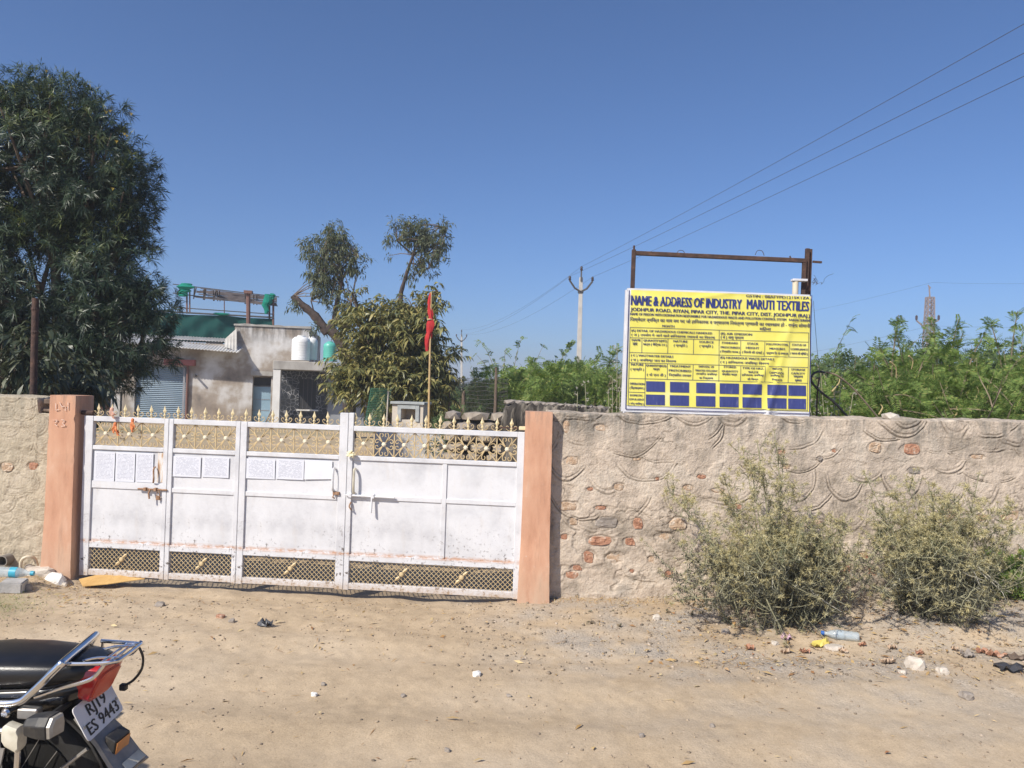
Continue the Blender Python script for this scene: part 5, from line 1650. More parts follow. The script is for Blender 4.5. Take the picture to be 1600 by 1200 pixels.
# rusty pipe post behind the left wall
rp = P(52, 615, 7.3)
o = thing('pipe_post', 'rusty brown pipe post standing behind the pale left wall', 'post', (rp.x, rp.y, 0))
a = P(55.5, 466, 7.3)
MB().tube([(-.02, 0, 0), (0, 0, rp.z), (a.x - rp.x, 0, a.z)], .031, 12).build('pipe', M['rust'], o, smooth=True)
for py in (483, 519):
    a = P(54.8, py, 7.3); MB().lathe([(.033, -.012), (.036, 0), (.033, .012)], 12, c=(a.x - rp.x, 0, a.z)).build('collar', M['rust'], o)

# ------------------------------------------------------------------ foliage
def norm(a):
    return a / np.maximum(np.linalg.norm(a, axis=-1, keepdims=True), 1e-9)


def blades(Bs, D, N, L, W, droop=0.0, cup=0.0):
    """thin pointed leaves: base Bs, direction D, face normal hint N, length L, width W (arrays)"""
    n = len(Bs)
    L = np.broadcast_to(L, (n,))[:, None]; W = np.broadcast_to(W, (n,))[:, None]; droop = np.broadcast_to(droop, (n,))[:, None]
    D = norm(D); S = norm(np.cross(D, N)); up = np.cross(S, D)
    dn = np.array([0, 0, -1.0])
    mid = Bs + D * L * .45 + dn * droop * L * .18 + up * cup * W
    tip = Bs + D * L * (1 - .25 * droop) + dn * droop * L * .8
    V = np.stack([Bs, mid + S * W / 2, tip, mid - S * W / 2], 1).reshape(-1, 3)
    b = np.arange(n)[:, None] * 4
    Fc = np.concatenate([b + np.array([[0, 1, 3]]), b + np.array([[1, 2, 3]])], 1).reshape(-1, 3)
    return V, Fc


def join(parts):
    Vs, Fs, o = [], [], 0
    for v, f in parts:
        Vs.append(v); Fs.append(f + o); o += len(v)
    return np.concatenate(Vs), np.concatenate(Fs)


def rdir(rg, n, up=0.0):
    d = rg.normal(size=(n, 3)); d[:, 2] += up
    return norm(d)


def in_ellipsoids(rg, ells, n, shell=.55):
    """random points in a union of ellipsoids (c, r), denser towards the skin; returns points and outward directions"""
    w = np.array([e[1][0] * e[1][1] * e[1][2] for e in ells]) ** .75; w = w / w.sum()
    k = rg.choice(len(ells), n, p=w)
    d = rdir(rg, n); rad = shell + (1 - shell) * rg.random(n) ** .6
    rad *= 1 + .10 * np.sin(d[:, 0] * 5 + k) * np.cos(d[:, 2] * 6 + k * 2) + .07 * (rg.random(n) - .5)
    c = np.array([e[0] for e in ells])[k]; r = np.array([e[1] for e in ells])[k]
    return c + d * r * rad[:, None], norm(d / r)


def limbs(rg, base, ells, m, root, r0, per=5, trunk_top=None, name='branch'):
    """a trunk with limbs reaching into the crown; local coordinates"""
    tr = MB()
    top = Vector(trunk_top)
    tr.tube(spline([Vector(base), Vector(base).lerp(top, .5) + Vector((rg.normal() * .05, rg.normal() * .05, 0)), top], 4), [r0 * (1 - .35 * i / 8) for i in range(9)], 8)
    tr.build('trunk', m, root, smooth=True)
    br = MB()
    for (c, r) in ells:
        c = Vector(c); p0 = top.lerp(Vector(base), rg.random() * .3)
        midp = p0.lerp(c, .5) + Vector((rg.normal() * .15, rg.normal() * .15, .12))
        br.tube(spline([p0, midp, c], 4), [r0 * .55 * (1 - .65 * i / 8) for i in range(9)], 6)
        for _ in range(per):
            d = Vector(rdir(rg, 1, .4)[0]); e = c + Vector((d.x * r[0], d.y * r[1], d.z * r[2])) * .88
            s = midp.lerp(c, rg.random())
            br.tube(spline([s, s.lerp(e, .5) + Vector((0, 0, .08)), e], 3), [r0 * .22 * (1 - .75 * i / 6) for i in range(7)], 5)
    br.build(name, m, root, smooth=True)


def pell(list_, Y, base, depth=1.0):
    """ellipsoids outlined on the photograph at distance Y, given real depth, in coordinates relative to base"""
    out = []
    for e in list_:
        px, py, rx, ry = e[:4]; dy = e[4] if len(e) > 4 else 0
        c = P(px, py, Y + dy) - Vector(base); k = (Y + dy) / F
        out.append((np.array(c), np.array([rx * k, max(rx, ry) * k * depth * .9, ry * k])))
    return out


# --- the big yellow oleander on the left
rg = np.random.default_rng(21)
TY = 11.0
tb = P(95, 600, TY); tb.z = 0
t_ = thing('oleander_tree', 'huge dark oleander tree with narrow starry leaves filling the upper left', 'tree', tb)
el = pell([(30, 255, 165, 140), (145, 285, 92, 115), (60, 440, 180, 130), (170, 400, 82, 85), (165, 520, 98, 78), (75, 560, 150, 72), (-110, 330, 130, 220), (232, 480, 48, 44), (-60, 520, 120, 100), (110, 175, 80, 52), (204, 300, 40, 70), (235, 545, 40, 40), (30, 160, 60, 50)], TY, tb, .85)
limbs(rg, (0, 0, -.1), el, M['bark'], t_, .17, 6, (0, 0, 1.5))
C, O = in_ellipsoids(rg, el, 10000, .30)
gap = np.sin(C[:, 0] * 3.1 + 1.3 * np.sin(C[:, 2] * 2.3)) * np.sin(C[:, 2] * 3.4 + .8 * np.sin(C[:, 0] * 2.9)) * np.sin(C[:, 1] * 2.2 + C[:, 0]) + .25 * rg.normal(size=len(C))
keep = gap < .5
C, O = C[keep], O[keep]
ax = norm(O * .8 + np.array([0, 0, .55]) + rg.normal(size=C.shape) * .35)
nl = 24
Bs = np.repeat(C, nl, 0) + np.repeat(ax, nl, 0) * (rg.random((len(C) * nl, 1)) * .09)
A = np.repeat(ax, nl, 0)
rd = norm(np.cross(A, rdir(rg, len(A))))
spread = np.radians(22 + 78 * rg.random(len(A)))[:, None]
Dd = A * np.cos(spread) + rd * np.sin(spread)
V, Fc = blades(Bs, Dd, A, .11 + .085 * rg.random(len(A)), .0095 + .0055 * rg.random(len(A)), .15 + .5 * rg.random(len(A)))
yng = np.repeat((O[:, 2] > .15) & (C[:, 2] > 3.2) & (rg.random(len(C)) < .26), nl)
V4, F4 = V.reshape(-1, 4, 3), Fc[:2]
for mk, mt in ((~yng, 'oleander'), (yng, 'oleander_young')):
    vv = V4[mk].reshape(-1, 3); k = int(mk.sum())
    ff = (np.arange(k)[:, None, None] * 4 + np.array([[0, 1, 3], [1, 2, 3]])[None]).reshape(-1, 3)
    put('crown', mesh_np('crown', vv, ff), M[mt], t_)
for i, (px, py) in enumerate(((176, 296), (72, 112), (166, 176), (205, 179), (182, 222), (198, 213), (194, 210), (172, 174))):
    c = P(px, py, TY - 1.3 if i in (0, 4) else TY - .4) - tb
    b = MB()
    for k in range(5):
        a = k * 1.257
        b.loft([[c + Vector((0, 0, -.02)), c + Vector((.018 * math.cos(a - .5), .018 * math.sin(a - .5), .02)), c + Vector((.028 * math.cos(a), .028 * math.sin(a), .016)), c + Vector((.018 * math.cos(a + .5), .018 * math.sin(a + .5), .02))]], cap=True)
    b.build('blossom', M['yellow_litter'], t_)

# --- broad leaved saplings under it, behind the left wall


def drooping_tree(name, label, base, ells, nsh, nleaf, L, W, m, trunk_top, r0, seed, up=.35, barkm='bark', droop=.75, shoot=.34, cat='tree', group=None, shell=.5, per=5, dn_=-.35):
    rg = np.random.default_rng(seed)
    t_ = thing(name, label, cat, base, 0, group)
    limbs(rg, (0, 0, -.1), ells, M[barkm], t_, r0, per, trunk_top)
    C, O = in_ellipsoids(rg, ells, nsh, shell)
    ax = norm(O + np.array([0, 0, up]) + rg.normal(size=C.shape) * .3)
    tt = np.tile((np.arange(nleaf) / nleaf), len(C))[:, None]
    A = np.repeat(ax, nleaf, 0)
    Bs = np.repeat(C, nleaf, 0) + A * shoot * (tt - .25) + np.array([0, 0, -1.0]) * shoot * .42 * tt ** 2
    sd = norm(np.cross(A, np.array([0, 0, 1.0]) + rg.normal(size=A.shape) * .3)) * np.where(np.arange(len(A)) % 2, 1, -1)[:, None]
    Dd = norm(A * .50 + sd * .75 + rg.normal(size=A.shape) * .15 + np.array([0, 0, dn_]))
    V, Fc = blades(Bs, Dd, norm(np.array([0, 0, 1.0]) + .5 * rg.normal(size=A.shape)), L * (.65 + .6 * rg.random(len(A))), W * (.75 + .5 * rg.random(len(A))), droop * (.6 + .7 * rg.random(len(A))))
    put('crown', mesh_np('crown', V, Fc), m, t_)
    return t_


sb = P(20, 610, 8.6); sb.z = 0
drooping_tree('sapling', 'broad leaved grey green sapling behind the left wall, beside the pipe post', sb, pell([(15, 590, 60, 42), (40, 550, 45, 40), (-40, 570, 60, 60)], 8.6, sb, 1), 120, 12, .17, .042, M['sapling'], (0, 0, .9), .04, 31)
sb = P(140, 610, 9.4); sb.z = 0
drooping_tree('sapling', 'broad leaved sapling low under the oleander, between pipe post and shutter', sb, pell([(112, 590, 36, 32), (95, 612, 36, 24)], 9.4, sb, 1), 90, 12, .17, .042, M['sapling'], (0, 0, .8), .04, 32)

# --- drooping tree behind the gate
cb = P(625, 640, 18); cb.z = 0
el = pell([(566, 512, 30, 36), (540, 590, 20, 28), (636, 512, 48, 36), (668, 545, 24, 34), (566, 575, 40, 44), (622, 575, 60, 56), (676, 592, 28, 28), (650, 478, 28, 16), (598, 490, 22, 26), (556, 476, 10, 18), (676, 480, 8, 18), (640, 612, 60, 28), (694, 556, 18, 8), (550, 456, 5, 12), (682, 454, 5, 10), (708, 552, 10, 5), (532, 550, 8, 8)], 18, cb, .9)
drooping_tree('drooping_tree', 'bushy tree with drooping yellow green leaves behind the gate, beside the red flag', cb, el, 900, 22, .215, .050, M['mango'], (0, 0, .8), .10, 33, up=.75, droop=.7, shoot=.62, shell=.30, dn_=-.25)


# --- two lopped trees further back
def lopped(label, base_px, Y, trunk, stubs, ells, n, seed):
    rg = np.random.default_rng(seed)
    bp = P(base_px, 640, Y); bp.z = 0
    t_ = thing('lopped_tree', label, 'tree', bp)
    pts = [Vector((0, 0, -.1))] + [P(x, y, Y) - bp for x, y in trunk[0]]
    MB().tube(spline(pts, 4), [trunk[1] * (1 - .3 * i / (4 * (len(pts) - 1))) for i in range(4 * (len(pts) - 1) + 1)], 9).build('trunk', M['bark_red'], t_, smooth=True)
    for (pl, r_) in stubs:
        p = spline([P(x, y, Y + (dy if False else 0)) - bp for x, y in pl], 4)
        MB().tube(p, [r_ * (1 - .45 * i / len(p)) * (1 + .12 * math.sin(i * 2)) for i in range(len(p))], 7).build('limb', M['bark_red'], t_, smooth=True)
    es = pell(ells, Y, bp, .9)
    C, O = in_ellipsoids(rg, es, n, .15)
    br = MB()
    for k in range(0, n, 3):
        i0 = int(rg.integers(len(stubs))); pl = stubs[i0][0]; s = P(*pl[-1], Y) - bp
        e = Vector(C[k])
        if (e - s).length < 1.4: br.tube([s, s.lerp(e, .5) + Vector((0, 0, .06)), e], [.022, .015, .007], 4)
    br.build('twigs', M['bark'], t_)
    nl = 20
    ax = norm(O * .6 + np.array([0, 0, .2]) + rg.normal(size=C.shape) * .5)
    A = np.repeat(ax, nl, 0); Bs = np.repeat(C, nl, 0) + A * (rg.random((n * nl, 1)) - .3) * .28 + rg.normal(size=(n * nl, 3)) * .05
    Dd = norm(A * .4 + rg.normal(size=A.shape) * .7 + np.array([0, 0, -.5]))
    V, Fc = blades(Bs, Dd, rdir(rg, len(A), .6), .11 + .09 * rg.random(len(A)), .026 + .014 * rg.random(len(A)), .5)
    put('crown', mesh_np('crown', V, Fc), M['neem'], t_)


lopped('lopped tree with a thick red brown cut trunk and one stub pointing left', 548, 24, ([(545, 590), (540, 555), (528, 528), (514, 514)], .22),
       [([(512, 520), (492, 494), (474, 478), (457, 463)], .16), ([(512, 518), (528, 500), (545, 516)], .16), ([(520, 512), (527, 470), (533, 440), (532, 420)], .085), ([(532, 440), (512, 400), (510, 375)], .045), ([(533, 438), (552, 410), (560, 400)], .04), ([(545, 516), (546, 492), (549, 474)], .06), ([(492, 494), (486, 470)], .03)],
       [(508, 400, 32, 40), (528, 378, 20, 30), (550, 405, 24, 24), (505, 450, 18, 22), (525, 465, 20, 26), (478, 392, 10, 22), (497, 512, 14, 14), (462, 475, 9, 10), (538, 490, 18, 12), (517, 360, 10, 10), (492, 430, 14, 14), (515, 425, 26, 24)], 330, 51)
lopped('tall sparse lopped tree with a leaning thin trunk, right of the other lopped tree', 618, 24.5, ([(624, 500), (627, 455)], .10),
       [([(627, 455), (636, 425), (646, 398)], .07), ([(646, 398), (664, 388), (680, 384)], .04), ([(646, 398), (650, 370)], .03), ([(646, 398), (620, 376)], .022), ([(640, 410), (670, 420)], .025), ([(680, 384), (698, 356)], .018)],
       [(655, 372, 30, 20), (682, 378, 24, 24), (615, 372, 20, 9), (632, 352, 26, 8), (668, 412, 26, 18), (640, 430, 14, 14), (695, 396, 14, 14), (650, 352, 18, 10), (692, 354, 10, 10), (604, 398, 8, 6)], 190, 52)


# --- thorny feathery scrub
def frond_parts(rg, C, A, npair, L, lw):
    """feathery leaves: pairs of leaflets along a stalk starting at C along A"""
    n = len(C)
    t = np.tile(np.arange(npair) / npair, n)[:, None]
    AA = np.repeat(A, npair, 0); Ls = np.repeat(L, npair)[:, None]
    Bs = np.repeat(C, npair, 0) + AA * Ls * t + np.array([0, 0, -1.0]) * Ls * .35 * t ** 2
    S = norm(np.cross(AA, np.repeat(rdir(rg, n, 1.2), npair, 0)))
    N = np.cross(S, AA)
    out = []
    for s in (-1, 1):
        out.append(blades(Bs, norm(S * s + AA * .45), N, Ls[:, 0] * (.42 - .2 * t[:, 0]) * (.8 + .4 * rg.random(len(Bs))), lw * (.8 + .4 * rg.random(len(Bs))), .1))
    return join(out)


def scrub_bush(name, label, base, spread, height, seed, m, nstem=30, nsub=5, nfr=11, npair=10, fl=.155, lw=.0105, wisps=(), cat='bush', group='thorny scrub behind the wall', depth=1.0, rot=0.0, fill=0, wk=30):
    rg = np.random.default_rng(seed)
    t_ = thing(name, label, cat, base, rot, group)
    st = MB(); Cs, As, Ls = [], [], []
    def grow(p0, d, ln, r, curl, lev):
        pts = [Vector(p0)]; dv = Vector(d).normalized(); n = 6
        for i in range(n):
            dv = (dv + Vector((rg.normal() * .12, rg.normal() * .12, -curl + rg.normal() * .06))).normalized()
            pts.append(pts[-1] + dv * ln / n)
        st.tube(pts, [r * (1 - .8 * i / n) for i in range(n + 1)], 3, cap=False)
        return pts
    def dress(pts, k, lo=.25):
        for _ in range(k):
            t = lo + (1 - lo) * rg.random(); i = min(len(pts) - 2, int(t * (len(pts) - 1)))
            p = pts[i].lerp(pts[i + 1], rg.random()); tg = (pts[i + 1] - pts[i]).normalized()
            Cs.append(p[:]); As.append((np.array(tg) * .5 + rdir(rg, 1, .25)[0])); Ls.append(fl * (.6 + .7 * rg.random()))
    for k in range(nstem):
        a = rg.random() * 2 * math.pi; lean = .15 + .85 * rg.random() ** .7
        hh = height * (.75 + .35 * rg.random())
        d = (math.cos(a) * spread * lean, math.sin(a) * spread * lean * depth, hh)
        pts = grow((math.cos(a) * .15, math.sin(a) * .15, 0), d, math.hypot(spread * lean, hh) * (.8 + .25 * rg.random()), .018, .10 * lean, 0)
        dress(pts, nfr, .3)
        for _ in range(nsub):
            i = int(2 + rg.random() * 4); dd = Vector(rdir(rg, 1, .45)[0])
            sp_ = grow(pts[min(i, 6)], dd, height * (.22 + .22 * rg.random()), .008, .08, 1)
            dress(sp_, nfr)
    for (px, py, Y) in wisps:                         # single arching shoots that stand out against the sky
        e = P(px, py, Y) - Vector(base)
        if rot: e = Matrix.Rotation(-rot, 3, 'Z') @ e
        s = Vector((e.x * .55 + rg.normal() * .2, e.y * .6, e.z * .55))
        pts = spline([s, s.lerp(e, .55) + Vector((0, 0, .16)), e], 4)
        st.tube(pts, [.012 * (1 - .08 * i) for i in range(len(pts))], 4)
        dress(pts, wk, .05)
    if fill:
        fe = [(np.array([0, 0, height * .50]), np.array([spread * 1.0, spread * depth, height * .50]))] + [(np.array([rg.normal() * spread * .6, rg.normal() * spread * .6, height * (.55 + .35 * rg.random())]), np.array([spread * .42, spread * .42, height * .24])) for _ in range(5)]
        fc_, fo_ = in_ellipsoids(rg, fe, fill, .45)
        fc_[:, 2] = np.abs(fc_[:, 2])
        for c_, d_ in zip(fc_, fo_): Cs.append(c_); As.append(d_ * .8 + rdir(rg, 1, .15)[0]); Ls.append(fl * (.7 + .8 * rg.random()))
    Cs, As, Ls = np.array(Cs), norm(np.array(As)), np.array(Ls)
    st.build('stems', M['twig'], t_)
    V, Fc = frond_parts(rg, Cs, As, npair, Ls, lw)
    put('foliage', mesh_np('foliage', V, Fc), m, t_)
    return t_


def sb_(px, Y): 
    q = P(px, 640, Y); return (q.x, q.y, float(gz(q.x, q.y)))


scrub_bush('scrub_bush', 'low olive thorny bush just right of the yellow board', sb_(1315, 9.3), 1.0, 2.0, 61, M['prosopis'], 26, fill=2400, wisps=((1368, 556, 9.3), (1300, 590, 9.3)))
scrub_bush('scrub_bush', 'feathery thorny bush below the lattice tower, with arching tips', sb_(1440, 9.6), .95, 2.35, 62, M['prosopis'], 34, fill=2200, wisps=((1404, 492, 9.6), (1398, 517, 9.6), (1373, 540, 9.6), (1498, 498, 9.6), (1505, 520, 9.6), (1455, 500, 9.6)))
scrub_bush('scrub_bush', 'thorny bush between the lattice tower bush and the tall bright bush', sb_(1520, 8.6), .8, 2.0, 63, M['prosopis'], 28, fill=1700, wisps=((1540, 520, 8.8),))
scrub_bush('scrub_bush', 'tall bright green thorny bush at the right edge above the wall', sb_(1600, 9.8), 1.15, 2.25, 64, M['prosopis'], 42, fill=3200, wisps=((1590, 486, 9.8), (1548, 505, 9.8)))
scrub_bush('scrub_bush', 'bushy thorn scrub at the far right, beyond the tall bright bush', sb_(1720, 10.2), 1.2, 2.2, 65, M['prosopis'], 30, fill=2500)
for i, (px, Y, h) in enumerate(((1320, 13, 2.35), (1430, 14.5, 2.5), (1540, 13.5, 2.6), (1480, 12, 2.3))):
    scrub_bush('scrub_bush', ['darker thorn bush deep behind the low olive bush', 'darker thorn bush standing straight in front of the tower foot', 'darker thorn bush behind the gap left of the tall bright bush', 'mid green thorn bush filling the middle of the right scrub'][i], sb_(px, Y), 1.3, h, 66 + i, M['prosopis_far'], 24, 5, 9, 6, .22, .026, fill=2000)
scrub_bush('scrub_bush', 'dense rounded green bush above the right pillar', sb_(868, 20), 1.75, 2.35, 71, M['prosopis'], 40, 6, 12, 9, .24, .021, fill=4600, wisps=((893, 538, 20), (830, 562, 20)), group='thorny scrub beyond the gate')
scrub_bush('scrub_bush', 'thin arching thorn bush left of the rounded one, sky showing through', sb_(800, 21), 1.1, 1.15, 72, M['prosopis'], 16, 3, 7, 6, .20, .026, fill=350, wk=11, wisps=((750, 532, 21), (815, 528, 21), (850, 538, 21), (742, 552, 21), (770, 560, 21), (735, 575, 21), (790, 545, 21), (765, 575, 21)), group='thorny scrub beyond the gate')
scrub_bush('scrub_bush', 'green thorn bush close against the left edge of the yellow board', sb_(938, 18.5), 1.3, 2.25, 73, M['prosopis'], 34, 6, 11, 9, .23, .020, fill=3600, wisps=((965, 545, 18.5), (955, 552, 18.5)), group='thorny scrub beyond the gate')
for i, (px, Y, h, lb_) in enumerate(((735, 26, 2.0, 'low olive scrub behind the wire fence'), (775, 24, 2.1, 'low green scrub behind the right end of the wire fence'), (905, 24, 2.4, 'green scrub in the gap left of the yellow board'), (845, 25, 2.2, 'hazier scrub behind the thin arching bush'))):
    scrub_bush('scrub_bush', lb_, sb_(px, Y), 1.7, h * .72, 80 + i, M['prosopis_far'], 26, 5, 9, 6, .28, .034, fill=1500, group='thorny scrub beyond the gate')
scrub_bush('scrub_bush', 'small dark bush low beside the shrine and flag pole', sb_(722, 14.5), .35, 1.35, 85, M['prosopis_far'], 18, 4, 9, 6, .16, .022, group='thorny scrub beyond the gate')
# yellowing twigs among the right scrub
for i, (x0, y0, x1, y1) in enumerate(((1391, 565, 1400, 590), (1420, 556, 1424, 577), (1300, 612, 1312, 592), (1490, 655, 1494, 635), (1373, 648, 1376, 632), (1523, 625, 1526, 604))):
    a, c = P(x0, y0, 8.3), P(x1, y1, 8.35)
    o = MB().tube(spline([a, a.lerp(c, .5) + Vector((.03, 0, .02)), c], 3), [.010, .009, .008, .007, .006, .005, .004], 5).build('dry_twig', M['twig_yellow'], None)
    tag(o, ['longer bare yellow twig below the left shoots of the tower bush', 'upper bare yellow twig left of the tower foot', 'bare yellow twig crossing the dry stick right of the board', 'bare yellow twig low over the wall in the right scrub', 'short bare yellow twig just above the flat coping stone', 'bare yellow twig under the tall bright bush at the right'][i], 'twig', 'bare yellow twigs in the right scrub')


# far scrub to the horizon
rg = np.random.default_rng(90)
n = 900
xs = rg.uniform(-150, 210, n); ys = rg.uniform(70, 230, n); hs2 = 1.2 + 1.8 * rg.random(n)
C = np.repeat(np.stack([xs, ys, hs2 * .5], -1), 40, 0)
pts = C + rdir(rg, len(C)) * np.stack([np.repeat(hs2 * 1.1, 40), np.repeat(hs2, 40), np.repeat(hs2 * .55, 40)], -1) * (rg.random((len(C), 1)) ** .4)
V, Fc = blades(pts, rdir(rg, len(pts), .5), rdir(rg, len(pts), .8), .9, .55, .1)
V[:, 2] = np.maximum(V[:, 2], .02)
tag(put('far_scrub', mesh_np('far_scrub', V, Fc), M['prosopis_far']), 'far olive scrub lying along the hazy horizon', 'scrub', None, 'stuff')


# --- dry white seeded weeds by the board
def seed_weed(label, px, ytop, Y, n, seed, spread=.25):
    rg = np.random.default_rng(seed); q = P(px, 650, Y); z0 = float(gz(q.x, q.y)); tp = P(px, ytop, Y).z - z0
    t_ = thing('seed_weed', label, 'weed', (q.x, q.y, z0), 0, 'dry weeds with white seed tufts')
    st = MB(); hd = []
    for k in range(n):
        hh = tp * (.8 + .25 * rg.random()); dx, dy = rg.normal() * spread * .6, rg.normal() * spread * .5
        pts = spline([(rg.normal() * .04, rg.normal() * .04, 0), (dx * .4, dy * .4, hh * .5), (dx, dy, hh)], 5)
        st.tube(pts, .004, 3, cap=False)
        for p in pts[5:]:
            for _ in range(3): hd.append((p + Vector(rdir(rg, 1)[0]) * .035)[:])
    st.build('stems', M['thistle_stem'], t_)
    hd = np.array(hd); m_ = 9
    V, Fc = blades(np.repeat(hd, m_, 0), rdir(rg, len(hd) * m_), rdir(rg, len(hd) * m_), .014 + .010 * rg.random(len(hd) * m_), .007)
    put('seed_heads', mesh_np('seed_heads', V, Fc), M['white_seed'], t_)


seed_weed('pale seeded weed rising along the left edge of the yellow board', 967, 545, 7.2, 8, 1, .14)
seed_weed('shorter pale seeded weed a little left of the yellow board', 932, 606, 7.1, 4, 2, .14)
seed_weed('pale seeded weed right of the yellow board, inside the hose loop', 1304, 585, 7.4, 9, 3, .25)
seed_weed('tiny pale weed on the wall top above the right pillar', 905, 622, 6.9, 5, 4, .12)


# --- the two dry thistle bushes in front of the wall
def thistle(label, px, py, height, width, seed, tall, nmain, airy):
    rg = np.random.default_rng(seed); q = on_ground(px, py)
    t_ = thing('thistle_bush', label, 'bush', q, 0, 'dry thistle bushes at the foot of the wall')
    st = MB(); LB, LD, LS, HD, LT = [], [], [], [], []
    pale = MB()
    def stem(p0, d, ln, r, curl, n=7, mb=st):
        pts = [Vector(p0)]; dv = Vector(d).normalized()
        for i in range(n):
            dv = (dv + Vector((rg.normal() * .20, rg.normal() * .20, curl + rg.normal() * .12))).normalized()
            pts.append(pts[-1] + dv * ln / n)
        mb.tube(pts, [r * (1 - .65 * i / n) for i in range(n + 1)], 4, cap=False)
        return pts
    def dress(pts, k, s, lo=0.0):
        for _ in range(k):
            t = lo + (1 - lo) * rg.random(); i = min(len(pts) - 2, int(t * (len(pts) - 1)))
            p = pts[i].lerp(pts[i + 1], rg.random()); tg = (pts[i + 1] - pts[i]).normalized()
            LB.append(p[:]); LD.append(np.array(tg) * .35 + rdir(rg, 1, .1)[0]); LS.append(s * (.4 + .7 * rg.random())); LT.append(1 if p.z < height * .40 + .14 * rg.random() else 0)
    for k in range(nmain):
        a = rg.random() * 2 * math.pi; lean = rg.random() ** .6
        w = width * .5 * lean
        ln = height * (.42 + .22 * rg.random()) * (1.25 - .3 * lean)
        pts = stem((math.cos(a) * width * .30 * lean, math.sin(a) * width * .26 * lean, -.02), (math.cos(a) * w * .62, math.sin(a) * w * .5, height * .52 * (1.1 - .45 * lean)), math.hypot(w, ln) * .92, .0042, -.01)
        dress(pts, 130, .046)
        for _ in range(7):
            i = int(1 + rg.random() * 6); dd = Vector(rdir(rg, 1, .5)[0]); sp_ = stem(pts[i], dd, .14 + .20 * rg.random(), .004, .03, 4)
            dress(sp_, 52, .034)
            HD.append((sp_[-1], .015 + .008 * rg.random()))
            for _ in range(2):
                s2 = stem(sp_[2], Vector(rdir(rg, 1, .5)[0]), .07 + .10 * rg.random(), .0028, .03, 3); dress(s2, 9, .04); (HD.append((s2[-1], .013 + .007 * rg.random())) if rg.random() < .45 else None)
    x_l, x_r, y_t, y_b = airy
    tall = list(tall) + [(rg.uniform(x_l, x_r), rg.uniform(y_t, y_b), .0045) for _ in range(22)]
    for (tx, ty, r_) in tall:                                   # tall airy flowering stems
        e = P(tx, ty, q.y + rg.normal() * .12) - q
        s = Vector((e.x * .25, e.y * .4, .1)); pts = spline([s, s.lerp(e, .5) + Vector((rg.normal() * .04, 0, .06)), e], 4)
        st.tube(pts, [r_ * (1 - .07 * i) for i in range(len(pts))], 4, cap=False)
        dress(pts, 40, .05)
        for j in range(15):
            i = int(2 + rg.random() * (len(pts) - 3)); dd = Vector(rdir(rg, 1, .75)[0]); ln = (.10 + .24 * rg.random()) * (1.3 - i / len(pts))
            sp_ = stem(pts[i], dd, ln, .0035, .05, 4); dress(sp_, 9, .035); HD.append((sp_[-1], .014 + .007 * rg.random()))
            for _ in range(2):
                s2 = stem(sp_[2], Vector(rdir(rg, 1, .7)[0]), ln * .55, .0025, .05, 3); dress(s2, 4, .03); HD.append((s2[-1], .016 + .009 * rg.random()))
        HD.append((pts[-1], .018))
    for k in range(9):                                          # stiff whitish dead stems hanging out of the skirt
        a = rg.uniform(math.pi * .95, math.pi * 2.05); r0 = width * (.10 + .22 * rg.random())
        s = Vector((math.cos(a) * r0, math.sin(a) * r0 * .8, .18 + .22 * rg.random()))
        stem(s, (math.cos(a) * .5, math.sin(a) * .5, -.75 + rg.random() * .8), .14 + .16 * rg.random(), .0055, -.03, 4, pale)
    st.build('stems', M['thistle_stem'], t_)
    pale.build('dead_stems', M['white_seed'], t_)
    LB, LD, LS = np.array(LB), norm(np.array(LD)), np.array(LS)
    V1, F1 = blades(LB, LD, rdir(rg, len(LB), .8), LS, LS * .16, .25)
    tsp = rg.random((len(LB), 1)); S = norm(np.cross(LD, rdir(rg, len(LB))))               # spines along the leaf edge
    V2, F2 = blades(LB + LD * LS[:, None] * (.2 + .5 * tsp), norm(S + LD * .4), rdir(rg, len(LB)), LS * .42, LS * .12, .1)
    lt = np.array(LT)
    for nm_, k_, mt in (('spiny_leaves', 0, 'thistle_leaf'), ('shaded_leaves', 1, 'thistle_shaded')):
        ii = np.nonzero(lt == k_)[0]
        W1, G1 = V1.reshape(-1, 4, 3)[ii].reshape(-1, 3), F1[:2 * len(ii)]; W2, G2 = V2.reshape(-1, 4, 3)[ii].reshape(-1, 3), F2[:2 * len(ii)]
        put(nm_, mesh_np(nm_, *join([(W1, G1), (W2, G2)])), M[mt], t_)
    hc = np.array([h[0][:] for h in HD]); hr = np.array([h[1] for h in HD]); m_ = 22
    d = rdir(rg, len(hc) * m_, .25)
    V, Fc = blades(np.repeat(hc, m_, 0), d, rdir(rg, len(d)), np.repeat(hr, m_) * (1 + .8 * rg.random(len(d))), np.repeat(hr, m_) * .17)
    put('flower_heads', mesh_np('flower_heads', V, Fc), M['thistle_head'], t_)
    for k in range(16):                                         # the larger fluffy heads
        c = hc[int(rg.integers(len(hc)))] if k % 2 else LB[int(rg.integers(len(LB)))] + np.array([0, -.05, .03])
        n_ = 70; d = rdir(rg, n_, .1); R_ = .022 + .018 * rg.random()
        V, Fc = blades(np.repeat(c[None], n_, 0), d, rdir(rg, n_), R_ * (.7 + .6 * rg.random(n_)), R_ * .11)
        o_ = put('seed_puff', mesh_np('seed_puff', V, Fc), M['thistle_head'], t_); o_['kind'] = 'stuff'
    return t_


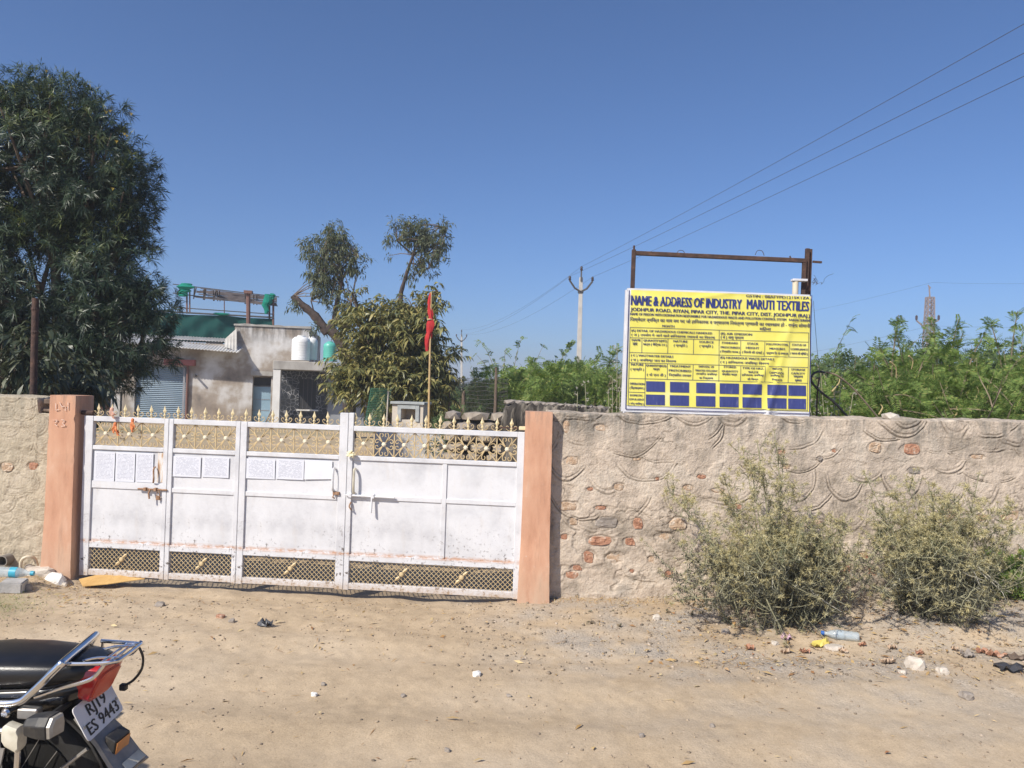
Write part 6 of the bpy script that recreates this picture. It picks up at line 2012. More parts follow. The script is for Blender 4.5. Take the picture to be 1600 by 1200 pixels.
thistle('taller dry thistle bush at the wall foot, nearer the gate, bottle under it', 1205, 968, 1.12, 1.12, 101,
        [(1183, 690, .009), (1210, 672, .007), (1160, 700, .006), (1130, 742, .006), (1040, 762, .006), (1065, 790, .006), (1225, 705, .006), (1095, 830, .006), (1280, 800, .006), (1240, 760, .006), (1310, 815, .005), (1172, 720, .007)], 40, (1070, 1335, 770, 900))
thistle('rounder dry thistle bush at the wall foot near the right edge', 1462, 955, .94, 1.0, 102,
        [(1415, 750, .006), (1450, 755, .006), (1350, 740, .006), (1365, 790, .006), (1530, 740, .006), (1590, 825, .006), (1480, 775, .006), (1400, 772, .005), (1550, 800, .005)], 36, (1350, 1590, 790, 890))
w_ = scrub_bush('weed', 'small fresh green feathery weed at the wall foot on the right edge', tuple(on_ground(1582, 925)), .30, .30, 103, M['prosopis'], 26, 4, 9, 6, .09, .012, cat='weed', group='green weeds at the wall foot')
for i, (px, py, h, lb_) in enumerate(((883, 925, .05, 'tiny green weed at the foot of the right pillar'), (1062, 952, .08, 'tiny dark green weed left of the taller thistle bush'), (950, 968, .05, 'tiny grey green weed out on the gravel before the right pillar'), (735, 912, .03, 'faint sprout in the dust in front of the gate'))):
    if i < 3: scrub_bush('weed', lb_, tuple(on_ground(px, py)), .05, h * .55, 110 + i, M['sapling'], 7, 2, 4, 4, .022, .004, cat='weed', group='green weeds at the wall foot')


# ------------------------------------------------------------------ grit, straw, stones and litter on the ground
rg = np.random.default_rng(120)
def scatter(n, fn):
    out = []
    while len(out) < n:
        x, y = rg.uniform(-4.6, 6.0), rg.uniform(2.1, 7.0)
        if y > 6.2 and -4.6 < x < .5: continue
        if rg.random() < fn(x, y): out.append((x, y))
    return np.array(out)


dens = lambda x, y: .55 * max(.14, min(1, .5 + 1.8 * float(fbm(np.array(x * 1.7 + 5), np.array(y * 1.7), 3)))) + .95 * float(sstep(-.4, .8, x) * sstep(4.3, 5.4, y)) + .25 * float(sstep(4.6, 5.8, y)) + .10 * float(fbm(np.array(x * .9), np.array(y * .9), 3) > .12)
pt_ = scatter(20000, lambda x, y: min(1, dens(x, y)))
n = len(pt_)
sz_ = .0018 + .009 * rg.random(n) ** 4.8
big = (pt_[:, 1] > 4.6) & (pt_[:, 0] > -.3); sz_ = sz_ * np.where(big, 1.35, .9)
rv = 1 + .35 * (rg.random((n, 12, 1)) - .5)
sc3 = sz_[:, None, None] * np.stack([1 + .4 * rg.random(n), .8 + .3 * rg.random(n), .5 + .25 * rg.random(n)], -1)[:, None]
th_ = rg.random(n) * 6.28; ct, sn = np.cos(th_), np.sin(th_)
v = ICO_V[None] * rv * sc3
v = np.stack([v[..., 0] * ct[:, None] - v[..., 1] * sn[:, None], v[..., 0] * sn[:, None] + v[..., 1] * ct[:, None], v[..., 2]], -1)
v += np.stack([pt_[:, 0], pt_[:, 1], gz(pt_[:, 0], pt_[:, 1]) + sz_ * .22], -1)[:, None]
fc = (ICO_F[None] + (np.arange(n) * 12)[:, None, None]).reshape(-1, 3)
tag(put('gravel', mesh_np('gravel', v.reshape(-1, 3), fc), M['pebble']), 'loose grit and small gravel scattered over the sandy ground', 'gravel', None, 'stuff')
def sdens(x, y):
    return .03 + .9 * float(sstep(.6, 1.6, x) * sstep(4.5, 4.9, y) * (1 - sstep(5.6, 6.3, y))) + .5 * float((1 - sstep(-3.4, -2.6, x)) * sstep(5.2, 5.8, y)) + .10 * float(sstep(4.7, 5.4, y))
ps = scatter(4800, lambda x, y: min(1, sdens(x, y)))
n = len(ps); a = rg.random(n) * 6.28
Bs = np.stack([ps[:, 0], ps[:, 1], gz(ps[:, 0], ps[:, 1]) + .005 + .008 * rg.random(n)], -1)
V, Fc = blades(Bs, np.stack([np.cos(a), np.sin(a), rg.normal(size=n) * .12], -1), np.tile([0, 0, 1.0], (n, 1)) + rg.normal(size=(n, 3)) * .3, .02 + .07 * rg.random(n) ** 1.6, .003 + .004 * rg.random(n) + .014 * (rg.random(n) > .84), 0, .3)
tag(put('straw_litter', mesh_np('straw_litter', V, Fc), M['straw']), 'dry straw and curled brown leaves lying on the ground', 'straw', None, 'stuff')
# thin grass by the left edge
n = 2600; px_ = rg.normal(-3.95, .28, n); py2 = rg.normal(5.5, .30, n); ok = (py2 < 6.3); px_, py2 = px_[ok], py2[ok]; n = len(px_)
V, Fc = blades(np.stack([px_, py2, gz(px_, py2)], -1), rdir(rg, n, 1.0), rdir(rg, n), .015 + .03 * rg.random(n), .0035, .4)
tag(put('thin_grass', mesh_np('thin_grass', V, Fc), M['prosopis']), 'thin patch of short green grass at the left edge', 'grass', None, 'stuff')
n = 1400; px_ = np.concatenate([rg.normal(-3.75, .3, n // 2), rg.uniform(.3, 1.6, n - n // 2)]); py2 = np.concatenate([rg.normal(6.25, .12, n // 2), rg.normal(6.12, .07, n - n // 2)])
V, Fc = blades(np.stack([px_, py2, gz(px_, py2)], -1), rdir(rg, n, .7), rdir(rg, n), .02 + .05 * rg.random(n), .004, .4)
tag(put('dry_grass', mesh_np('dry_grass', V, Fc), M['straw']), 'dry yellow grass along the wall foot and left pillar', 'grass', None, 'stuff')

for (px, py, wpx, hpx, m, lb_) in [(745, 1053, 13, 9, 'stone_white', 'white stone out on the bare sand, right of centre'), (491, 1085, 10, 7, 'stone_white', 'small white stone on the bare sand, left of the other white stone'),
                                   (1511, 1087, 22, 13, 'stone_grey', 'brown grey stone alone on the sand at lower right'), (1430, 1037, 26, 22, 'stone_pale', 'large pale stone in the straw below the right thistle bush'), (1410, 1050, 12, 7, 'stone_pale', 'small pale stone left of the large pale stone'),
                                   (1302, 1012, 26, 10, 'stone_pale', 'flat pale stone below the plastic bottle'), (1473, 1048, 20, 12, 'stone_pale', 'pale broken stone right of the large pale stone'), (630, 1087, 8, 6, 'stone_grey', 'small dark stone on the sand below the gate centre'),
                                   (795, 1087, 8, 5, 'stone_grey', 'small dark stone right of the white stone'), (1025, 965, 13, 9, 'stone_pale', 'pale stone on the gravel before the wall'), (505, 1069, 8, 6, 'stone_grey', 'small brown stone just above the smaller white stone'),
                                   (362, 970, 10, 7, 'stone_grey', 'dark lump of dung or stone below the narrow leaf'), (345, 963, 14, 6, 'stone_red', 'brown clod below the narrow gate leaf'), (958, 905, 18, 12, 'stone_pale', 'pale rounded stone at the foot of the wall plaster'),
                                   (250, 945, 16, 8, 'stone_grey', 'grey clod on the ground below the cardboard'), (1113, 1134, 9, 7, 'stone_grey', 'dark pebble in the lower middle sand'), (699, 1172, 9, 7, 'stone_grey', 'dark pebble near the bottom edge'), (1002, 1149, 9, 7, 'stone_grey', 'dark pebble in the lower sand right of centre'),
                                   (1133, 987, 14, 9, 'stone_grey', 'grey stone at the left skirt of the taller thistle bush'), (1210, 1005, 12, 7, 'stone_pale', 'buff stone under the front of the taller thistle bush')]:
    q = on_ground(px, py + hpx * .3); k = (q.y) / F
    me = stone_mesh('stone', wpx * k / 2, wpx * k * .42, hpx * k * .55, px, .26, 2)
    tag(put('stone', me, M[m], None, (q.x, q.y, q.z + hpx * k * .25)), lb_, 'stone', 'loose stones on the ground')

# left corner: block, bottle, pipes, rubble, cardboard
q = on_ground(22, 922)
o = MB().box(-.085, -.07, 0, .075, .07, .085).build('concrete_block', M['concrete'], None, bevel=.008, seg=2); o.location = (q.x, q.y, q.z - .01); o.rotation_euler = (.05, .04, .22); tag(o, 'broken grey concrete block on the ground at the left edge', 'block')


def bottle(label, loc, rz, label_m, cap_m, tilt=0.0, s=1.0):
    t_ = thing('plastic_bottle', label, 'bottle', loc, rz); t_.rotation_euler = (0, tilt, rz)
    r_ = .034 * s
    prof = [(0, 0), (r_ * .8, .0), (r_, .012), (r_ * .95, .03), (r_, .05), (r_ * .94, .07), (r_, .09), (r_ * .98, .15), (r_ * .7, .185), (r_ * .36, .205), (r_ * .36, .225)]
    MB().lathe([(a, z * s) for a, z in prof], 14, axis='x').build('body', M['bottle'], t_, smooth=True)
    MB().lathe([(r_ * 1.01, .100 * s), (r_ * 1.015, .142 * s)], 14, axis='x').build('label_band', label_m, t_, smooth=True)
    MB().lathe([(0, .226 * s), (r_ * .45, .222 * s), (r_ * .45, .243 * s), (0, .245 * s)], 10, axis='x').build('cap', cap_m, t_, smooth=True)


q = on_ground(6, 922)
bottle('clear bottle with a cyan label lying across the concrete block at the left edge', (q.x - .12, q.y + .06, q.z + .125), .12, M['cyan'], M['cyan'], .05, 1.2)
q = on_ground(1335, 1003)
bottle('crushed clear plastic bottle with a blue cap lying under the taller thistle bush', (q.x + .03, q.y, q.z + .034), math.pi - .30, M['bottle'], M['cap_blue'], .0, 1.0)
u, z = WALL_L.uz(15, 873)
wp = WALL_L.o + WALL_L.e * u - WALL_L.n * .10
t_ = thing('drain_pipe', 'round grey drain pipe stub sticking out of the left wall', 'pipe', (wp[0], wp[1], z))
b = MB(); b.loft([[(.047 * k * math.cos(i * .449), yy, .047 * k * math.sin(i * .449)) for i in range(14)] for (yy, k) in ((.16, 1), (0, 1), (0, .84), (.14, .84))], cap=False); b.build('pipe', M['pipe_dark'], t_, smooth=True)
b = MB(); b.loft([[(.039 * math.cos(i * .449), .13, .039 * math.sin(i * .449)) for i in range(14)], [(.001 * math.cos(i * .449), .131, .001 * math.sin(i * .449)) for i in range(14)]]); b.build('bore_shade', M['dark'], t_)  # near-black disc paints the shade inside the pipe's bore
q = on_ground(32, 894)
o = MB().tube(spline([(0, 0, -.03), (.0, 0, .07), (.02, .0, .115), (.06, .02, .125), (.085, .05, .10), (.10, .07, .02)], 4), .0135, 9).build('bent_pipe', M['pvc'], None, smooth=True); o.location = q; tag(o, 'bent cream plastic pipe curving out of the ground at the left wall', 'pipe')
for (px, py, a, c, d, m, lb_) in ((62, 897, .11, .08, .045, 'stone_pale', 'flat pale rubble slab between the bent pipe and the left pillar'), (86, 911, .085, .07, .055, 'stone_white', 'lumpy whitish rubble at the foot of the left pillar'), (48, 892, .05, .05, .04, 'stone_grey', 'small grey rubble beside the bent pipe'), (100, 915, .03, .03, .02, 'stone_pale', 'small rubble chip beside the lumpy whitish rubble'), (40, 921, .05, .05, .03, 'stone_grey', 'dark clod right of the concrete block')):
    q = on_ground(px, py); tag(put('rubble', stone_mesh('rubble', a, c, d, px, .25, 2), M[m], None, (q.x, q.y, q.z + d * .4)), lb_, 'stone', 'rubble at the left pillar')
q = on_ground(172, 917)
vs = [(-.27, .02, .035), (-.17, -.10, .012), (.02, -.075, .030), (.27, .03, .055), (.10, .12, .110), (-.05, .10, .085)]
t_ = MB(); t_.add(vs, [(0, 1, 2, 5), (2, 3, 4, 5)]); t_.add([(x, y, z + .006) for x, y, z in vs], [(5, 2, 1, 0), (5, 4, 3, 2)])
for i in range(6):
    j = (i + 1) % 6; t_.f.append((i, j, 6 + j, 6 + i))
o = t_.build('cardboard', M['cardboard'], None); o.location = (q.x, q.y, q.z + .01); tag(o, 'folded yellow brown cardboard sheet on the ground under the wicket', 'cardboard')


def scrap(name, label, px, py, w, h, m, seed, cat='litter', rise=.02, group='litter on the ground'):
    rg = np.random.default_rng(seed); q = on_ground(px, py); k = q.y / F; n = 7; vs = []; fs = []
    for i in range(n):
        for j in range(n):
            x = (i / (n - 1) - .5) * w * k; y = (j / (n - 1) - .5) * h * k * 2.2
            vs.append((x + rg.normal() * w * k * .04, y + rg.normal() * h * k * .08, .008 + abs(rg.normal()) * rise))
    for i in range(n - 1):
        for j in range(n - 1):
            if not ((i in (0, n - 2)) and (j in (0, n - 2))): fs.append((i * n + j, (i + 1) * n + j, (i + 1) * n + j + 1, i * n + j + 1))
    b = MB().add(vs, fs); b.add([(a, c, z - .003) for a, c, z in vs], [tuple(reversed(f)) for f in fs])
    o = b.build(name, M[m], None, smooth=True); o.location = q; o.rotation_euler = (0, 0, rg.normal() * .3)
    tag(o, label, cat, group)


scrap('wrapper', 'crumpled yellow wrapper in front of the taller thistle bush', 1282, 1010, 30, 8, 'yellow_litter', 1)
scrap('wrapper', 'small pink wrapper under the taller thistle bush', 1228, 1000, 14, 6, 'pink_litter', 2)
scrap('plastic_bag', 'dark grey plastic bag at the right edge, lower of the two', 1577, 1046, 40, 13, 'black_bag', 3, 'bag', .016)
scrap('plastic_bag', 'brown black plastic scrap at the right edge above the grey bag', 1590, 1030, 30, 8, 'bark', 4, 'bag', .012)
scrap('wrapper', 'orange wrapper in the straw left of the large pale stone', 1388, 1037, 24, 6, 'stone_tan', 5)
scrap('wrapper', 'dark slate coloured scrap right of the large pale stone', 1512, 1027, 20, 6, 'stone_grey', 6)
scrap('wrapper', 'rust red scrap in the straw near the right edge', 1556, 1026, 30, 5, 'stone_red', 7)
scrap('wrapper', 'dark leaf like scrap on the sand before the gate centre', 414, 979, 22, 5, 'black_bag', 8)
scrap('wrapper', 'small red paper scrap at the foot of the wall plaster', 1043, 919, 6, 4, 'red_cloth', 9)
for i in range(9):
    px, py = (1170 + i * 47 + random.randint(-15, 15), 1012 + random.randint(-4, 16))
    scrap('leaf_scrap', ['curled rust leaf scrap at the left end of the litter', 'curled tan leaf scrap left of the pink wrapper', 'curled rust leaf scrap left of the yellow wrapper', 'curled tan leaf scrap below the plastic bottle', 'curled rust leaf scrap right of the flat pale stone', 'curled tan leaf scrap above the large pale stone', 'curled rust leaf scrap right of the large pale stone', 'curled tan leaf scrap under the right thistle bush', 'curled rust leaf scrap nearest the plastic bags'][i], px, py, random.randint(10, 18), 4, ['stone_red', 'stone_tan'][i % 2], 30 + i, 'leaf', .015, 'curled leaf scraps')

# ------------------------------------------------------------------ motorcycle (local: x forward, y to its left, z up)
mp = P(150, 1123, 2.52)
bk = thing('motorcycle', 'black motorcycle with chrome rear rack and white number plate parked at the lower left', 'motorcycle', (mp.x, mp.y, float(gz(mp.x, mp.y))), R(177))
GZ0 = -float(gz(mp.x, mp.y))


def sring(x, hw, z0, z1, n=18, e=.55, x2=None):
    r_ = []
    for k in range(n):
        a = 2 * math.pi * k / n; c, s = math.cos(a), math.sin(a)
        zz = (z0 + z1) / 2 + (z1 - z0) / 2 * math.copysign(abs(s) ** e, s)
        xx = x if x2 is None else x + (x2 - x) * ((zz - z0) / (z1 - z0))
        r_.append((xx, hw * math.copysign(abs(c) ** e, c), zz))
    return r_


def wheel(xc, r_, w_):
    wl_ = thing('wheel', None, None, (xc, 0, r_)); wl_.parent = bk
    prof = []
    for k in range(13):
        a = 2 * math.pi * k / 12; prof.append((r_ - w_ * .62 + w_ * .62 * math.cos(a), w_ * .5 * math.sin(a)))
    MB().lathe(prof, 40, axis='y').build('tyre', M['rubber'], wl_, smooth=True)
    ri = r_ - w_ * 1.15
    MB().lathe([(ri, -.026), (ri + .018, -.032), (ri + .022, 0), (ri + .018, .032), (ri, .026), (ri - .006, 0), (ri, -.026)], 40, axis='y').build('rim', M['chrome'], wl_, smooth=True)
    MB().lathe([(.0, -.07), (.055, -.065), (.06, -.03), (.035, -.02), (.035, .02), (.07, .03), (.07, .06), (.0, .07)], 20, axis='y').build('hub', M['alloy'], wl_, smooth=True)
    sp = MB()
    for k in range(36):
        a = 2 * math.pi * k / 36; s = 1 if k % 2 else -1; a2 = a + (.35 if k % 4 < 2 else -.35)
        sp.tube([(.055 * math.cos(a2), s * .03, .055 * math.sin(a2)), (ri * math.cos(a), s * .004, ri * math.sin(a))], .0018, 4)
    sp.build('spokes', M['alloy'], wl_)
    return wl_


AX = .25
wheel(AX, .305, .082); wheel(AX + 1.26, .30, .072)
# seat
MB().loft([sring(x, hw, z0, z1, 22, .62) for x, hw, z0, z1 in ((-.030, .045, .728, .758), (-.022, .068, .716, .768), (.02, .092, .702, .776), (.10, .120, .690, .780), (.22, .134, .682, .784), (.36, .138, .672, .780), (.46, .136, .660, .768), (.58, .125, .640, .748), (.72, .105, .63, .742), (.80, .085, .65, .745))]).build('seat', M['vinyl'], bk, smooth=True)
MB().loft([sring(x, hw, z0, z1, 18, .5) for x, hw, z0, z1 in ((.0, .074, .655, .722), (.04, .086, .640, .712), (.14, .108, .600, .700), (.30, .118, .575, .690), (.48, .11, .52, .675), (.66, .10, .50, .65))]).build('tail_cowl', M['black_paint'], bk, smooth=True)
# red side stripe panel, side cover
MB().loft([sring(x, .118 + .012, z0, z1, 14, .5) for x, z0, z1 in ((.40, .46, .60), (.52, .40, .62), (.70, .42, .60))]).build('side_cover', M['black_paint'], bk, smooth=True)
MB().tube(spline([(.0, .070, .722), (.10, .122, .702), (.30, .140, .690), (.50, .134, .672), (.70, .108, .650)], 5), .0035, 6).build('seat_piping', M['black_plastic'], bk, smooth=True)
MB().box(.10, .118, .615, .165, .150, .648).build('lock_bracket', M['alloy'], bk, bevel=.004)
MB().lathe([(0, .118), (.016, .118), (.016, .150), (.010, .156), (0, .156)], 10, c=(.20, 0, .632), axis='y').build('mount_bolt', M['chrome'], bk, smooth=True)
# tail light
TLt = MB()
TLt.loft([sring(.05, .078, .662, .756, 16, .4), sring(.015, .080, .645, .760, 16, .4, -.012), sring(-.006, .072, .636, .756, 16, .4, -.052), sring(-.008, .066, .642, .750, 16, .4, -.054)])
tl = TLt.build('tail_light', M['red_lens'], bk, smooth=True)
LN = MB(); LN.loft([sring(-.007, .060, .644, .732, 16, .45, -.046), sring(-.014, .057, .646, .728, 16, .45, -.052), sring(-.017, .042, .658, .720, 16, .45, -.053)]); LN.build('lens', M['orange_lens'], tl, smooth=True)
# chrome grab rail: legs up from the frame and one bar across behind the seat
MB().tube(spline([(.50, .152, .652), (.26, .152, .660), (.165, .150, .668), (.120, .147, .700), (.042, .142, .780), (.036, .125, .791), (.062, 0, .791), (.090, -.125, .790), (.105, -.142, .776), (.15, -.147, .70), (.19, -.15, .668), (.45, -.152, .66)], 6), .0125, 10).build('grab_rail', M['chrome'], bk, smooth=True)
rk = MB().tube(spline([(.045, .112, .778), (-.03, .112, .783), (-.085, .112, .788), (-.112, .104, .791), (-.120, .080, .791), (-.092, -.080, .780), (-.082, -.104, .777), (-.05, -.112, .776), (.058, -.112, .778)], 5), .0068, 8).build('luggage_rack', M['chrome'], bk, smooth=True)
for y in (.055, -.055): MB().tube(spline([(.02, y, .768), (-.03, y, .782), (-.107 + (.055 - y) * .12, y, .787)], 4), .0048, 7).build('rack_bar', M['chrome'], rk, smooth=True)
for x in (-.092, -.070): MB().tube([(x, .108, .784), (x + .034, -.108, .774)], .0045, 7).build('rack_bar', M['chrome'], rk, smooth=True)
MB().tube([(.052, -.112, .779), (.054, -.112, .745)], .005, 6).build('rack_bar', M['chrome'], rk)
for s in (1, -1): MB().tube(spline([(.118, s * .135, .680), (.03, s * .130, .712), (-.035, s * .122, .733), (-.060, s * .114, .748), (-.085, s * .106, .784)], 5), .0062, 8).build('rack_brace', M['chrome'], rk, smooth=True)
MB().tube(spline([(-.088, -.088, .772), (-.098, -.098, .735), (-.090, -.106, .690), (-.060, -.112, .650), (-.030, -.116, .630)], 4), .0045, 6).build('cable', M['black_plastic'], bk, smooth=True)
MB().box(-.036, -.126, .612, -.012, -.106, .634).build('cable_plug', M['black_plastic'], bk, bevel=.003)
# number plate
pl = bpy.data.objects.new('number_plate', None)
ct_ = Vector((-.006, 0, .592)); tlt = R(27)
dn = Vector((-math.sin(tlt), 0, -math.cos(tlt))); nm = Vector((-math.cos(tlt), 0, math.sin(tlt)))
def pxy(X, Z, off=0.0): ca_, sa_ = math.cos(R(5)), math.sin(R(5)); X, Z = (X * ca_ - Z * sa_) * 1.06, (X * sa_ + Z * ca_) * 1.06; return ct_ + Vector((0, -1, 0)) * X + (-dn) * Z + nm * off       # X to the right seen from behind
ring = []
for (cx, cz) in ((.1 - .012, .055 - .012), (-.1 + .012, .055 - .012), (-.1 + .012, -.055 + .012), (.1 - .012, -.055 + .012)):
    a0 = math.atan2(cz, cx)
    base = {(1, 1): 0, (-1, 1): 90, (-1, -1): 180, (1, -1): 270}[(1 if cx > 0 else -1, 1 if cz > 0 else -1)]
    for k in range(4): a = R(base + 30 * k); ring.append((cx + .012 * math.cos(a), cz + .012 * math.sin(a)))
bpy.data.objects.remove(pl)
pl = MB().loft([[pxy(X, Z, 0) for X, Z in ring], [pxy(X, Z, .003) for X, Z in ring]]).build('number_plate', M['plate'], bk)
def plx(X, Z): return np.array([pxy(float(a), float(c), .0038)[:] for a, c in zip(X, Z)])
letters('RJ19', -.048, .048, .004, .040, 0, M['ink_black'], pl, .024, 0, plx, fwd=nm)
letters('ES 9443', -.082, .082, -.044, -.008, 0, M['ink_black'], pl, .024, 0, plx, fwd=nm)
for X in (-.09, .09): b = MB(); b.loft([[pxy(X + .005 * math.cos(k * .785), .0 + .005 * math.sin(k * .785) - .012, o_) for k in range(8)] for o_ in (.003, .006)]); b.build('screw', M['alloy'], pl)
MB().hexa([pxy(-.06, -.05, -.012), pxy(.06, -.05, -.012), pxy(.06, -.05, -.001), pxy(-.06, -.05, -.001), pxy(-.06, .05, -.012), pxy(.06, .05, -.012), pxy(.06, .05, -.001), pxy(-.06, .05, -.001)]).build('plate_bracket', M['black_plastic'], bk)
# rear mudguard: inner arch, grey flap, reflector box
rings = []
for k in range(15):
    a = R(150 - (k * 9.2)) if False else R(40 + k * 8.6); rr = .352
    rings.append([(AX + rr * math.cos(a), y, .305 + rr * math.sin(a) - abs(y) ** 2 * 2.2) for y in (-.068, -.045, 0, .045, .068)] + [(AX + (rr - .008) * math.cos(a), y, .305 + (rr - .008) * math.sin(a) - abs(y) ** 2 * 2.2) for y in (.068, .045, 0, -.045, -.068)])
MB().loft(rings).build('mudguard', M['black_plastic'], bk, smooth=True)
rings = []
for (x, z, hw) in ((.035, .600, .060), (-.01, .552, .064), (-.045, .520, .068), (-.080, .475, .072), (-.108, .440, .074), (-.136, .414, .078)):
    rings.append([(x - .006, y, z - (abs(y) / hw) ** 2 * .012 + .006) for y in (-hw, -hw * .5, 0, hw * .5, hw)] + [(x + .004, y, z - (abs(y) / hw) ** 2 * .012 - .004) for y in (hw, hw * .5, 0, -hw * .5, -hw)])
fl_ = MB().loft(rings).build('mudguard_flap', M['grey_plastic'], bk, smooth=True)
MB().hexa([(-.112, -.052, .437), (-.112, .040, .437), (-.136, .046, .417), (-.136, -.058, .417), (-.118, -.052, .445), (-.118, .040, .445), (-.142, .046, .425), (-.142, -.058, .425)]).build('pale_edge', M['cream_plastic'], fl_)
rfb = MB().hexa([(-.055, -.042, .480), (-.055, .046, .480), (-.088, .046, .462), (-.088, -.042, .462), (-.060, -.042, .530), (-.060, .046, .530), (-.095, .046, .512), (-.095, -.042, .512)]).build('reflector_box', M['black_plastic'], bk, bevel=.003)
MB().hexa([(-.0895, -.036, .466), (-.0895, .040, .466), (-.0925, .040, .466), (-.0925, -.036, .466), (-.0955, -.036, .506), (-.0955, .040, .506), (-.0985, .040, .506), (-.0985, -.036, .506)]).build('reflector', M['amber'], rfb)
# indicators
for s in (1,):
    MB().tube([(.055, s * .06, .636), (.045, s * .20, .636)], .011, 8).build('indicator_stalk', M['black_plastic'], bk)
    h_ = MB().loft([[(x, s * (.235 + yy), .640 + zz) for yy, zz in ((-.030 * k, -.030 * k), (.036 * k, -.024 * k), (.040 * k, .014 * k), (.022 * k, .036 * k), (-.026 * k, .034 * k), (-.034 * k, .008 * k))] for x, k in ((.072, .45), (.060, .8), (.020, 1.0), (-.012, 1.04))]).build('indicator', M['black_plastic'], bk, bevel=.002)
    MB().loft([[(x, s * (.235 + yy), .640 + zz) for yy, zz in ((-.029 * k, -.028 * k), (.034 * k, -.022 * k), (.038 * k, .013 * k), (.021 * k, .034 * k), (-.025 * k, .032 * k), (-.032 * k, .007 * k))] for x, k in ((-.0125, 1.0), (-.022, .98), (-.028, .8))]).build('indicator_lens', M['clear_lens'], h_, smooth=True)
# saree guard on the left side with its cream rubber, and grey shield
sgd = MB().tube(spline([(.60, .165, .60), (.34, .195, .602), (.19, .205, .603), (.135, .205, .595), (.118, .205, .56), (.13, .205, .40), (.19, .20, .34), (.5, .185, .32)], 5), .009, 8).build('side_guard', M['chrome'], bk, smooth=True)
MB().loft([sring(x, .022, z0, z1, 12, .5) for x, z0, z1 in ((.155, .575, .625), (.148, .562, .632), (.112, .545, .622), (.105, .555, .605))]).build('guard_rubber', M['cream_plastic'], sgd, smooth=True, loc=(0, .205, 0))
MB().loft([[(.16, .200, .55), (.16, .206, .55), (.20, .206, .33), (.20, .200, .33)], [(.40, .195, .55), (.40, .201, .55), (.44, .201, .32), (.44, .195, .32)]]).build('guard_shield', M['grey_plastic'], sgd)
# shock absorbers, swing arm, chain cover, silencer, frame tubes
for s in (1, -1):
    sk = MB().tube([(.27, s * .125, .30), (.37, s * .125, .62)], .016, 8).build('shock_absorber', M['chrome'], bk, smooth=True)
    sp_ = MB(); sp_.tube([(.27 + .1 * t + .027 * math.cos(t * 50) , s * .125 + .027 * math.sin(t * 50), .32 + .26 * t) for t in [i / 70 for i in range(71)]], .005, 5); sp_.build('spring', M['steel_dark'], sk, smooth=True)
    MB().bar((AX - .03, s * .10, .30), (.78, s * .10, .36), .03, .045).build('swing_arm', M['black_paint'], bk, bevel=.004)
    MB().tube([(-.02, s * .075, .50), (.10, s * .085, .40), (.245, s * .095, .31)], .006, 6).build('mudguard_stay', M['alloy'], bk)
    MB().tube(spline([(.05, s * .09, .655), (.45, s * .10, .62), (.62, s * .10, .50), (.70, s * .10, .36)], 4), .014, 8).build('frame_tube', M['black_paint'], bk, smooth=True)
MB().loft([sring(x, .03, z0, z1, 12, .5) for x, z0, z1 in ((.12, .24, .36), (.2, .22, .39), (.6, .27, .37), (.75, .28, .38))]).build('chain_cover', M['black_plastic'], bk, smooth=True, loc=(0, .085, 0))
MB().tube([(.02, -.16, .33), (.06, -.16, .325), (.45, -.16, .27), (.62, -.15, .25), (.95, -.13, .22), (1.12, -.08, .26)], [.03, .042, .045, .022, .020, .018], 12).build('silencer', M['chrome'], bk, smooth=True)
MB().loft([sring(x, hw, z0, z1, 16, .5) for x, hw, z0, z1 in ((.74, .10, .22, .44), (.82, .13, .20, .46), (1.0, .13, .20, .46), (1.1, .08, .24, .42))]).build('crankcase', M['alloy'], bk, smooth=True)
b = MB()
for k in range(7): b.box(.96 - .085 + k * .004, -.085, .46 + k * .026, 1.12 + k * .004, .085, .472 + k * .026)
b.box(.99, -.06, .44, 1.10, .06, .65); b.build('cylinder_fins', M['alloy'], bk)
MB().loft([sring(x, hw, z0, z1, 18, .6) for x, hw, z0, z1 in ((.76, .09, .66, .76), (.84, .125, .64, .84), (.98, .14, .63, .885), (1.12, .13, .64, .89), (1.22, .09, .68, .86), (1.26, .05, .72, .82))]).build('fuel_tank', M['black_paint'], bk, smooth=True)
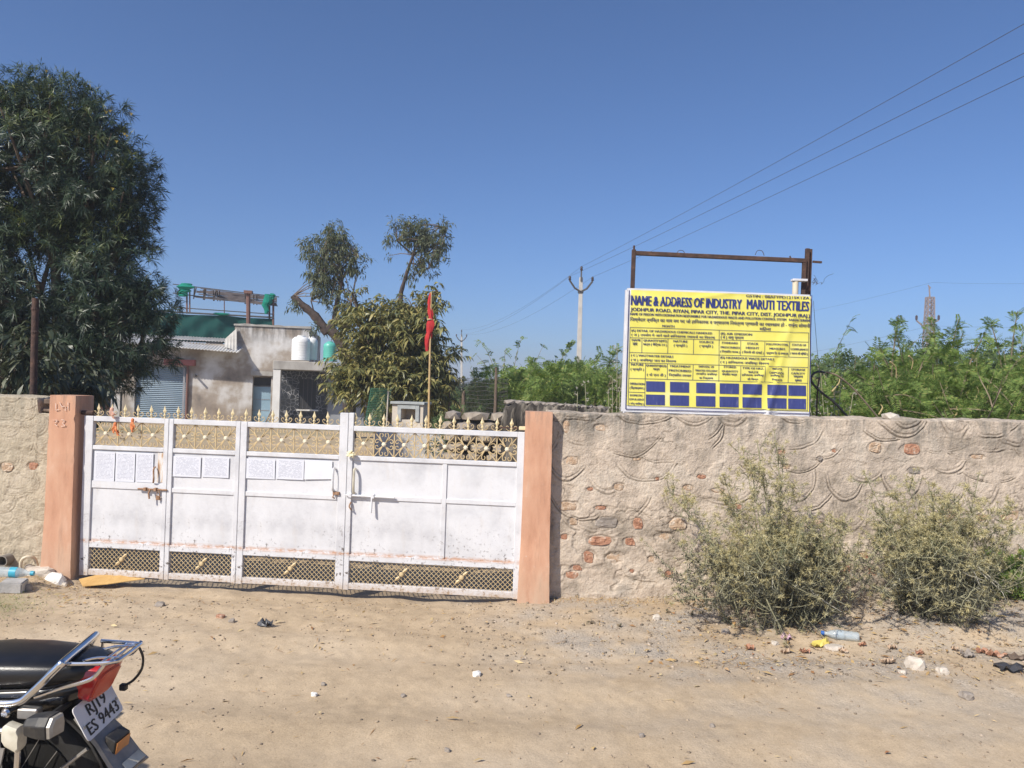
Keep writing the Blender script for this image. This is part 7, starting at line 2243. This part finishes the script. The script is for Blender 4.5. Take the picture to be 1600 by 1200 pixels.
for s in (1, -1):
    MB().tube([(1.51, s * .075, .30), (1.36, s * .085, .70), (1.29, s * .085, .90)], [.024, .022, .016], 10).build('fork_leg', M['chrome'], bk, smooth=True)
    hb = lambda x, y, z: (1.27 + (x - 1.27) * .80 - y * -.60 if False else 1.27 + (x - 1.27) * .80 - y * .60, y * .80 + (x - 1.27) * .60, z)
    MB().tube(spline([hb(1.27, s * .03, .93), hb(1.26, s * .14, .96), hb(1.20, s * .26, .985), hb(1.12, s * .33, .975)], 4), .011, 8).build('handlebar', M['black_paint'], bk, smooth=True)
    MB().tube([hb(1.13, s * .325, .978), hb(1.06, s * .38, .97)], .017, 10).build('grip', M['rubber'], bk, smooth=True)
MB().lathe([(0, 1.45), (.075, 1.44), (.085, 1.40), (.075, 1.33), (.03, 1.29), (0, 1.285)], 18, c=(0, 0, .86), axis='x').build('headlamp', M['black_paint'], bk, smooth=True)
rings = []
for k in range(11):
    a = R(30 + k * 13); rr = .335
    rings.append([(AX + 1.26 + rr * math.cos(a), y, .30 + rr * math.sin(a) - abs(y) ** 2 * 2) for y in (-.055, 0, .055)] + [(AX + 1.26 + (rr - .008) * math.cos(a), y, .30 + (rr - .008) * math.sin(a) - abs(y) ** 2 * 2) for y in (.055, 0, -.055)])
MB().loft(rings).build('front_mudguard', M['black_paint'], bk, smooth=True)
for s in (-.07, .07): MB().tube([(.62, s, .30), (.64, s * 2.1, .02 + GZ0)], .012, 8).build('stand_leg', M['black_paint'], bk)
for s in (1, -1): MB().tube([(.76, s * .10, .30), (.74, s * .24, .30)], .014, 8).build('footrest', M['rubber'], bk)

# ------------------------------------------------------------------ dusty air
hz, hnt, hb_ = _m('haze')
hnt.nodes.remove(hb_)
pv_ = hnt.nodes.new('ShaderNodeVolumePrincipled')
pv_.inputs['Color'].default_value = (.82, .87, .95, 1)
pv_.inputs['Density'].default_value = .0017
pv_.inputs['Anisotropy'].default_value = 0.0
hnt.links.new(pv_.outputs[0], hnt.nodes['Material Output'].inputs['Volume'])
ext = float(max(abs(gx).max(), abs(gy).max())) + 12
tag(MB().box(-ext, -ext, -1.6, ext, ext, 19.5).build('haze', hz), 'thin pale dust haze lying over the whole place', 'haze', None, 'stuff')
